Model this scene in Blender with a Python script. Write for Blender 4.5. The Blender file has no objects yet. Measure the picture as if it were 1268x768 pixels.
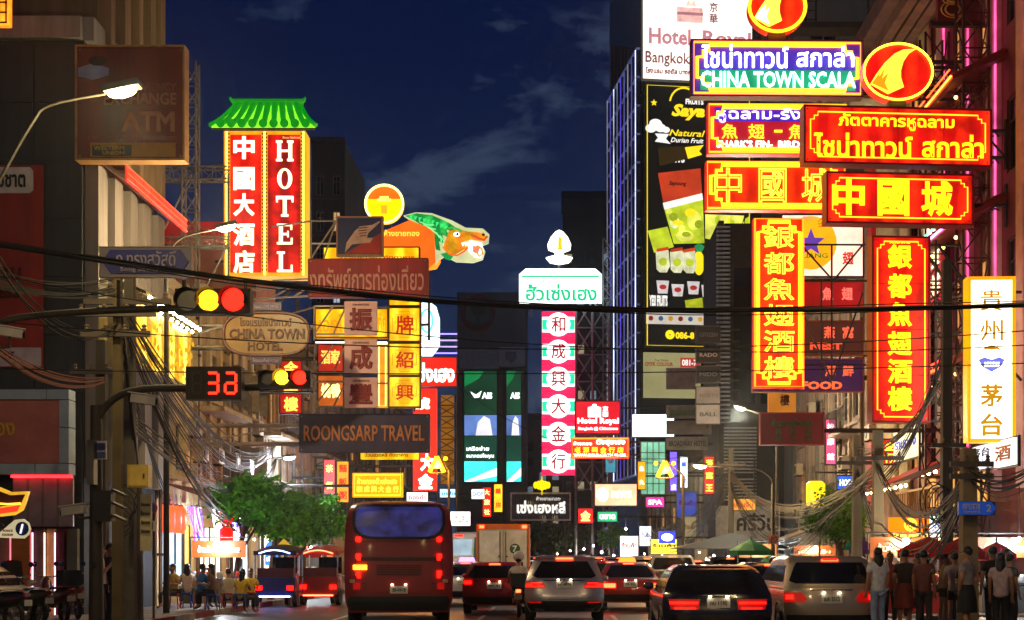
import bpy, bmesh, math, random
from mathutils import Vector, Matrix
R = math.radians
random.seed(7)
SC = bpy.context.scene
COL = SC.collection
# ---------------------------------------------------------------- camera
F, CU, CV, CH = 1761.0, 690.0, 690.0, 1.6      # focal length in photo pixels, vanishing point, eye height
cam = bpy.data.cameras.new('camera'); cam_o = bpy.data.objects.new('camera', cam); COL.objects.link(cam_o)
cam_o.location = (0, 0, CH); cam_o.rotation_euler = (R(90), 0, 0)
cam.sensor_width = 36; cam.lens = 36 * F / 1268
cam.shift_x = -(CU - 634) / 1268; cam.shift_y = (CV - 384) / 1268
cam.clip_start = .1; cam.clip_end = 4000
SC.camera = cam_o
# ---------------------------------------------------------------- sky (dusk, sun well below the roofs behind the camera)
w = bpy.data.worlds.new('World'); SC.world = w; w.use_nodes = True
nt = w.node_tree; N = nt.nodes; LK = nt.links
bg = N['Background']; bg.inputs['Strength'].default_value = .06
sky = N.new('ShaderNodeTexSky'); sky.sky_type = 'NISHITA'; sky.sun_disc = False
sky.sun_elevation = R(-2.0); sky.sun_rotation = R(200); sky.altitude = 0; sky.dust_density = 1.0; sky.ozone_density = 3
tc = N.new('ShaderNodeTexCoord'); mp = N.new('ShaderNodeMapping'); mp.inputs['Scale'].default_value = (1.0, 1.0, 2.4)
mp.inputs['Location'].default_value = (.35, .2, .63)
nz = N.new('ShaderNodeTexNoise'); nz.inputs['Scale'].default_value = 8.5; nz.inputs['Detail'].default_value = 7; nz.inputs['Roughness'].default_value = .66
nz.inputs['Distortion'].default_value = .25
rp = N.new('ShaderNodeValToRGB'); rp.color_ramp.elements[0].position = .535; rp.color_ramp.elements[1].position = .66
mx = N.new('ShaderNodeMix'); mx.data_type = 'RGBA'
mx.inputs[7].default_value = (.40, .62, 1.15, 1)
mlt = N.new('ShaderNodeMath'); mlt.operation = 'MULTIPLY'; mlt.inputs[1].default_value = .8
# deep blue twilight: the scattered blue light left over after sunset, paler towards the horizon all round
sep = N.new('ShaderNodeSeparateXYZ'); tw = N.new('ShaderNodeValToRGB'); te = tw.color_ramp.elements
te[0].position = 0; te[0].color = (.14, .40, 1.15, 1); te[1].position = .9; te[1].color = (.02, .035, .14, 1)
t2 = te.new(.33); t2.color = (.012, .06, .30, 1)
add = N.new('ShaderNodeMix'); add.data_type = 'RGBA'; add.blend_type = 'ADD'; add.inputs[0].default_value = .75
tint = N.new('ShaderNodeMix'); tint.data_type = 'RGBA'; tint.blend_type = 'MULTIPLY'; tint.inputs[0].default_value = 1; tint.inputs[7].default_value = (.3, .5, 1.2, 1)
LK.new(tc.outputs['Generated'], mp.inputs['Vector']); LK.new(mp.outputs[0], nz.inputs['Vector'])
LK.new(nz.outputs['Fac'], rp.inputs[0]); LK.new(rp.outputs[0], mlt.inputs[0]); LK.new(mlt.outputs[0], mx.inputs[0])
LK.new(tc.outputs['Generated'], sep.inputs[0]); LK.new(sep.outputs['Z'], tw.inputs[0])
LK.new(sky.outputs[0], tint.inputs[6]); LK.new(tint.outputs[2], add.inputs[6]); LK.new(tw.outputs[0], add.inputs[7])
LK.new(add.outputs[2], mx.inputs[6]); LK.new(mx.outputs[2], bg.inputs[0])
# ---------------------------------------------------------------- exposure
vs = SC.view_settings; vs.view_transform = 'Standard'; vs.look = 'None'; vs.exposure = .65; vs.gamma = 1; vs.use_curve_mapping = False
cy = SC.cycles; cy.use_denoising = True; cy.max_bounces = 6; cy.diffuse_bounces = 3; cy.glossy_bounces = 3
cy.transmission_bounces = 3; cy.transparent_max_bounces = 6; cy.sample_clamp_indirect = 3; cy.caustics_reflective = False; cy.caustics_refractive = False
# ---------------------------------------------------------------- helpers
def at(u, v, Y): return Vector(((u - CU) * Y / F, Y, CH - (v - CV) * Y / F))
def fac(u, v, X):                                  # a point seen at pixel u,v on the facade plane x = X
    return at(u, v, F * X / (u - CU))
def lin(h):
    c = [int(h[i:i + 2], 16) / 255 for i in (0, 2, 4)]
    return [x / 12.92 if x <= .04045 else ((x + .055) / 1.055) ** 2.4 for x in c]
_mats = {}
def M(h, rough=.65, metal=0., var=.3, scale=2.5, bump=.15, coat=0., streak=False):
    k = ('M', h, rough, metal, var, scale, bump, coat, streak)
    if k in _mats: return _mats[k]
    m = bpy.data.materials.new('surface_' + h); m.use_nodes = True
    n = m.node_tree.nodes; l = m.node_tree.links; p = n['Principled BSDF']
    c = lin(h)
    p.inputs['Roughness'].default_value = rough; p.inputs['Metallic'].default_value = metal
    if coat: p.inputs['Coat Weight'].default_value = coat; p.inputs['Coat Roughness'].default_value = .08
    if var:
        t = n.new('ShaderNodeTexCoord'); a = n.new('ShaderNodeTexNoise'); a.inputs['Scale'].default_value = scale
        a.inputs['Detail'].default_value = 6; a.inputs['Roughness'].default_value = .62
        if streak:
            g = n.new('ShaderNodeMapping'); g.inputs['Scale'].default_value = (1.6, 1.6, .12)
            l.new(t.outputs['Object'], g.inputs[0]); l.new(g.outputs[0], a.inputs['Vector'])
        else: l.new(t.outputs['Object'], a.inputs['Vector'])
        r = n.new('ShaderNodeValToRGB'); e = r.color_ramp.elements
        e[0].position = .32; e[1].position = .68
        e[0].color = [x * (1 - var) for x in c] + [1]; e[1].color = [min(1, x * (1 + var * .6)) for x in c] + [1]
        l.new(a.outputs['Fac'], r.inputs[0]); l.new(r.outputs[0], p.inputs['Base Color'])
        if bump:
            b = n.new('ShaderNodeBump'); b.inputs['Strength'].default_value = bump; b.inputs['Distance'].default_value = .02
            l.new(a.outputs['Fac'], b.inputs['Height']); l.new(b.outputs[0], p.inputs['Normal'])
    else: p.inputs['Base Color'].default_value = c + [1]
    _mats[k] = m; return m
def E(h, s=1., var=.22, scale=1.3, sample=True, base=None, hot=None):
    k = ('E', h, s, var, scale, sample, base, hot)
    if k in _mats: return _mats[k]
    m = bpy.data.materials.new('lit_' + h); m.use_nodes = True
    n = m.node_tree.nodes; l = m.node_tree.links; p = n['Principled BSDF']; c = lin(h)
    p.inputs['Base Color'].default_value = (lin(base) if base else [x * .4 for x in c]) + [1]; p.inputs['Roughness'].default_value = .4
    p.inputs['Emission Color'].default_value = c + [1]; p.inputs['Emission Strength'].default_value = s
    if var:
        t = n.new('ShaderNodeTexCoord'); a = n.new('ShaderNodeTexNoise'); a.inputs['Scale'].default_value = scale; a.inputs['Detail'].default_value = 5; a.inputs['Roughness'].default_value = .6
        r = n.new('ShaderNodeMapRange'); r.inputs[1].default_value = .3; r.inputs[2].default_value = .7
        r.inputs[3].default_value = s * (1 - var); r.inputs[4].default_value = s * (1 + var)
        l.new(t.outputs['Object'], a.inputs['Vector']); l.new(a.outputs['Fac'], r.inputs[0]); l.new(r.outputs[0], p.inputs['Emission Strength'])
        if hot:                                    # tubes behind the acrylic: hotter and duller places
            w2 = n.new('ShaderNodeTexWave'); w2.bands_direction = 'X'; w2.inputs['Scale'].default_value = .45; w2.inputs['Distortion'].default_value = 2.5; w2.inputs['Detail'].default_value = 2; w2.inputs['Detail Scale'].default_value = .6
            mm = n.new('ShaderNodeMath'); mm.operation = 'MULTIPLY'; cr = n.new('ShaderNodeValToRGB'); ce = cr.color_ramp.elements; ce[0].position = .12; ce[1].position = .62; ce[0].color = c + [1]; ce[1].color = lin(hot) + [1]
            l.new(t.outputs['Object'], w2.inputs['Vector']); l.new(w2.outputs['Fac'], mm.inputs[0]); l.new(a.outputs['Fac'], mm.inputs[1]); l.new(mm.outputs[0], cr.inputs[0]); l.new(cr.outputs[0], p.inputs['Emission Color'])
    if not sample: m.cycles.emission_sampling = 'NONE'
    _mats[k] = m; return m
def cloth(h, tr=.55):                              # thin fabric that lets lamp light through
    k = ('C', h, tr)
    if k in _mats: return _mats[k]
    m = M(h, .7, 0, .2, 2.01); n = m.node_tree.nodes; l = m.node_tree.links; p = n['Principled BSDF']; o = n['Material Output']
    t = n.new('ShaderNodeBsdfTranslucent'); t.inputs[0].default_value = lin(h) + [1]; x = n.new('ShaderNodeMixShader'); x.inputs[0].default_value = tr
    l.new(p.outputs[0], x.inputs[1]); l.new(t.outputs[0], x.inputs[2]); l.new(x.outputs[0], o.inputs[0]); _mats[k] = m; return m
def glassm(h='0b1016', rough=.06):
    return M(h, rough, 0, 0, 1, 0, .0)
def tag(o, label=None, cat=None, group=None, kind=None):
    if label: o['label'] = label
    if cat: o['category'] = cat
    if group: o['group'] = group
    if kind: o['kind'] = kind
    return o
def thing(name, label, cat, loc, rz=0., group=None):
    o = bpy.data.objects.new(name, None); o.empty_display_size = .2; COL.objects.link(o)
    o.location = loc; o.rotation_euler = (0, 0, rz)
    return tag(o, label, cat, group)
def copy_tree(o, parent=None):
    c = o.copy(); COL.objects.link(c); c.parent = parent
    for ch in list(o.children): copy_tree(ch, c)
    return c
class B:
    def __init__(s): s.v = []; s.f = []
    def add(s, vs, fs):
        k = len(s.v); s.v += [tuple(x) for x in vs]; s.f += [tuple(i + k for i in f) for f in fs]; return s
    def box(s, x0, x1, y0, y1, z0, z1):
        return s.add([(x0,y0,z0),(x1,y0,z0),(x1,y1,z0),(x0,y1,z0),(x0,y0,z1),(x1,y0,z1),(x1,y1,z1),(x0,y1,z1)],
                     [(0,3,2,1),(4,5,6,7),(0,1,5,4),(1,2,6,5),(2,3,7,6),(3,0,4,7)])
    def cbox(s, c, sx, sy, sz, rz=0., rx=0., ry=0.):
        m = Matrix.Rotation(rz, 3, 'Z') @ Matrix.Rotation(ry, 3, 'Y') @ Matrix.Rotation(rx, 3, 'X'); c = Vector(c)
        p = [c + m @ Vector((a*sx/2, b*sy/2, d*sz/2)) for d in (-1,1) for a,b in ((-1,-1),(1,-1),(1,1),(-1,1))]
        return s.add(p, [(0,3,2,1),(4,5,6,7),(0,1,5,4),(1,2,6,5),(2,3,7,6),(3,0,4,7)])
    def tube(s, pts, r, n=6, closed=False):
        pts = [Vector(p) for p in pts]; m = len(pts); rr = r if isinstance(r, (list, tuple)) else [r] * m
        vs = []; nrm = None
        for i, p in enumerate(pts):
            a = pts[(i-1) % m] if (closed or i) else p; b = pts[(i+1) % m] if (closed or i < m-1) else p
            d = (b - a)
            if d.length < 1e-9: d = Vector((0,0,1))
            d.normalize()
            if nrm is None: nrm = d.orthogonal().normalized()
            nrm = (nrm - d * nrm.dot(d))
            nrm = nrm.normalized() if nrm.length > 1e-6 else d.orthogonal().normalized()
            bn = d.cross(nrm)
            vs += [p + (nrm * math.cos(t) + bn * math.sin(t)) * rr[i] for t in [2*math.pi*k/n for k in range(n)]]
        fs = []
        for i in range(m if closed else m-1):
            j = (i+1) % m
            for k in range(n): q = (k+1) % n; fs.append((i*n+k, i*n+q, j*n+q, j*n+k))
        if not closed: fs += [tuple(range(n-1, -1, -1)), tuple((m-1)*n+k for k in range(n))]
        return s.add(vs, fs)
    def prism(s, poly, y0, y1):                  # polygon in x,z extruded along y
        n = len(poly); vs = [(x, y0, z) for x, z in poly] + [(x, y1, z) for x, z in poly]
        return s.add(vs, [tuple(range(n)), tuple(range(2*n-1, n-1, -1))] + [(i, i+n, (i+1) % n + n, (i+1) % n) for i in range(n)])
    def lathe(s, prof, c=(0,0,0), n=14, axis='z'):
        vs = []
        for r, h in prof:
            for k in range(n):
                a = 2*math.pi*k/n; x, y = r*math.cos(a), r*math.sin(a)
                vs.append((c[0]+x, c[1]+y, c[2]+h) if axis == 'z' else (c[0]+x, c[1]+h, c[2]+y))
        fs = [(i*n+k, i*n+(k+1) % n, (i+1)*n+(k+1) % n, (i+1)*n+k) for i in range(len(prof)-1) for k in range(n)]
        return s.add(vs, fs + [tuple(range(n)), tuple((len(prof)-1)*n+k for k in range(n))])
    def grid(s, rows):                            # rows of equally many points
        n = len(rows[0]); return s.add([p for r in rows for p in r], [(i*n+k, i*n+k+1, (i+1)*n+k+1, (i+1)*n+k) for i in range(len(rows)-1) for k in range(n-1)])
    def ball(s, c, r, n=10, m=6, sz=1.):
        return s.lathe([(max(.001, r*math.sin(math.pi*i/m)), -r*sz*math.cos(math.pi*i/m)) for i in range(m+1)], c, n)
    def lattice(s, p0, p1, a, b, n, r=.03):       # four chords and zigzag lacing between two points; a,b = half spans
        p0, p1, a, b = Vector(p0), Vector(p1), Vector(a), Vector(b)
        cs = [a+b, a-b, -a-b, -a+b]
        for c in cs: s.tube([p0+c, p1+c], r, 4)
        for i in range(n):
            q0 = p0.lerp(p1, i/n); q1 = p0.lerp(p1, (i+1)/n)
            for k in range(4):
                c, d = cs[k], cs[(k+1) % 4]
                s.tube([q0+c, q1+d], r*.6, 3)
                if i: s.tube([q0+c, q0+d], r*.6, 3)
        return s
    def build(s, name, mat, parent=None, smooth=None, label=None):
        me = bpy.data.meshes.new(name); me.from_pydata(s.v, [], s.f); me.validate(); me.update()
        bm = bmesh.new(); bm.from_mesh(me); bmesh.ops.recalc_face_normals(bm, faces=bm.faces); bm.to_mesh(me); bm.free()
        if smooth:
            for p in me.polygons: p.use_smooth = True
            me.set_sharp_from_angle(angle=R(smooth))
        me.materials.append(mat)
        o = bpy.data.objects.new(name, me); COL.objects.link(o)
        if parent: o.parent = parent
        if label: o['label'] = label
        return o
def put(name, me, parent, loc=(0,0,0), rz=0):
    o = bpy.data.objects.new(name, me); COL.objects.link(o); o.parent = parent; o.location = loc; o.rotation_euler = (0,0,rz); return o
def smooth_line(pts, k=4):
    P = [Vector(p) for p in pts]; out = []
    for i in range(len(P)-1):
        p0 = P[max(0,i-1)]; p1 = P[i]; p2 = P[i+1]; p3 = P[min(len(P)-1,i+2)]
        for j in range(k):
            t = j/k; out.append(.5*((2*p1)+(-p0+p2)*t+(2*p0-5*p1+4*p2-p3)*t*t+(-p0+3*p1-3*p2+p3)*t**3))
    return out + [P[-1]]
def sag(a, b, s, n=10):
    a, b = Vector(a), Vector(b); return [a.lerp(b, i/n) - Vector((0,0,s*4*(i/n)*(1-i/n))) for i in range(n+1)]
# --- lettering: built-in typeface turned to mesh, each string once, normalised to a unit box
_tx = {}
def text_mesh(s, thick=0., outline=0., shear=0.):
    k = (s, thick, outline, shear)
    if k in _tx: return _tx[k]
    c = bpy.data.curves.new('lettering', 'FONT'); c.body = s; c.size = 1; c.resolution_u = 2; c.shear = shear
    if outline: c.fill_mode = 'NONE'; c.bevel_depth = outline; c.bevel_resolution = 1
    else: c.extrude = .01; c.bevel_depth = thick; c.bevel_resolution = 0
    o = bpy.data.objects.new('lettering', c); me = bpy.data.meshes.new_from_object(o)
    bpy.data.objects.remove(o); bpy.data.curves.remove(c)
    co = [v.co.copy() for v in me.vertices]
    if not co: raise RuntimeError('no glyphs for ' + s)
    lo = [min(p[i] for p in co) for i in range(3)]; hi = [max(p[i] for p in co) for i in range(3)]
    for v in me.vertices:
        p = v.co.copy(); v.co = ((p.x-lo[0])/max(1e-6,hi[0]-lo[0]) - .5, -(p.z-lo[2])/max(1e-6,hi[2]-lo[2]), (p.y-lo[1])/max(1e-6,hi[1]-lo[1]) - .5)
    me.materials.clear()
    for p in me.polygons: p.material_index = 0
    me.name = 'lettering'; _tx[k] = me; return me
def letter(s, parent, x, z, w_, h_, y, mat, d=.03, thick=.03, outline=0., shear=0., name='lettering', rot=None):
    me = text_mesh(s, thick, outline, shear).copy(); me.materials.append(mat)
    o = bpy.data.objects.new(name, me); COL.objects.link(o); o.parent = parent
    o.location = (x, y, z); o.scale = (w_, d, h_)
    if rot: o.rotation_euler = rot
    return o
STEEL = M('4a4642', .55, .6, .3, 3)
class Sign:                                       # a board that faces the camera side, edges given in photo pixels at depth Y
    def __init__(s, name, label, u0, v0, u1, v1, Y, depth=.3, yaw=0., cat='sign', group=None):
        s.Y = Y; s.k = Y / F; s.uc = (u0+u1)/2; s.v1 = v1; s.d = depth
        s.w = (u1-u0)*s.k; s.h = (v1-v0)*s.k; s.box = (u0, v0, u1, v1)
        s.o = thing(name, label, cat, at(s.uc, v1, Y), R(yaw), group)
    def x(s, u): return (u - s.uc) * s.k
    def z(s, v): return (s.v1 - v) * s.k
    def panel(s, mat, name='panel', inset=0., label=None, back=None):
        i = inset; s.p = B().box(-s.w/2+i, s.w/2-i, -s.d/2, s.d/2, i, s.h-i).build(name, mat, s.o, label=label)
        if back: B().box(-s.w/2+i+.01, s.w/2-i-.01, s.d/2+.004, s.d/2+.06, i+.01, s.h-i-.01).build('back_cover', back, s.o)
        return s
    def frame(s, mat, t=.08, proud=.05, name='frame'):
        b = B(); W, H, y0, y1 = s.w/2, s.h, -s.d/2-proud, s.d/2+.02
        b.box(-W-t, W+t, y0, y1, -t, 0); b.box(-W-t, W+t, y0, y1, H, H+t); b.box(-W-t, -W-.002, y0, y1, 0, H); b.box(W+.002, W+t, y0, y1, 0, H)
        b.build(name, mat, s.o); return s
    def line(s, mat, inset=.12, r=.02, name='border_line', notch=0., y=None, tube=True):
        W, H = s.w/2-inset, s.h-inset; z0 = inset; y = -s.d/2-.015-r if y is None else y; q = notch
        P = [(-W, z0), (W, z0), (W, H), (-W, H)]
        if q: P = [(-W+q,z0),(W-q,z0),(W-q,z0+q*.5),(W-q*.5,z0+q*.5),(W-q*.5,z0+q),(W,z0+q),(W,H-q),(W-q*.5,H-q),(W-q*.5,H-q*.5),(W-q,H-q*.5),(W-q,H),(-W+q,H),(-W+q,H-q*.5),(-W+q*.5,H-q*.5),(-W+q*.5,H-q),(-W,H-q),(-W,z0+q),(-W+q*.5,z0+q),(-W+q*.5,z0+q*.5),(-W+q,z0+q*.5)]
        B().tube([(x, y, z) for x, z in P], r, 6, True).build(name, mat, s.o); return s
    def text(s, t, u0, v0, u1, v1, mat, thick=.03, outline=0., d=.03, shear=0., name='lettering', y=None, par=None):
        yy = -s.d/2-.004 if y is None else y
        letter(t, par or s.o, s.x((u0+u1)/2), s.z((v0+v1)/2), (u1-u0)*s.k, (v1-v0)*s.k, yy, mat, d, thick, outline, shear, name); return s
    def poly(s, pts, mat, name, y=None, d=.03, smooth=None):   # pts in photo pixels
        yy = -s.d/2-.004 if y is None else y
        return B().prism([(s.x(u), s.z(v)) for u, v in pts], yy-d, yy).build(name, mat, s.o, smooth)
    def disc(s, u, v, ru, rv, mat, name, y=None, d=.03, n=28):
        return s.poly([(u+ru*math.cos(2*math.pi*k/n), v+rv*math.sin(2*math.pi*k/n)) for k in range(n)], mat, name, y, d)
    def ring(s, u, v, ru, rv, mat, name, r=.03, y=None, n=32):
        yy = -s.d/2-.02-r if y is None else y
        return B().tube([(s.x(u+ru*math.cos(2*math.pi*k/n)), yy, s.z(v+rv*math.sin(2*math.pi*k/n))) for k in range(n)], r, 6, True).build(name, mat, s.o, 60)
    def stay(s, pts_pairs, mat=STEEL, r=.035, name='support_frame'):   # straight members; (u,v,dy) ends in pixels plus depth offset
        comps = []                                  # members that share an end are one welded frame
        for a, c in pts_pairs:
            hit = [q for q in comps if a in q[0] or c in q[0]]; new = ({a, c}, [(a, c)])
            for q in hit: new[0].update(q[0]); new[1].extend(q[1]); comps.remove(q)
            comps.append(new)
        for _, mem in comps:
            b = B()
            for a, c in mem: b.tube([(s.x(a[0]), a[2], s.z(a[1])), (s.x(c[0]), c[2], s.z(c[1]))], r, 5)
            b.build(name, mat, s.o)
        return s
    def seams(s, n, mat=None, name='panel_seam'):           # joints between the acrylic sheets, and their fixings
        mat = mat or M('4a0806', .5)
        for i in range(1, n):
            if s.w > s.h: B().box(-s.w/2+s.w*i/n-.006, -s.w/2+s.w*i/n+.006, -s.d/2-.004, -s.d/2+.01, 0, s.h).build(name, mat, s.o)
            else: B().box(-s.w/2, s.w/2, -s.d/2-.004, -s.d/2+.01, s.h*i/n-.006, s.h*i/n+.006).build(name, mat, s.o)
        for q in (-1, 1):
            for z in (.06, s.h-.06): B().lathe([(.025,0),(.02,.015)], (q*(s.w/2-.06), -s.d/2-.016, z), 8, 'y').build('fixing', M('8a8078', .4, .7), s.o)
        return s
    def arms(s, X, rows=2, mat=STEEL, r=.05, dy=.5):        # cantilever truss from the board back to the facade plane x = X
        ox = s.o.location.x; b = B(); far = X - ox; near = (s.w/2 if X > ox else -s.w/2)
        for i in range(rows):
            z = s.h * (i + .5) / rows if rows > 1 else s.h/2
            for yy in (.12+s.d/2, .12+s.d/2+dy):
                b.tube([(near*.2, yy, z), (far, yy, z)], r, 5)
            n = max(2, int(abs(far-near)/.8))
            for k in range(n):
                a = near + (far-near)*k/n; c = near + (far-near)*(k+1)/n
                b.tube([(a, .12+s.d/2, z), (c, .12+s.d/2+dy, z)], r*.6, 4)
            if i: b.tube([(near, .12+s.d/2, z), (far, .12+s.d/2, s.h*(i-.5)/rows)], r*.7, 4)
        for xx in (near*.25, near*.95, far): b.tube([(xx, .12+s.d/2, .05), (xx, .12+s.d/2, s.h-.05)], r, 5)
        b.build('support_frame', mat, s.o); return s
# ================================================================ SETTING
def struct(o): o['kind'] = 'structure'; return o
ASPH = M('3a3a3c', .45, 0, .35, 1.2, .25)
struct(B().grid([[(-2000,-60,-.02),(2000,-60,-.02)],[(-2000,3000,-.02),(2000,3000,-.02)]]).build('ground', M('4a4744', .9)))
struct(B().grid([[(-9.4,-20,0),(6.8,-20,0)],[(-9.4,90,0),(6.8,90,0)],[(-6,290,0),(5.5,290,0)]]).build('road', ASPH))
WHITE = M('d8d6cf', .6, 0, .3, 4); YEL = M('c8a020', .6, 0, .35, 4)
for x in (-5.7, -2.0, 1.5, 4.6):                                     # broken lane lines, each stroke a piece
    for k in range(12):
        o = struct(B().grid([[(x-.06,24+k*6,.004),(x+.06,24+k*6,.004)],[(x-.06,27+k*6,.004),(x+.06,27+k*6,.004)]]).build('lane_marking', WHITE))
KERBM = [M('b7b2a6', .8, 0, .4, 3), M('8c2018', .8, 0, .4, 3)]
def pavement(name, x0, x1, kx):
    p = struct(B().box(x0, x1, -20, 92, -.01, .14).build(name, M('7b756c', .8, 0, .35, 1.5)))
    s = 1 if kx > x0 else -1
    for k in range(46):
        B().box(min(kx, kx+.16*s), max(kx, kx+.16*s), 2*k-.99, 2*k+.99, -.01, .15).build('kerb_stone', KERBM[k % 2], p)
pavement('pavement_left', -30, -9.562, -9.56); pavement('pavement_right', 6.962, 30, 6.96)
for x0, x1, n in ((-40, -7.5, 'pavement_left_far'), (6.6, 40, 'pavement_right_far')):
    struct(B().box(x0, x1, 92.2, 290, -.012, .138).build(n, M('7b756c', .8, 0, .35, 1.5)))
# ================================================================ BUILDINGS
def wall_mesh(L, H, ops, dep, rev=.2, z0=0.):
    xs = sorted({0, L} | {a for o in ops for a in o[:2]}); zs = sorted({z0, H} | {a for o in ops for a in o[2:]})
    b = B()
    for i in range(len(xs)-1):
        for j in range(len(zs)-1):
            x0, x1, za, zb = xs[i], xs[i+1], zs[j], zs[j+1]; cx, cz = (x0+x1)/2, (za+zb)/2
            if any(o[0] < cx < o[1] and o[2] < cz < o[3] for o in ops): continue
            b.add([(x0,0,za),(x1,0,za),(x1,0,zb),(x0,0,zb)], [(0,1,2,3)])
    for x0, x1, za, zb in ops:
        for p, q in (((x0,za),(x1,za)),((x1,za),(x1,zb)),((x1,zb),(x0,zb)),((x0,zb),(x0,za))):
            b.add([(p[0],0,p[1]),(q[0],0,q[1]),(q[0],rev,q[1]),(p[0],rev,p[1])], [(0,1,2,3)])
    b.add([(0,0,z0),(0,dep,z0),(0,dep,H),(0,0,H)], [(0,1,2,3)]); b.add([(L,0,z0),(L,dep,z0),(L,dep,H),(L,0,H)], [(0,1,2,3)])
    b.add([(0,dep,z0),(L,dep,z0),(L,dep,H),(0,dep,H)], [(0,1,2,3)]); b.add([(0,0,H),(L,0,H),(L,dep,H),(0,dep,H)], [(0,1,2,3)])
    return b
PANE = glassm('10161c'); FRAMEW = M('8a7f6e', .6, 0, .3, 5); FRAMED = M('3a2c22', .6, 0, .3, 5)
_win = {}
def window_meshes(w_, h_, fm, pm, kind):
    k = (round(w_,2), round(h_,2), fm.name, pm.name, kind)
    if k in _win: return _win[k]
    t = .06; b = B()
    b.box(-w_/2, w_/2, .06, .16, 0, t); b.box(-w_/2, w_/2, .06, .16, h_-t, h_); b.box(-w_/2, -w_/2+t, .06, .16, t, h_-t); b.box(w_/2-t, w_/2, .06, .16, t, h_-t)
    n = 2 if w_ < 1.6 else 3
    for i in range(1, n): x = -w_/2 + w_*i/n; b.box(x-.03, x+.03, .07, .15, t, h_-t)
    b.box(-w_/2+t, w_/2-t, .075, .145, h_*.68, h_*.68+.05)
    if kind == 'grille':
        for i in range(1, 7): x = -w_/2 + w_*i/7; b.tube([(x, -.03, t), (x, -.03, h_-t)], .012, 4)
        for i in range(1, 4): b.tube([(-w_/2, -.03, h_*i/4), (w_/2, -.03, h_*i/4)], .012, 4)
    if kind == 'shutter':
        for s_ in (-1, 1):
            x = s_*(w_/2+.04)
            b.cbox((x+s_*.2*math.cos(1.), -.03-.2*math.sin(1.), h_/2), .44, .04, h_, -s_*1.)
    o = b.build('window', fm); p = B().box(-w_/2+t, w_/2-t, .1, .12, t, h_-t).build('pane', pm)
    r = (o.data, p.data); bpy.data.objects.remove(o); bpy.data.objects.remove(p); _win[k] = r; return r
LITW = [E('ffcf8a', .4, .5, 2.), E('cfe6ff', .45, .5, 2.), E('ffb25a', .4, .5, 2.)]
def house(name, label, origin, rz, L, H, bays, floors, wall, trim, dep=7, ww=.62, lit=.12, kind='plain', pil=True, shop=True, cat='building', frame=FRAMEW, group=None, balc=0., shopglow='ffe2b0', glow=2.2):
    o = thing(name, label, cat, origin, rz, group); ops = []; bw = L / bays
    for z0, z1 in floors:
        for i in range(bays): cx = (i+.5)*bw; ops.append((cx-bw*ww/2, cx+bw*ww/2, z0, z1))
    sops = ([(.35, L-.35, .16, 2.9)] if shop else [])
    wall_mesh(L, H, ops+sops, dep).build('wall', wall, o)
    for (x0, x1, z0, z1) in ops:
        pm = random.choice(LITW) if random.random() < lit else PANE
        a, c = window_meshes(x1-x0, z1-z0, frame, pm, kind)
        q = put('window', a, o, ((x0+x1)/2, 0, z0)); put('pane', c, q)
    sill = B()
    for j, (z0, z1) in enumerate(floors):
        B().box(-.02, L+.02, -.16, -.003, z0-.32, z0-.2).build('ledge', trim, o)
        if balc:
            bb = B().box(.15, L-.15, -balc, -.003, z0-.75, z0-.6)
            bb.build('balcony_slab', trim, o); rb = B()
            for i in range(int(L/.16)): rb.tube([(.2+i*.16, -balc+.04, z0-.6), (.2+i*.16, -balc+.04, z0+.3)], .012, 4)
            rb.box(.15, L-.15, -balc+.01, -balc+.07, z0+.3, z0+.35); rb.build('railing', STEEL, o)
    if pil:
        for i in range(bays+1): x = min(max(i*bw, .16), L-.16); B().box(x-.15, x+.15, -.12, -.002, 3.2, H-.3).build('pilaster', trim, o)
    B().box(-.06, L+.06, -.3, .3, H, H+.35).build('parapet', trim, o)
    if shop:
        B().box(.36, L-.36, 2.6, 2.7, .16, 2.9).build('shop_wall', M('c9bfae', .7, 0, .3, 2), o)
        B().box(.36, L-.36, .3, 2.6, 2.9, 2.95).build('shop_ceiling', M('b9b2a6', .7), o)
        B().box(.6, L-.6, 1.2, 1.3, 2.78, 2.84).build('ceiling_lamp', E(shopglow, glow*3, 0), o)
        B().box(.6, L-.6, 1.7, 2.3, .16, 1.1).build('counter', M('6b5138', .5), o)
    return o
LR, RR = R(90), R(-90)
# ---- left corner building: grey clad side wall, fluted front, tan upper storeys
cb = thing('corner_building', 'dark grey clad corner building with tan upper storeys and white fluted street front', 'building', (-12, 36, 0))
B().box(-20, 0, .06, 6.4, .15, 14.7).build('wall', M('3b3f45', .8), cb)
B().box(-20, -.02, -.15, .06, 14.7, 15.25).build('parapet', M('8b8a88', .8, 0, .3, 2, .15, 0, True), cb)
B().box(-.05, .25, .06, 6.3, 14.7, 15.3).build('parapet', M('8b8a88', .8, 0, .3, 2, .15, 0, True), cb)
pm = B().box(-.6, .6, -.05, 0, -.72, .72).build('cladding_panel', M('34383e', .6, .1, .4, 1.4, .15, 0, True)); pd = pm.data; bpy.data.objects.remove(pm)
for i in range(5):
    for j in range(8): put('cladding_panel', pd, cb, (-.63-i*1.23, .055, 14.6-.76-j*1.47))
fl = M('8c8480', .7, 0, .25, 2, .15, 0, True)
for k in range(9):                                                   # white fluted front, each rib a piece
    y0 = .15+k*.68
    B().box(.003, .16 if k % 2 else .34, y0, y0+.64, 3.6, 11.6).build('fluted_panel', fl, cb)
B().box(-10, .02, .9, 6.4, 15.31, 24).build('upper_wall', M('6c5c48', .85, 0, .4, 1.4, .2, 0, True), cb)
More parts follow.
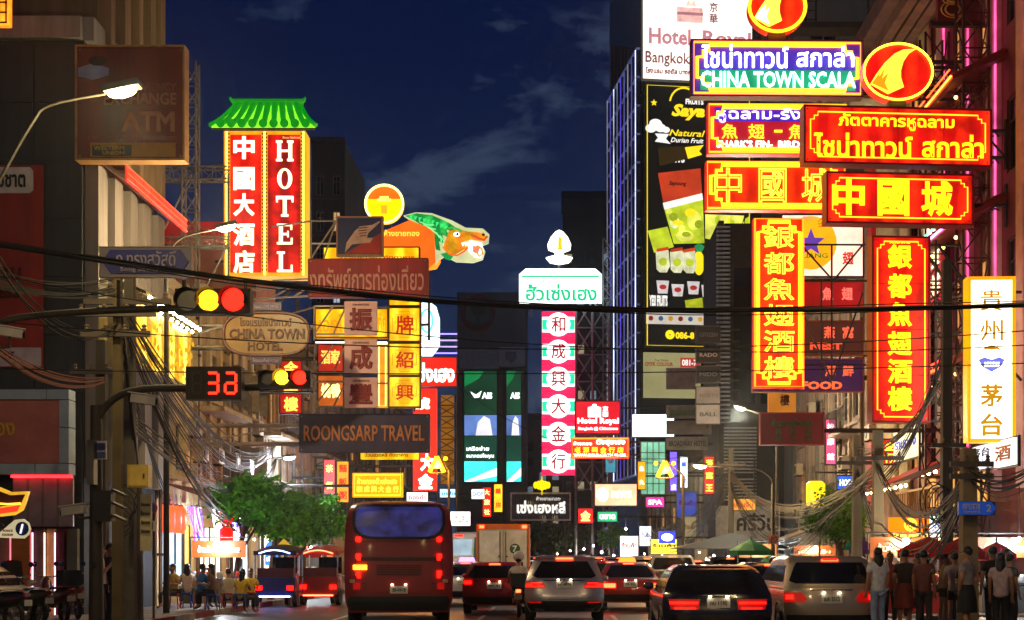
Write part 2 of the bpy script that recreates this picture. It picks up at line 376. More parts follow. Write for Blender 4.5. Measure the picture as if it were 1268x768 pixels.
for k, (y, t) in enumerate(((1.0,.35),(2.2,.5),(3.5,.35),(4.6,.5),(5.7,.4))): B().box(.022, .4, y, y+t, 12, 24).build('pilaster', M('8a7458', .85, 0, .4, 1.4, .2, 0, True), cb)
B().box(.003, .03, .2, 6.3, 11.65, 14.6).build('brick_band', M('77706a', .85, 0, .4, 8, .4), cb)
aw = B()
for k in range(8):                                                  # red striped neon awning on the front
    y0 = .35+k*.74; B().add([(.36,y0,11.75),(.36,y0+.68,11.75),(.95,y0+.68,11.35),(.95,y0,11.35),(.36,y0,11.65),(.36,y0+.68,11.65),(.95,y0+.68,11.25),(.95,y0,11.25)],[(0,1,2,3),(4,5,6,7),(0,1,5,4),(1,2,6,5),(2,3,7,6),(3,0,4,7)]).build('awning_panel', M('b8483a', .6) if k % 3 else M('cfc4bc'), cb)
for k in range(8): B().box(.955, 1.0, .35+k*.74, 1.05+k*.74, 11.22, 11.62).build('fascia_panel', E('e83828', .75, .8, 3.), cb)
for k in range(3): B().tube([(1.03,.3,11.26+k*.16),(1.03,6.2,11.26+k*.16)], .012, 5).build('neon_tube', E('ff3a1c', 3, 0), cb)
# shopfront of the corner building, facing the junction: pillars, shutters and pink tubes
def jb(u0, u1, v0, v1, y0, y1, name, mat):
    a, c = at(u0, v1, 36), at(u1, v0, 36); B().box(a.x+12, c.x+12, y0, y1, max(a.z,.15), c.z).build(name, mat, cb)
jb(22, 45, 655, 790, -.45, -.01, 'pillar', M('b5651c', .5)); jb(48, 60, 655, 790, -.3, -.01, 'pillar', M('5c5048', .6))
jb(62, 72, 655, 790, -.25, -.01, 'pillar', M('a08a58', .6)); jb(76, 84, 655, 790, -.3, -.01, 'pillar', M('5a1418', .5))
jb(2, 17, 655, 790, -.2, -.01, 'shutter_door', M('6a665f', .6)); jb(86, 99, 655, 790, -.2, -.01, 'shutter_door', M('6a665f', .6))
for u, c in ((19, 'ff4a5a'), (46, 'ff9ad0'), (73.5, 'ff9fc8'), (60.8, 'ffb090')): jb(u-.5, u+.5, 660, 788, -.34, -.30, 'neon_tube', E(c, 3.2, .3, 3))
# left lower light box and canopy
s = Sign('fascia_sign', 'maroon fascia board in pale blue metal frame with yellow Thai letters over corner shop', -60, 497, 77, 574, 35.3, .35)
s.panel(M('b4685e', .5, 0, .25, 1.5)).text('ทอง', -14, 524, 22, 541, M('c79a30', .5))
for a in ((-62, 484, 62, 496), (63, 484, 90, 496), (78.2, 497, 90, 530), (78.2, 531, 90, 574), (-62, 575, 48, 588), (49, 575, 90, 588)):
    B().box(s.x(a[0]), s.x(a[2]), -.28, .2, s.z(a[3]), s.z(a[1])).build('frame_panel', M('9aaabc', .5, .0, .25, 1.4), s.o)
s = Sign('glass_canopy', 'frosted translucent canopy glowing red at its top edge below maroon fascia', 17, 589, 91, 652, 35.4, .1, 0, 'canopy')
s.panel(M('8d7a80', .35, 0, .4, 1.)); B().box(-s.w/2, s.w/2, -.2, -.06, s.h-.06, s.h+.0).build('red_tube', E('ff2a30', 3, .3), s.o)
for k in range(1, 4): B().box(-s.w/2+s.w*k/4-.02, -s.w/2+s.w*k/4+.02, -.08, -.05, 0, s.h-.08).build('glazing_bar', M('6a6468'), s.o)
# left red banner on the clad wall
s = Sign('wall_banner', 'tall red bank banner hung flat on the dark clad wall', -40, 205, 54, 455, 35.86, .06)
s.panel(M('94261a', .6, 0, .4, 1.4, .15, 0, True)); s.poly([(-30,208),(38,208),(42,212),(42,236),(38,240),(-30,240)], M('c9c4c2', .6), 'white_tag')
s.text('ธรรมชาต', -28, 217, 33, 233, M('1c1a20'), y=-.07, thick=.03).text('ด่วน', -14, 324, 27, 346, M('4a1410')).text('EXPRESS', -46, 356, 26, 370, M('401210'), .05)
s.poly([(-30,431),(52,431),(52,454),(-30,454)], M('b9aab0', .6), 'white_tag').data.materials[0]; s.text('17', 6, 469-33, 20, 446, M('3a2a70'), .06, y=-.07)
# ---- left row of shophouses
CR = [M('d8c090', .8, 0, .3, 1.2, .2, 0, True), M('c0a47e', .8, 0, .3, 1.2, .2, 0, True), M('dac6a0', .8, 0, .3, 1.2, .2, 0, True), M('8f7d70', .8, 0, .3, 1.2, .2, 0, True), M('9a9084', .8, 0, .35, 1.2, .2, 0, True)]
TR = [M('c9b48e', .75, 0, .25, 3), M('9c8a74', .75, 0, .25, 3), M('7a7068', .75, 0, .25, 3)]
row = [('cream shophouse with bulb lit gallery beside the corner building', 42.6, 4.6, 9.6, 0, 0, 'plain', 0.),
       ('ochre shophouse with grilled windows behind the oval hotel sign', 47.3, 4.6, 10.2, 1, 0, 'grille', .9),
       ('pale shophouse with wooden shutters next to the tall hotel sign', 52.0, 5.0, 9.4, 2, 1, 'shutter', 0.),
       ('brown shophouse with railed balcony behind the street trees', 57.1, 5.4, 10.6, 1, 1, 'plain', .9),
       ('dull tan shophouse behind the yellow sign column', 62.6, 6.0, 10.0, 3, 2, 'grille', 0.),
       ('dim brown shophouse behind the dragon sign', 68.7, 7.0, 11.4, 4, 2, 'plain', .8),
       ('dim grey brown shophouse far along the left pavement', 75.8, 9.0, 10.4, 3, 2, 'plain', 0.),
       ('far dim shophouse left of the star lights', 85, 12., 12., 4, 2, 'grille', 0.)]
for lb, y, L, H, a, c, kd, bl in row:
    house('shophouse', lb, (-12, y, .14), LR, L, H, 3, [(4.2, 5.7), (7.1, 8.5)], CR[a], TR[c], 7, .6, .12, kd, balc=bl, group='shophouses along the left pavement', shopglow=random.choice(['ffe2b0', 'dfeaff', 'ffd080']), glow=6.)
lrow = [('long dark far block behind the red gold shop signs', -12, 98, 10.2, 22, 12.5), ('far dark block left of the screen building', -13.5, 121, 10.8, 26, 12.), ('farthest dark block beside the screen building', -17, 150, 9., 40, 13.)]
for lb, x, y, wd, L, H in lrow:
    house('shophouse', lb, (x, y, .14), LR, L, H, 7, [(4.2, 5.7), (7.1, 8.5), (9.6, 10.8)], CR[4], TR[2], 7, .6, .4, 'plain', group='far blocks on the left', glow=8.)
# ---- block behind the left row, and the dark slab far behind the hotel sign
o = house('apartment_slab', 'dark concrete slab block rising behind the hotel sign', (at(386,0,115).x, 115, .14), 0, at(427,0,115).x-at(386,0,115).x+4.5-4.5, 35, 2, [(22+2.9*k, 23.6+2.9*k) for k in range(4)], M('4b4a50', .85, 0, .25, .6, .2, 0, True), M('55545a', .8), 12, .45, .3, pil=False, shop=False)
s = Sign('rooftop_sign', 'wide red and white banner behind the steel scaffold left of the hotel sign', 192, 276, 284, 300, 58, .3)
s.panel(E('b01018', .35, .5)).text('ภัตตาคาร', 232, 279, 280, 296, M('d05050'))
o = house('shophouse', 'pinkish rear block with pitched top behind the steel scaffold', (at(186,0,59).x, 59, .14), 0, 4.4, at(0,302,59).z, 2, [(9.3, 10.8)], M('c48a80', .8, 0, .2, 1.5), TR[0], 4, .5, .3, pil=False, shop=False)
# ---- right ornate building
RB = thing('ornate_building', 'ornate maroon building with cream columns, pink neon and tiered eaves beside the red signs', 'building', (12.2, 50, 0), RR)
MAR = M('6a1c1a', .7, 0, .3, 1.5); CRM = M('d9c7a0', .7, 0, .2, 2); PNK = E('ff5aa4', 1.1, .5, 1.)
wall_mesh(14, 22, [(1.0+i*2.6, 2.2+i*2.6, z, z+2.0) for i in range(5) for z in (4.6, 8.2, 12.0, 16.)], 9, .25, .14).build('wall', MAR, RB)
for i in range(5):
    for z in (4.6, 8.2, 12.0, 16.):
        a, c = window_meshes(1.2, 2.0, FRAMED, random.choice([PANE, PANE, LITW[2]]), 'plain'); q = put('window', a, RB, (1.6+i*2.6, 0, z)); put('pane', c, q)
for i in range(6):
    x = .3+i*2.6
    if i < 2:
        for k in range(5): B().lathe([(.1,3.4),(.1,21)], (x+k*.23-.1, -.12, 0), 10).build('fluted_column', CRM, RB, 50)
    else: B().box(x-.28, x+.28, -.28, -.002, 3.4, 21).build('pilaster', M('b48a86', .7, 0, .25, 2), RB)
    if i >= 2:
        for dx in (-.33, .33): B().tube([(x+dx, -.2, 4), (x+dx, -.2, 21)], .035, 6).build('neon_tube', PNK, RB)
for j, z in enumerate((6.9, 10.7, 14.6)):                              # tiered tiled eaves leaning out over the pavement
    ev = B().add([(4.6,-.005,z+.75),(11.5,-.005,z+.75),(11.7,-1.55,z),(4.4,-1.55,z),(4.6,-.005,z+.6),(11.5,-.005,z+.6),(11.7,-1.55,z-.12),(4.4,-1.55,z-.12)],[(0,1,2,3),(4,5,6,7),(0,1,5,4),(1,2,6,5),(2,3,7,6),(3,0,4,7)]).build('eave', M('7a1a16', .6), RB)
    for k in range(18): B().tube([(4.7+k*.39, -.02, z+.8), (4.7+k*.39, -1.58, z+.03)], .07, 6).build('roof_tile', M('8a3020', .5), ev)
    B().tube([(4.4,-1.6,z-.05),(11.7,-1.6,z-.05)], .035, 6).build('neon_tube', E(('ff5a2a','ff9aff','ff7a30')[j], 4, .3), ev)
    B().tube([(4.4,-1.64,z+.12),(11.7,-1.64,z+.12)], .025, 6).build('neon_tube', E(('ff3020','40e0b0','ff5020')[j], 3, .3), ev)
    for k in range(5): B().ball((5.2+k*1.3, -1.1, z-.2), .05).build('bulb', E('ff9a3a', 14, 0, sample=False), ev)
B().prism([(-.3,19),(14.4,19),(14.4,19.6),(-.3,19.6)], -1.9, .3).build('cornice', M('6a4a40', .75, 0, .4, 2), RB)
for k in range(3): B().box(-.3+.0, 14.4, -1.5+k*.45, -1.2+k*.45, 18.6+.1*k, 18.99).build('cornice_moulding', M('7a5a4c', .75, 0, .4, 2), RB)
B().box(-.02, 14.1, -.03, .2, 3.1, 3.4).build('ledge', MAR, RB)
# ---- cream annex with cornice and downlights behind the oval fin sign
AN = thing('corner_annex', 'cream fluted annex with overhanging cornice, red column and two downlights behind the oval fin sign', 'building', (12.2, 56.5, 0), RR)
B().box(0, 6.4, .0, 8, .14, 20.5).build('wall', M('8a6a58', .75), AN)
for k in range(8): B().lathe([(.17,4),(.17,17.6)], (3.5+k*.36, -.14, 0), 10).build('fluted_column', CRM, AN, 50)
B().box(2.4, 3.1, -.4, -.003, 3.5, 17.6).build('red_column', E('c01812', .22, .3), AN)
B().box(-.4, 6.6, -1.8, .2, 17.7, 18.1).build('soffit', M('b8a888', .7, 0, .3, 2), AN)
for k in range(4): B().box(-.5-.1*k, 6.7, -1.9-.14*k, .2, 18.1+.35*k+.002, 18.45+.35*k).build('cornice_moulding', M('7a6c5c', .75, 0, .4, 2), AN)
for k in range(2):
    d = B().lathe([(.12,0),(.12,.06)], (4.2+k*1.2, -1.0, 17.62), 10).build('downlight', E('fff0c0', 25, 0), AN)
# ---- grey block behind the right signs with lattice mast
house('grey_block', 'plain grey concrete block with lattice mast behind the neon signs', (12.6, 76, .14), 0, 13, 34, 4, [(8+3.4*k, 9.6+3.4*k) for k in range(7)], M('6d7072', .85, 0, .25, .5, .2, 0, True), M('66696a', .8), 12, .45, .3, pil=False, shop=False)
o = thing('lattice_mast', 'rusty steel lattice mast standing on the roof line right of the oval fin sign', 'mast', (at(1100,0,60).x, 60, 14))
B().lattice((0,0,0),(0,0,14),(.7,0,0),(0,.7,0),9,.06).build('lattice', M('5a4632', .7, .4), o)
B().box(-1.1,1.1,-1.1,1.1,0,.2).build('base_plate', STEEL, o)
o = thing('roof_ladder', 'thin steel ladder frame on grey roof above the town sign', 'ladder', (at(1004,0,70).x, 70, at(0,32,70).z))
for dx in (-.25,.25): B().tube([(dx,0,0),(dx,0,3)], .05, 5).build('rail', STEEL, o)
for k in range(6): B().tube([(-.25,0,.3+k*.45),(.25,0,.3+k*.45)], .03, 5).build('rung', STEEL, o)
B().box(-1.6,2.6,-.6,.6,-.3,-.02).build('roof_slab', M('3c3a38'), o)
# ---- right row
rrow = [('brown shophouse behind the purple seafood sign', 63.5, 6.8, 12.5, 3, 1, 'plain', .8), ('dark shophouse with grilles behind the red hanging board', 72, 8.3, 13, 4, 2, 'grille', 0.)]
for lb, y, L, H, a, c, kd, bl in rrow:
    house('shophouse', lb, (12.2, y, .14), RR, L-.1, H, 3, [(4.2, 5.8), (7.2, 8.7)], CR[a], TR[c], 7, .6, .2, kd, balc=bl, group='shophouses along the right pavement', glow=2.6)
# white shop with louvred upper storey
LV = thing('louvred_building', 'grey building with white louvred storeys above a white shop fascia', 'building', (9.3, 79, .14))
B().box(0, 6, .0, 9, 0, 20).build('wall', M('2e2c2e', .8), LV); B().box(-.3, -.01, .2, 8.5, 3.6, 20.2).build('side_wall', M('3a3d42', .8), LV)
lm = B().box(-.9, .9, -.22, -.02, 0, .07).build('louvre', M('a7abb0', .5, .3)); ld = lm.data; bpy.data.objects.remove(lm)
for j in range(22): put('louvre', ld, LV, (.85, 0, 4.6+j*.19))
for j in range(46): put('louvre', ld, LV, (-.1, -.05, 8.9+j*.24)).scale = (.42, 1.2, 1.3)
B().box(-.5, 3.0, -.5, -.02, 2.35, 4.3).build('fascia', M('c9c6bf', .6), LV)
letter('ศรีวิน', LV, 1.7, 3.4, 2.2, 1.0, -.505, M('3a3632'), .05, .03); B().box(-.5,3.,-.52,-.05,2.1,2.34).build('fascia_lamp', E('cfe8ff', 1.6, .2), LV)
for k in range(3): B().box(.5+k*1.5, 1.7+k*1.5, -.04, -.01, 10, 17.5).build('dark_window', PANE, LV)
# ---- far right low blocks below the hotel tower
for lb, x, y, L, H in (('low shophouse block behind the watch brand boards', 10.8, 112, 22, 8.2), ('farther low shophouse block below the hotel tower', 9.6, 150, 36, 9.)):
    house('shophouse', lb, (x, y, .14), RR, L, H, 6, [(4.2, 5.6)], CR[4], TR[2], 8, .6, .45, 'plain', group='far blocks on the right', glow=8.)
# ---- hotel tower with neon fins and the tall billboard
c0 = at(793, 690, 180); HT = thing('hotel_tower', 'tall dark glass hotel tower with violet and white light lines down its side', 'building', (c0.x, 180, 0), math.atan(.142))
B().box(0, 26, 0, 22, .1, 80).build('wall', glassm('141820', .15), HT)
for k in range(9):
    y = .6+k*2.55; B().box(-.45, -.003, y, y+.3, 12, 66+k*1.0 if k < 8 else 62).build('fin', M('3c4050', .4, .3), HT)
    B().box(-.55, -.453, y+.08, y+.2, 12, 66).build('light_line', E(('c8d4ff','7a6cff','e8ecff','8a90ff','5a48e0','b8c8ff')[k % 6], (1.3,.3,.18,.25,.55,.2)[k % 6], .9, .1), HT)
for j in range(16): B().box(-.5, -.002, .1, 21.9, 12+j*3.6, 12.14+j*3.6).build('light_line', E('8a98d8', .12, .7, .3), HT)
for j in range(7): B().box(-.04, -.002, 13, 21, 22+j*3.6+.5, 24.5+j*3.6).build('lit_window', E('8fd0d8', .25, .9, .4), HT)
for j in range(20): B().box(.3, 25.7, -.04, -.003, 2+j*3.9, 3.9+j*3.9).build('window_band', PANE, HT)
# ---- screen building
AB = Sign('screen_building', 'grey office block with round book emblem and two tall video screens', 566, 362, 651, 690, 200, .2, 0, 'building')
B().box(AB.x(566), AB.x(651), 0, 14, .1, AB.h).build('wall', M('5c5f66', .85, 0, .2, .3, .1, 0, True), AB.o)
B().box(AB.x(569), AB.x(618), -1.2, -.01, AB.z(458), AB.z(434)).build('canopy_box', M('868c98', .6), AB.o)
B().box(AB.x(618.4), AB.x(650), -1.8, -.01, AB.z(455), AB.z(432)).build('canopy_box', M('9aa0ac', .6), AB.o)
for a in (570, 620, 648): B().box(AB.x(a-2), AB.x(a+2), -.8, -.01, 2, AB.z(459)).build('column', M('6b5a38', .6), AB.o)
AB.d = .02
AB.ring(592, 388, 19, 21, M('7a2c30', .6), 'emblem_ring', .28); AB.poly([(583,378),(601,378),(600,388),(594,392),(594,402),(590,402),(590,392),(584,388)], M('3c4a40'), 'emblem', d=.1)
AB.poly([(578,397),(590,402),(592,404),(594,402),(606,397),(606,404),(592,408),(578,404)], M('3c4a40'), 'emblem_book', d=.1)
AB.poly([(626,438),(640,438),(640,446),(633,453),(626,446)], M('6a707c'), 'crest', y=-1.82, d=.1)
for (a, c), pre in (((575, 616), 'left'), ((627, 646), 'right')):
    AB.poly([(a,460),(c,460),(c,598),(a,598)], M('06110e', .2, 0, 0), 'video_screen', y=-.5, d=.4)
    AB.poly([(a+.5,461),(c-.5,461),(c-.5,514),(a+.5,514)], E('06301c', .9, .9, .12), 'screen_image', y=-.92, d=.05)
    AB.poly([(a+.5,480),(a+(c-a)*.45,470),(a+(c-a)*.6,461),(a+.5,461)], E('0a8a48', .55, .6, .2), 'screen_image', y=-.98, d=.05)
    AB.poly([(a+.5,515),(c-.5,515),(c-.5,540),(a+.5,540)], E('5a78b8', .8, .5, .25), 'screen_image', y=-.92, d=.05)
    AB.poly([(a+(c-a)*.35,540),(a+(c-a)*.42,524),(a+(c-a)*.6,516),(a+(c-a)*.78,520),(a+(c-a)*.86,540)], E('d8d4dc', .9, .4, .3), 'screen_image', y=-.98, d=.05)
    AB.poly([(a+.5,541),(c-.5,541),(c-.5,572),(a+.5,572)], E('05382a', .8, .6, .2), 'screen_image', y=-.92, d=.05)
    AB.poly([(a+.5,572),(c-.5,572),(c-.5,597),(a+.5,597)], E('38d8c8', 1.1, .8, .16), 'screen_image', y=-.92, d=.05)
    AB.poly([(a+.5,597),(c-.5,580),(c-.5,590),(a+8,597)], E('f0fff8', 1.1, .3, .2), 'screen_image', y=-.98, d=.05)
E8 = E('f4fff8', 1.4, 0)
AB.text('AIS', 597, 487, 610, 495, E8, y=-1.0, thick=.05).poly([(583,486),(590,490),(597,485),(594,493),(588,494)], E8, 'screen_mark', y=-1.0)
AB.text('เครือข่าย', 578, 553, 606, 559, E8, y=-1.0).text('อนาคตเพื่อคุณ', 578, 562, 612, 569, E8, y=-1.0).text('AIS', 632, 487, 644, 495, E8, y=-1.0, thick=.05)
# ---- far dark towers closing the view
for lb, u0, u1, v, Y in (('dark far tower with flat top behind the gold shop mast', 697, 757, 246, 300), ('low dark far block at the end of the road', 648, 712, 520, 330)):
    a = at(u0, v, Y); c = at(u1, v, Y); o = thing('far_tower', lb, 'building', (a.x, Y, .1)); B().box(0, c.x-a.x, 0, 14, 0, a.z).build('wall', M('34343e', .9, 0, .3, .3), o)
    B().box(-.3, c.x-a.x+.3, -.3, 14, a.z+.001, a.z+1.4).build('parapet', M('141318', .9), o)
    for i in range(4):
        for j in range(7): B().box((c.x-a.x)*(i+.25)/4, (c.x-a.x)*(i+.75)/4, -.05, -.004, 6+j*(a.z-10)/7, 7.8+j*(a.z-10)/7).build('window', random.choice([PANE, PANE, E('e8d8a8', .22, .5), E('b8d0e8', .15, .5)]), o)
# ================================================================ SIGNS
RED = E('b80806', .95, .5, 1.3, True, None, 'ff2a08'); REDN = E('b00804', .8, .5, 1.3, True, '983810', 'ff3408'); REDD = E('a80a0a', .55, .5, 1.2); YLW = E('ffd21e', 1.9, .1, 2); GOLDL = E('ffb000', 1.7, .1, 2)
ORT = E('ff820e', 5.5, .12, 3); YT = E('ffcf2a', 5., .1, 3); WT = E('f4f6ff', 6., .1, 3)
DK = M('241a16', .6); REDF = M('8a1410', .5)
def chars(s, cs, u, vs, w_, h_, mat, **k):
    for c, v in zip(cs, vs): s.text(c, u-w_/2, v-h_/2, u+w_/2, v+h_/2, mat, name='character', **k)
def neon_char(s, c, u, v, w_, h_):
    s.text(c, u-w_/2, v-h_/2, u+w_/2, v+h_/2, E('ff6a08', .75, .15), thick=.015, d=.02, name='character')
    s.text(c, u-w_/2, v-h_/2, u+w_/2, v+h_/2, E('ffc830', 3., 0), outline=.015, d=.04, name='neon_outline', y=-s.d/2-.03)
# ---- right: far set with neon borders (Y 41.5)
Y = 41.5
s = Sign('neon_sign', 'violet and green neon town hall sign with orange tube border on top of the stack', 856, 54, 1066, 121, Y, .35, 1.2)
s.panel(E('3a1c9a', .45, .35, .8, True, '3c2c80'), back=DK).frame(M('6a3010', .5), .04); s.poly([(866,90),(1058,90),(1058,115),(866,115)], E('0a8a60', .6, .3, .8, True, '10694a'), 'green_band')
s.line(ORT, .14, .05, 'neon_border', .35).line(E('ff7a10', 3., .1), .05, .03, 'neon_border')
s.text('ไชน่าทาวน์', 867, 60, 974, 89, E('7a70ff', 2., 0), .0, y=-.24).text('สกาล่า', 984, 61, 1055, 87, E('7a70ff', 2., 0), .0, y=-.24)
s.text('CHINA TOWN SCALA', 867, 94, 1056, 112, E('40e8b0', 1.6, 0), .01, y=-.24)
s.text('ไชน่าทาวน์', 867, 60, 974, 89, E('dcdcff', 4, 0), outline=.016, y=-.3, name='neon_outline').text('สกาล่า', 984, 61, 1055, 87, E('dcdcff', 4, 0), outline=.016, y=-.3, name='neon_outline').text('CHINA TOWN SCALA', 866, 93, 1057, 113, E('c8fff0', 4, 0), outline=.018, y=-.3, name='neon_outline').arms(12.2)
s = Sign('neon_sign', 'violet, red and green neon shark fin sign with orange border under the town hall sign', 875, 131, 1048, 193, Y, .35, 1.2)
s.panel(E('b00a2a', .7, .4, .7, True, '8a2c20'), back=DK); s.poly([(884,136),(1042,136),(1042,153),(884,153)], E('4a1cb0', .7, .3), 'violet_band')
s.line(ORT, .13, .05, 'neon_border', .3).line(E('ff7a10', 3, .1), .04, .03, 'neon_border')
s.text('หูฉลาม-รังนก', 886, 137, 1020, 155, E('dcd0ff', 3, 0), .005, y=-.22)
for c, u in zip('魚翅-魚', (902, 935, 962, 985)): s.text(c, u-(10 if c != '-' else 5), 157 if c != '-' else 164, u+(10 if c != '-' else 5), 175 if c != '-' else 167, E('ffb820', 2, 0), .01, y=-.22, name='character')
s.text("SHARK'S FIN-", 886, 177, 955, 186, E('b0fff0', 2.4, 0), .02, y=-.22).text("BIRD'S NEST", 962, 177, 1030, 186, E('b0fff0', 2.4, 0), .02, y=-.22).arms(12.2, 1)
s = Sign('neon_sign', 'red neon three character sign with glowing orange border, half hidden by its twin', 873, 202, 1046, 262, Y, .35, 1.2)
s.panel(REDN, back=DK).line(ORT, .13, .055, 'neon_border', .32).line(E('ff7a10', 3, .1), .04, .03, 'neon_border')
for c, u in zip('中國城', (900, 955, 1008)): neon_char(s, c, u, 232, 34, 42)
s.arms(12.2, 1)
s = Sign('neon_sign', 'tall red neon restaurant sign with glowing orange tube border', 932, 272, 994, 481, Y, .35, 1.2)
s.panel(REDN, back=DK).line(ORT, .12, .055, 'neon_border', .3).line(E('ff6a10', 3, .1), .03, .03, 'neon_border')
for c, v in zip('銀都魚翅酒樓', (296, 328, 360, 392, 424, 456)): neon_char(s, c, 963, v, 38, 27)
s.stay([((994,300,.3),(1075,300,.3)),((994,345,.3),(1195,345,.3)),((994,300,.3),(1035,345,.3)),((1035,345,.3),(1072,300,.3)),((994,450,.3),(1195,450,.3)),((1020,345,.3),(1020,470,.3)),((1033,300,.3),(1033,470,.3)),((994,380,.3),(1033,470,.3)),((1072,360,.3),(1033,470,.3))], r=.03)
# ---- round fin emblems
def fin(label, u, v, ru, rv, Y, neon):
    s = Sign('emblem_sign', label, u-ru, v-rv, u+ru, v+rv, Y, .35)
    n = 40; poly = [(u+ru*math.cos(2*math.pi*k/n), v+rv*math.sin(2*math.pi*k/n)) for k in range(n)]
    B().prism([(s.x(a), s.z(c)) for a, c in poly], -.17, .17).build('panel', REDN if neon else RED, s.o, 40)
    s.ring(u, v, ru*.96, rv*.96, ORT if neon else YT, 'neon_border', .05 if neon else .03)
    P = [(.42,-.92),(.2,-.72),(.08,-.4),(.06,-.1),(.1,.2),(.18,.55),(-.2,.82),(-.68,.5),(-.5,.1),(-.25,-.3),(.05,-.68)]
    P = [(.5,-.78),(.3,-.62),(.15,-.35),(.08,-.05),(.08,.2),(.16,.52),(-.28,.76),(-.78,.42),(-.62,.1),(-.38,-.3),(-.1,-.62),(.15,-.76)]
    s.poly([(u+ru*a, v+rv*c) for a, c in P], E('ffd838', 2.2 if neon else 1.4, .1), 'fin')
    s.poly([(u+ru*a, v+rv*c) for a, c in ((-.74,.4),(-.5,.02),(-.55,.2),(-.38,-.1),(-.46,.25),(-.28,.05),(-.38,.4),(-.28,.66))], E('ffffff', 2.6, 0) if neon else E('ff8a10', 1.0, 0), 'fin_stroke', y=-.215)
    B().box(s.x(u)-.9*s.k*12, s.x(u)+.9*s.k*12, -.12, .12, s.z(v+rv)-.5, s.z(v+rv)+.05).build('mount', STEEL, s.o); return s
fin('glowing red neon disc with white and yellow shark fin above the town hall sign', 961, 12, 36, 32, Y, True).stay([((961,40,.2),(961,54,.2)),((945,36,.2),(945,54,.2)),((978,36,.2),(978,54,.2))])
fin('red oval board with yellow shark fin beside the town hall sign', 1110, 92, 44, 36, 39.5, False).stay([((1110,110,.3),(1110,140,.3)),((1130,100,.3),(1195,100,.3)),((1130,80,.3),(1195,120,.3))])
# ---- right: near set of plain light boxes (Y 38)
Y = 38.
YCH = E('ffd010', 1.6, .15, 1.5); YLINE = E('ffc020', 1.5, 0)
s = Sign('light_box', 'wide red light box with two lines of yellow Thai letters', 993, 138, 1225, 205, Y, .4, 4.5)
s.panel(RED, back=DK).frame(REDF, .05).line(YLINE, .13, .018, 'border_line', .2).seams(4)
s.text('ภัตตาคารหูฉลาม', 1034, 145, 1180, 165, YCH, .025).text('ไชน่าทาวน์', 1003, 169, 1127, 199, YCH, .025).text('สกาล่า', 1139, 168, 1217, 197, YCH, .025).arms(12.2, 2)
s = Sign('light_box', 'red light box with three plain yellow characters and thin border', 1021, 219, 1202, 278, Y, .4, 4.5)
s.panel(RED, back=DK).frame(REDF, .05).line(YLINE, .12, .018, 'border_line', .18).seams(3)
for c, u in zip('中國城', (1047, 1103, 1158)): s.text(c, u-20, 226, u+20, 270, YCH, .035, name='character')
s.arms(12.2, 1)
s = Sign('light_box', 'tall red light box with six plain yellow characters and thin border', 1078, 297, 1147, 522, Y, .4, 4.5)
s.panel(RED, back=DK).frame(REDF, .05).line(YLINE, .1, .018, 'border_line', .18).seams(4)
chars(s, '銀都魚翅酒樓', 1111, (320, 356, 391, 427, 461, 495), 31, 30, YCH, thick=.035)
s.text('ภัตตาคาร', 1098, 301, 1124, 304, YCH)
s.stay([((1147,300,.3),(1195,300,.3)),((1147,410,.3),(1195,410,.3)),((1147,300,.3),(1178,345,.3)),((1147,520,.3),(1195,520,.3)),((1165,293,.3),(1165,525,.3)),((1165,380,.3),(1195,470,.3))])
Y = 36.
s = Sign('light_box', 'tall glowing white light box with golden characters and blue lips in a yellow frame', 1200, 349, 1250, 544, Y, .4, -2)
s.panel(E('fff6d8', 2.6, .08)).frame(E('ff9a00', .9, .2), .09, .03)
G = E('c88a00', .7, .1)
for c, v in zip('貴州', (374, 411)): s.text(c, 1211, v-13, 1239, v+13, G, .012, name='character')
for c, v in zip('茅台', (491, 527)): s.text(c, 1211, v-14, 1239, v+14, G, .03, name='character')
s.poly([(1209,447),(1216,444),(1222,446),(1225,447),(1228,446),(1234,444),(1241,447),(1236,456),(1225,462),(1214,456)], E('6a70d8', .8, .1), 'lips')
s.text('MUUDU', 1216, 450, 1234, 456, E('ffffff', 2, 0), .08, y=-.24).poly([(1212,436),(1218,431),(1225,429),(1232,431),(1238,436),(1231,434),(1225,435),(1219,434)], G, 'flourish')
s.stay([((1250,360,.25),(1268,360,.25)),((1250,450,.25),(1268,470,.25)),((1196,345,.25),(1165,300,.25)),((1196,500,.25),(1165,500,.25)),((1165,500,.25),(1196,420,.25))], r=.04)
# ---- behind the neon set
Y = 46.
s = Sign('seafood_sign', 'purple board with orange seafood lettering under the tall neon sign', 932, 446, 1067, 485, Y, .25)
s.panel(E('3c0c48', .35, .3)).frame(M('a04a20', .5), .03).text('SEAFOOD', 962, 473, 1042, 483, E('e85a2a', 1.1, .1), .05)
for c, u in zip('海鮮', (1027, 1049)): s.text(c, u-7, 452, u+7, 467, E('e85a3a', .9, .1), .03, name='character')
s.arms(12.2, 1)
s = Sign('nest_sign', 'brown board with red bird nest lettering behind the steel braces', 985, 399, 1067, 440, Y, .25)
s.panel(E('5a2618', .32, .3)).frame(M('a04a20', .5), .03).text('NEST', 1002, 425, 1042, 434, E('e0482a', 1.0, .1), .05)
for c, u in zip('燕窩', (1026, 1049)): s.text(c, u-7, 405, u+7, 420, E('e85a3a', .9, .1), .03, name='character')
s = Sign('fin_board', 'dim red board with faint red characters below the star disc board', 985, 351, 1067, 383, Y, .25)
s.panel(REDD).frame(M('a04a20', .5), .03)
for c, u in zip('魚翅', (1024, 1048)): s.text(c, u-7, 357, u+7, 373, E('ff6a5a', .9, .1), .03, name='character')
s = Sign('star_board', 'pale pink light box with orange disc, violet star and red characters', 968, 268, 1067, 343, Y, .25)
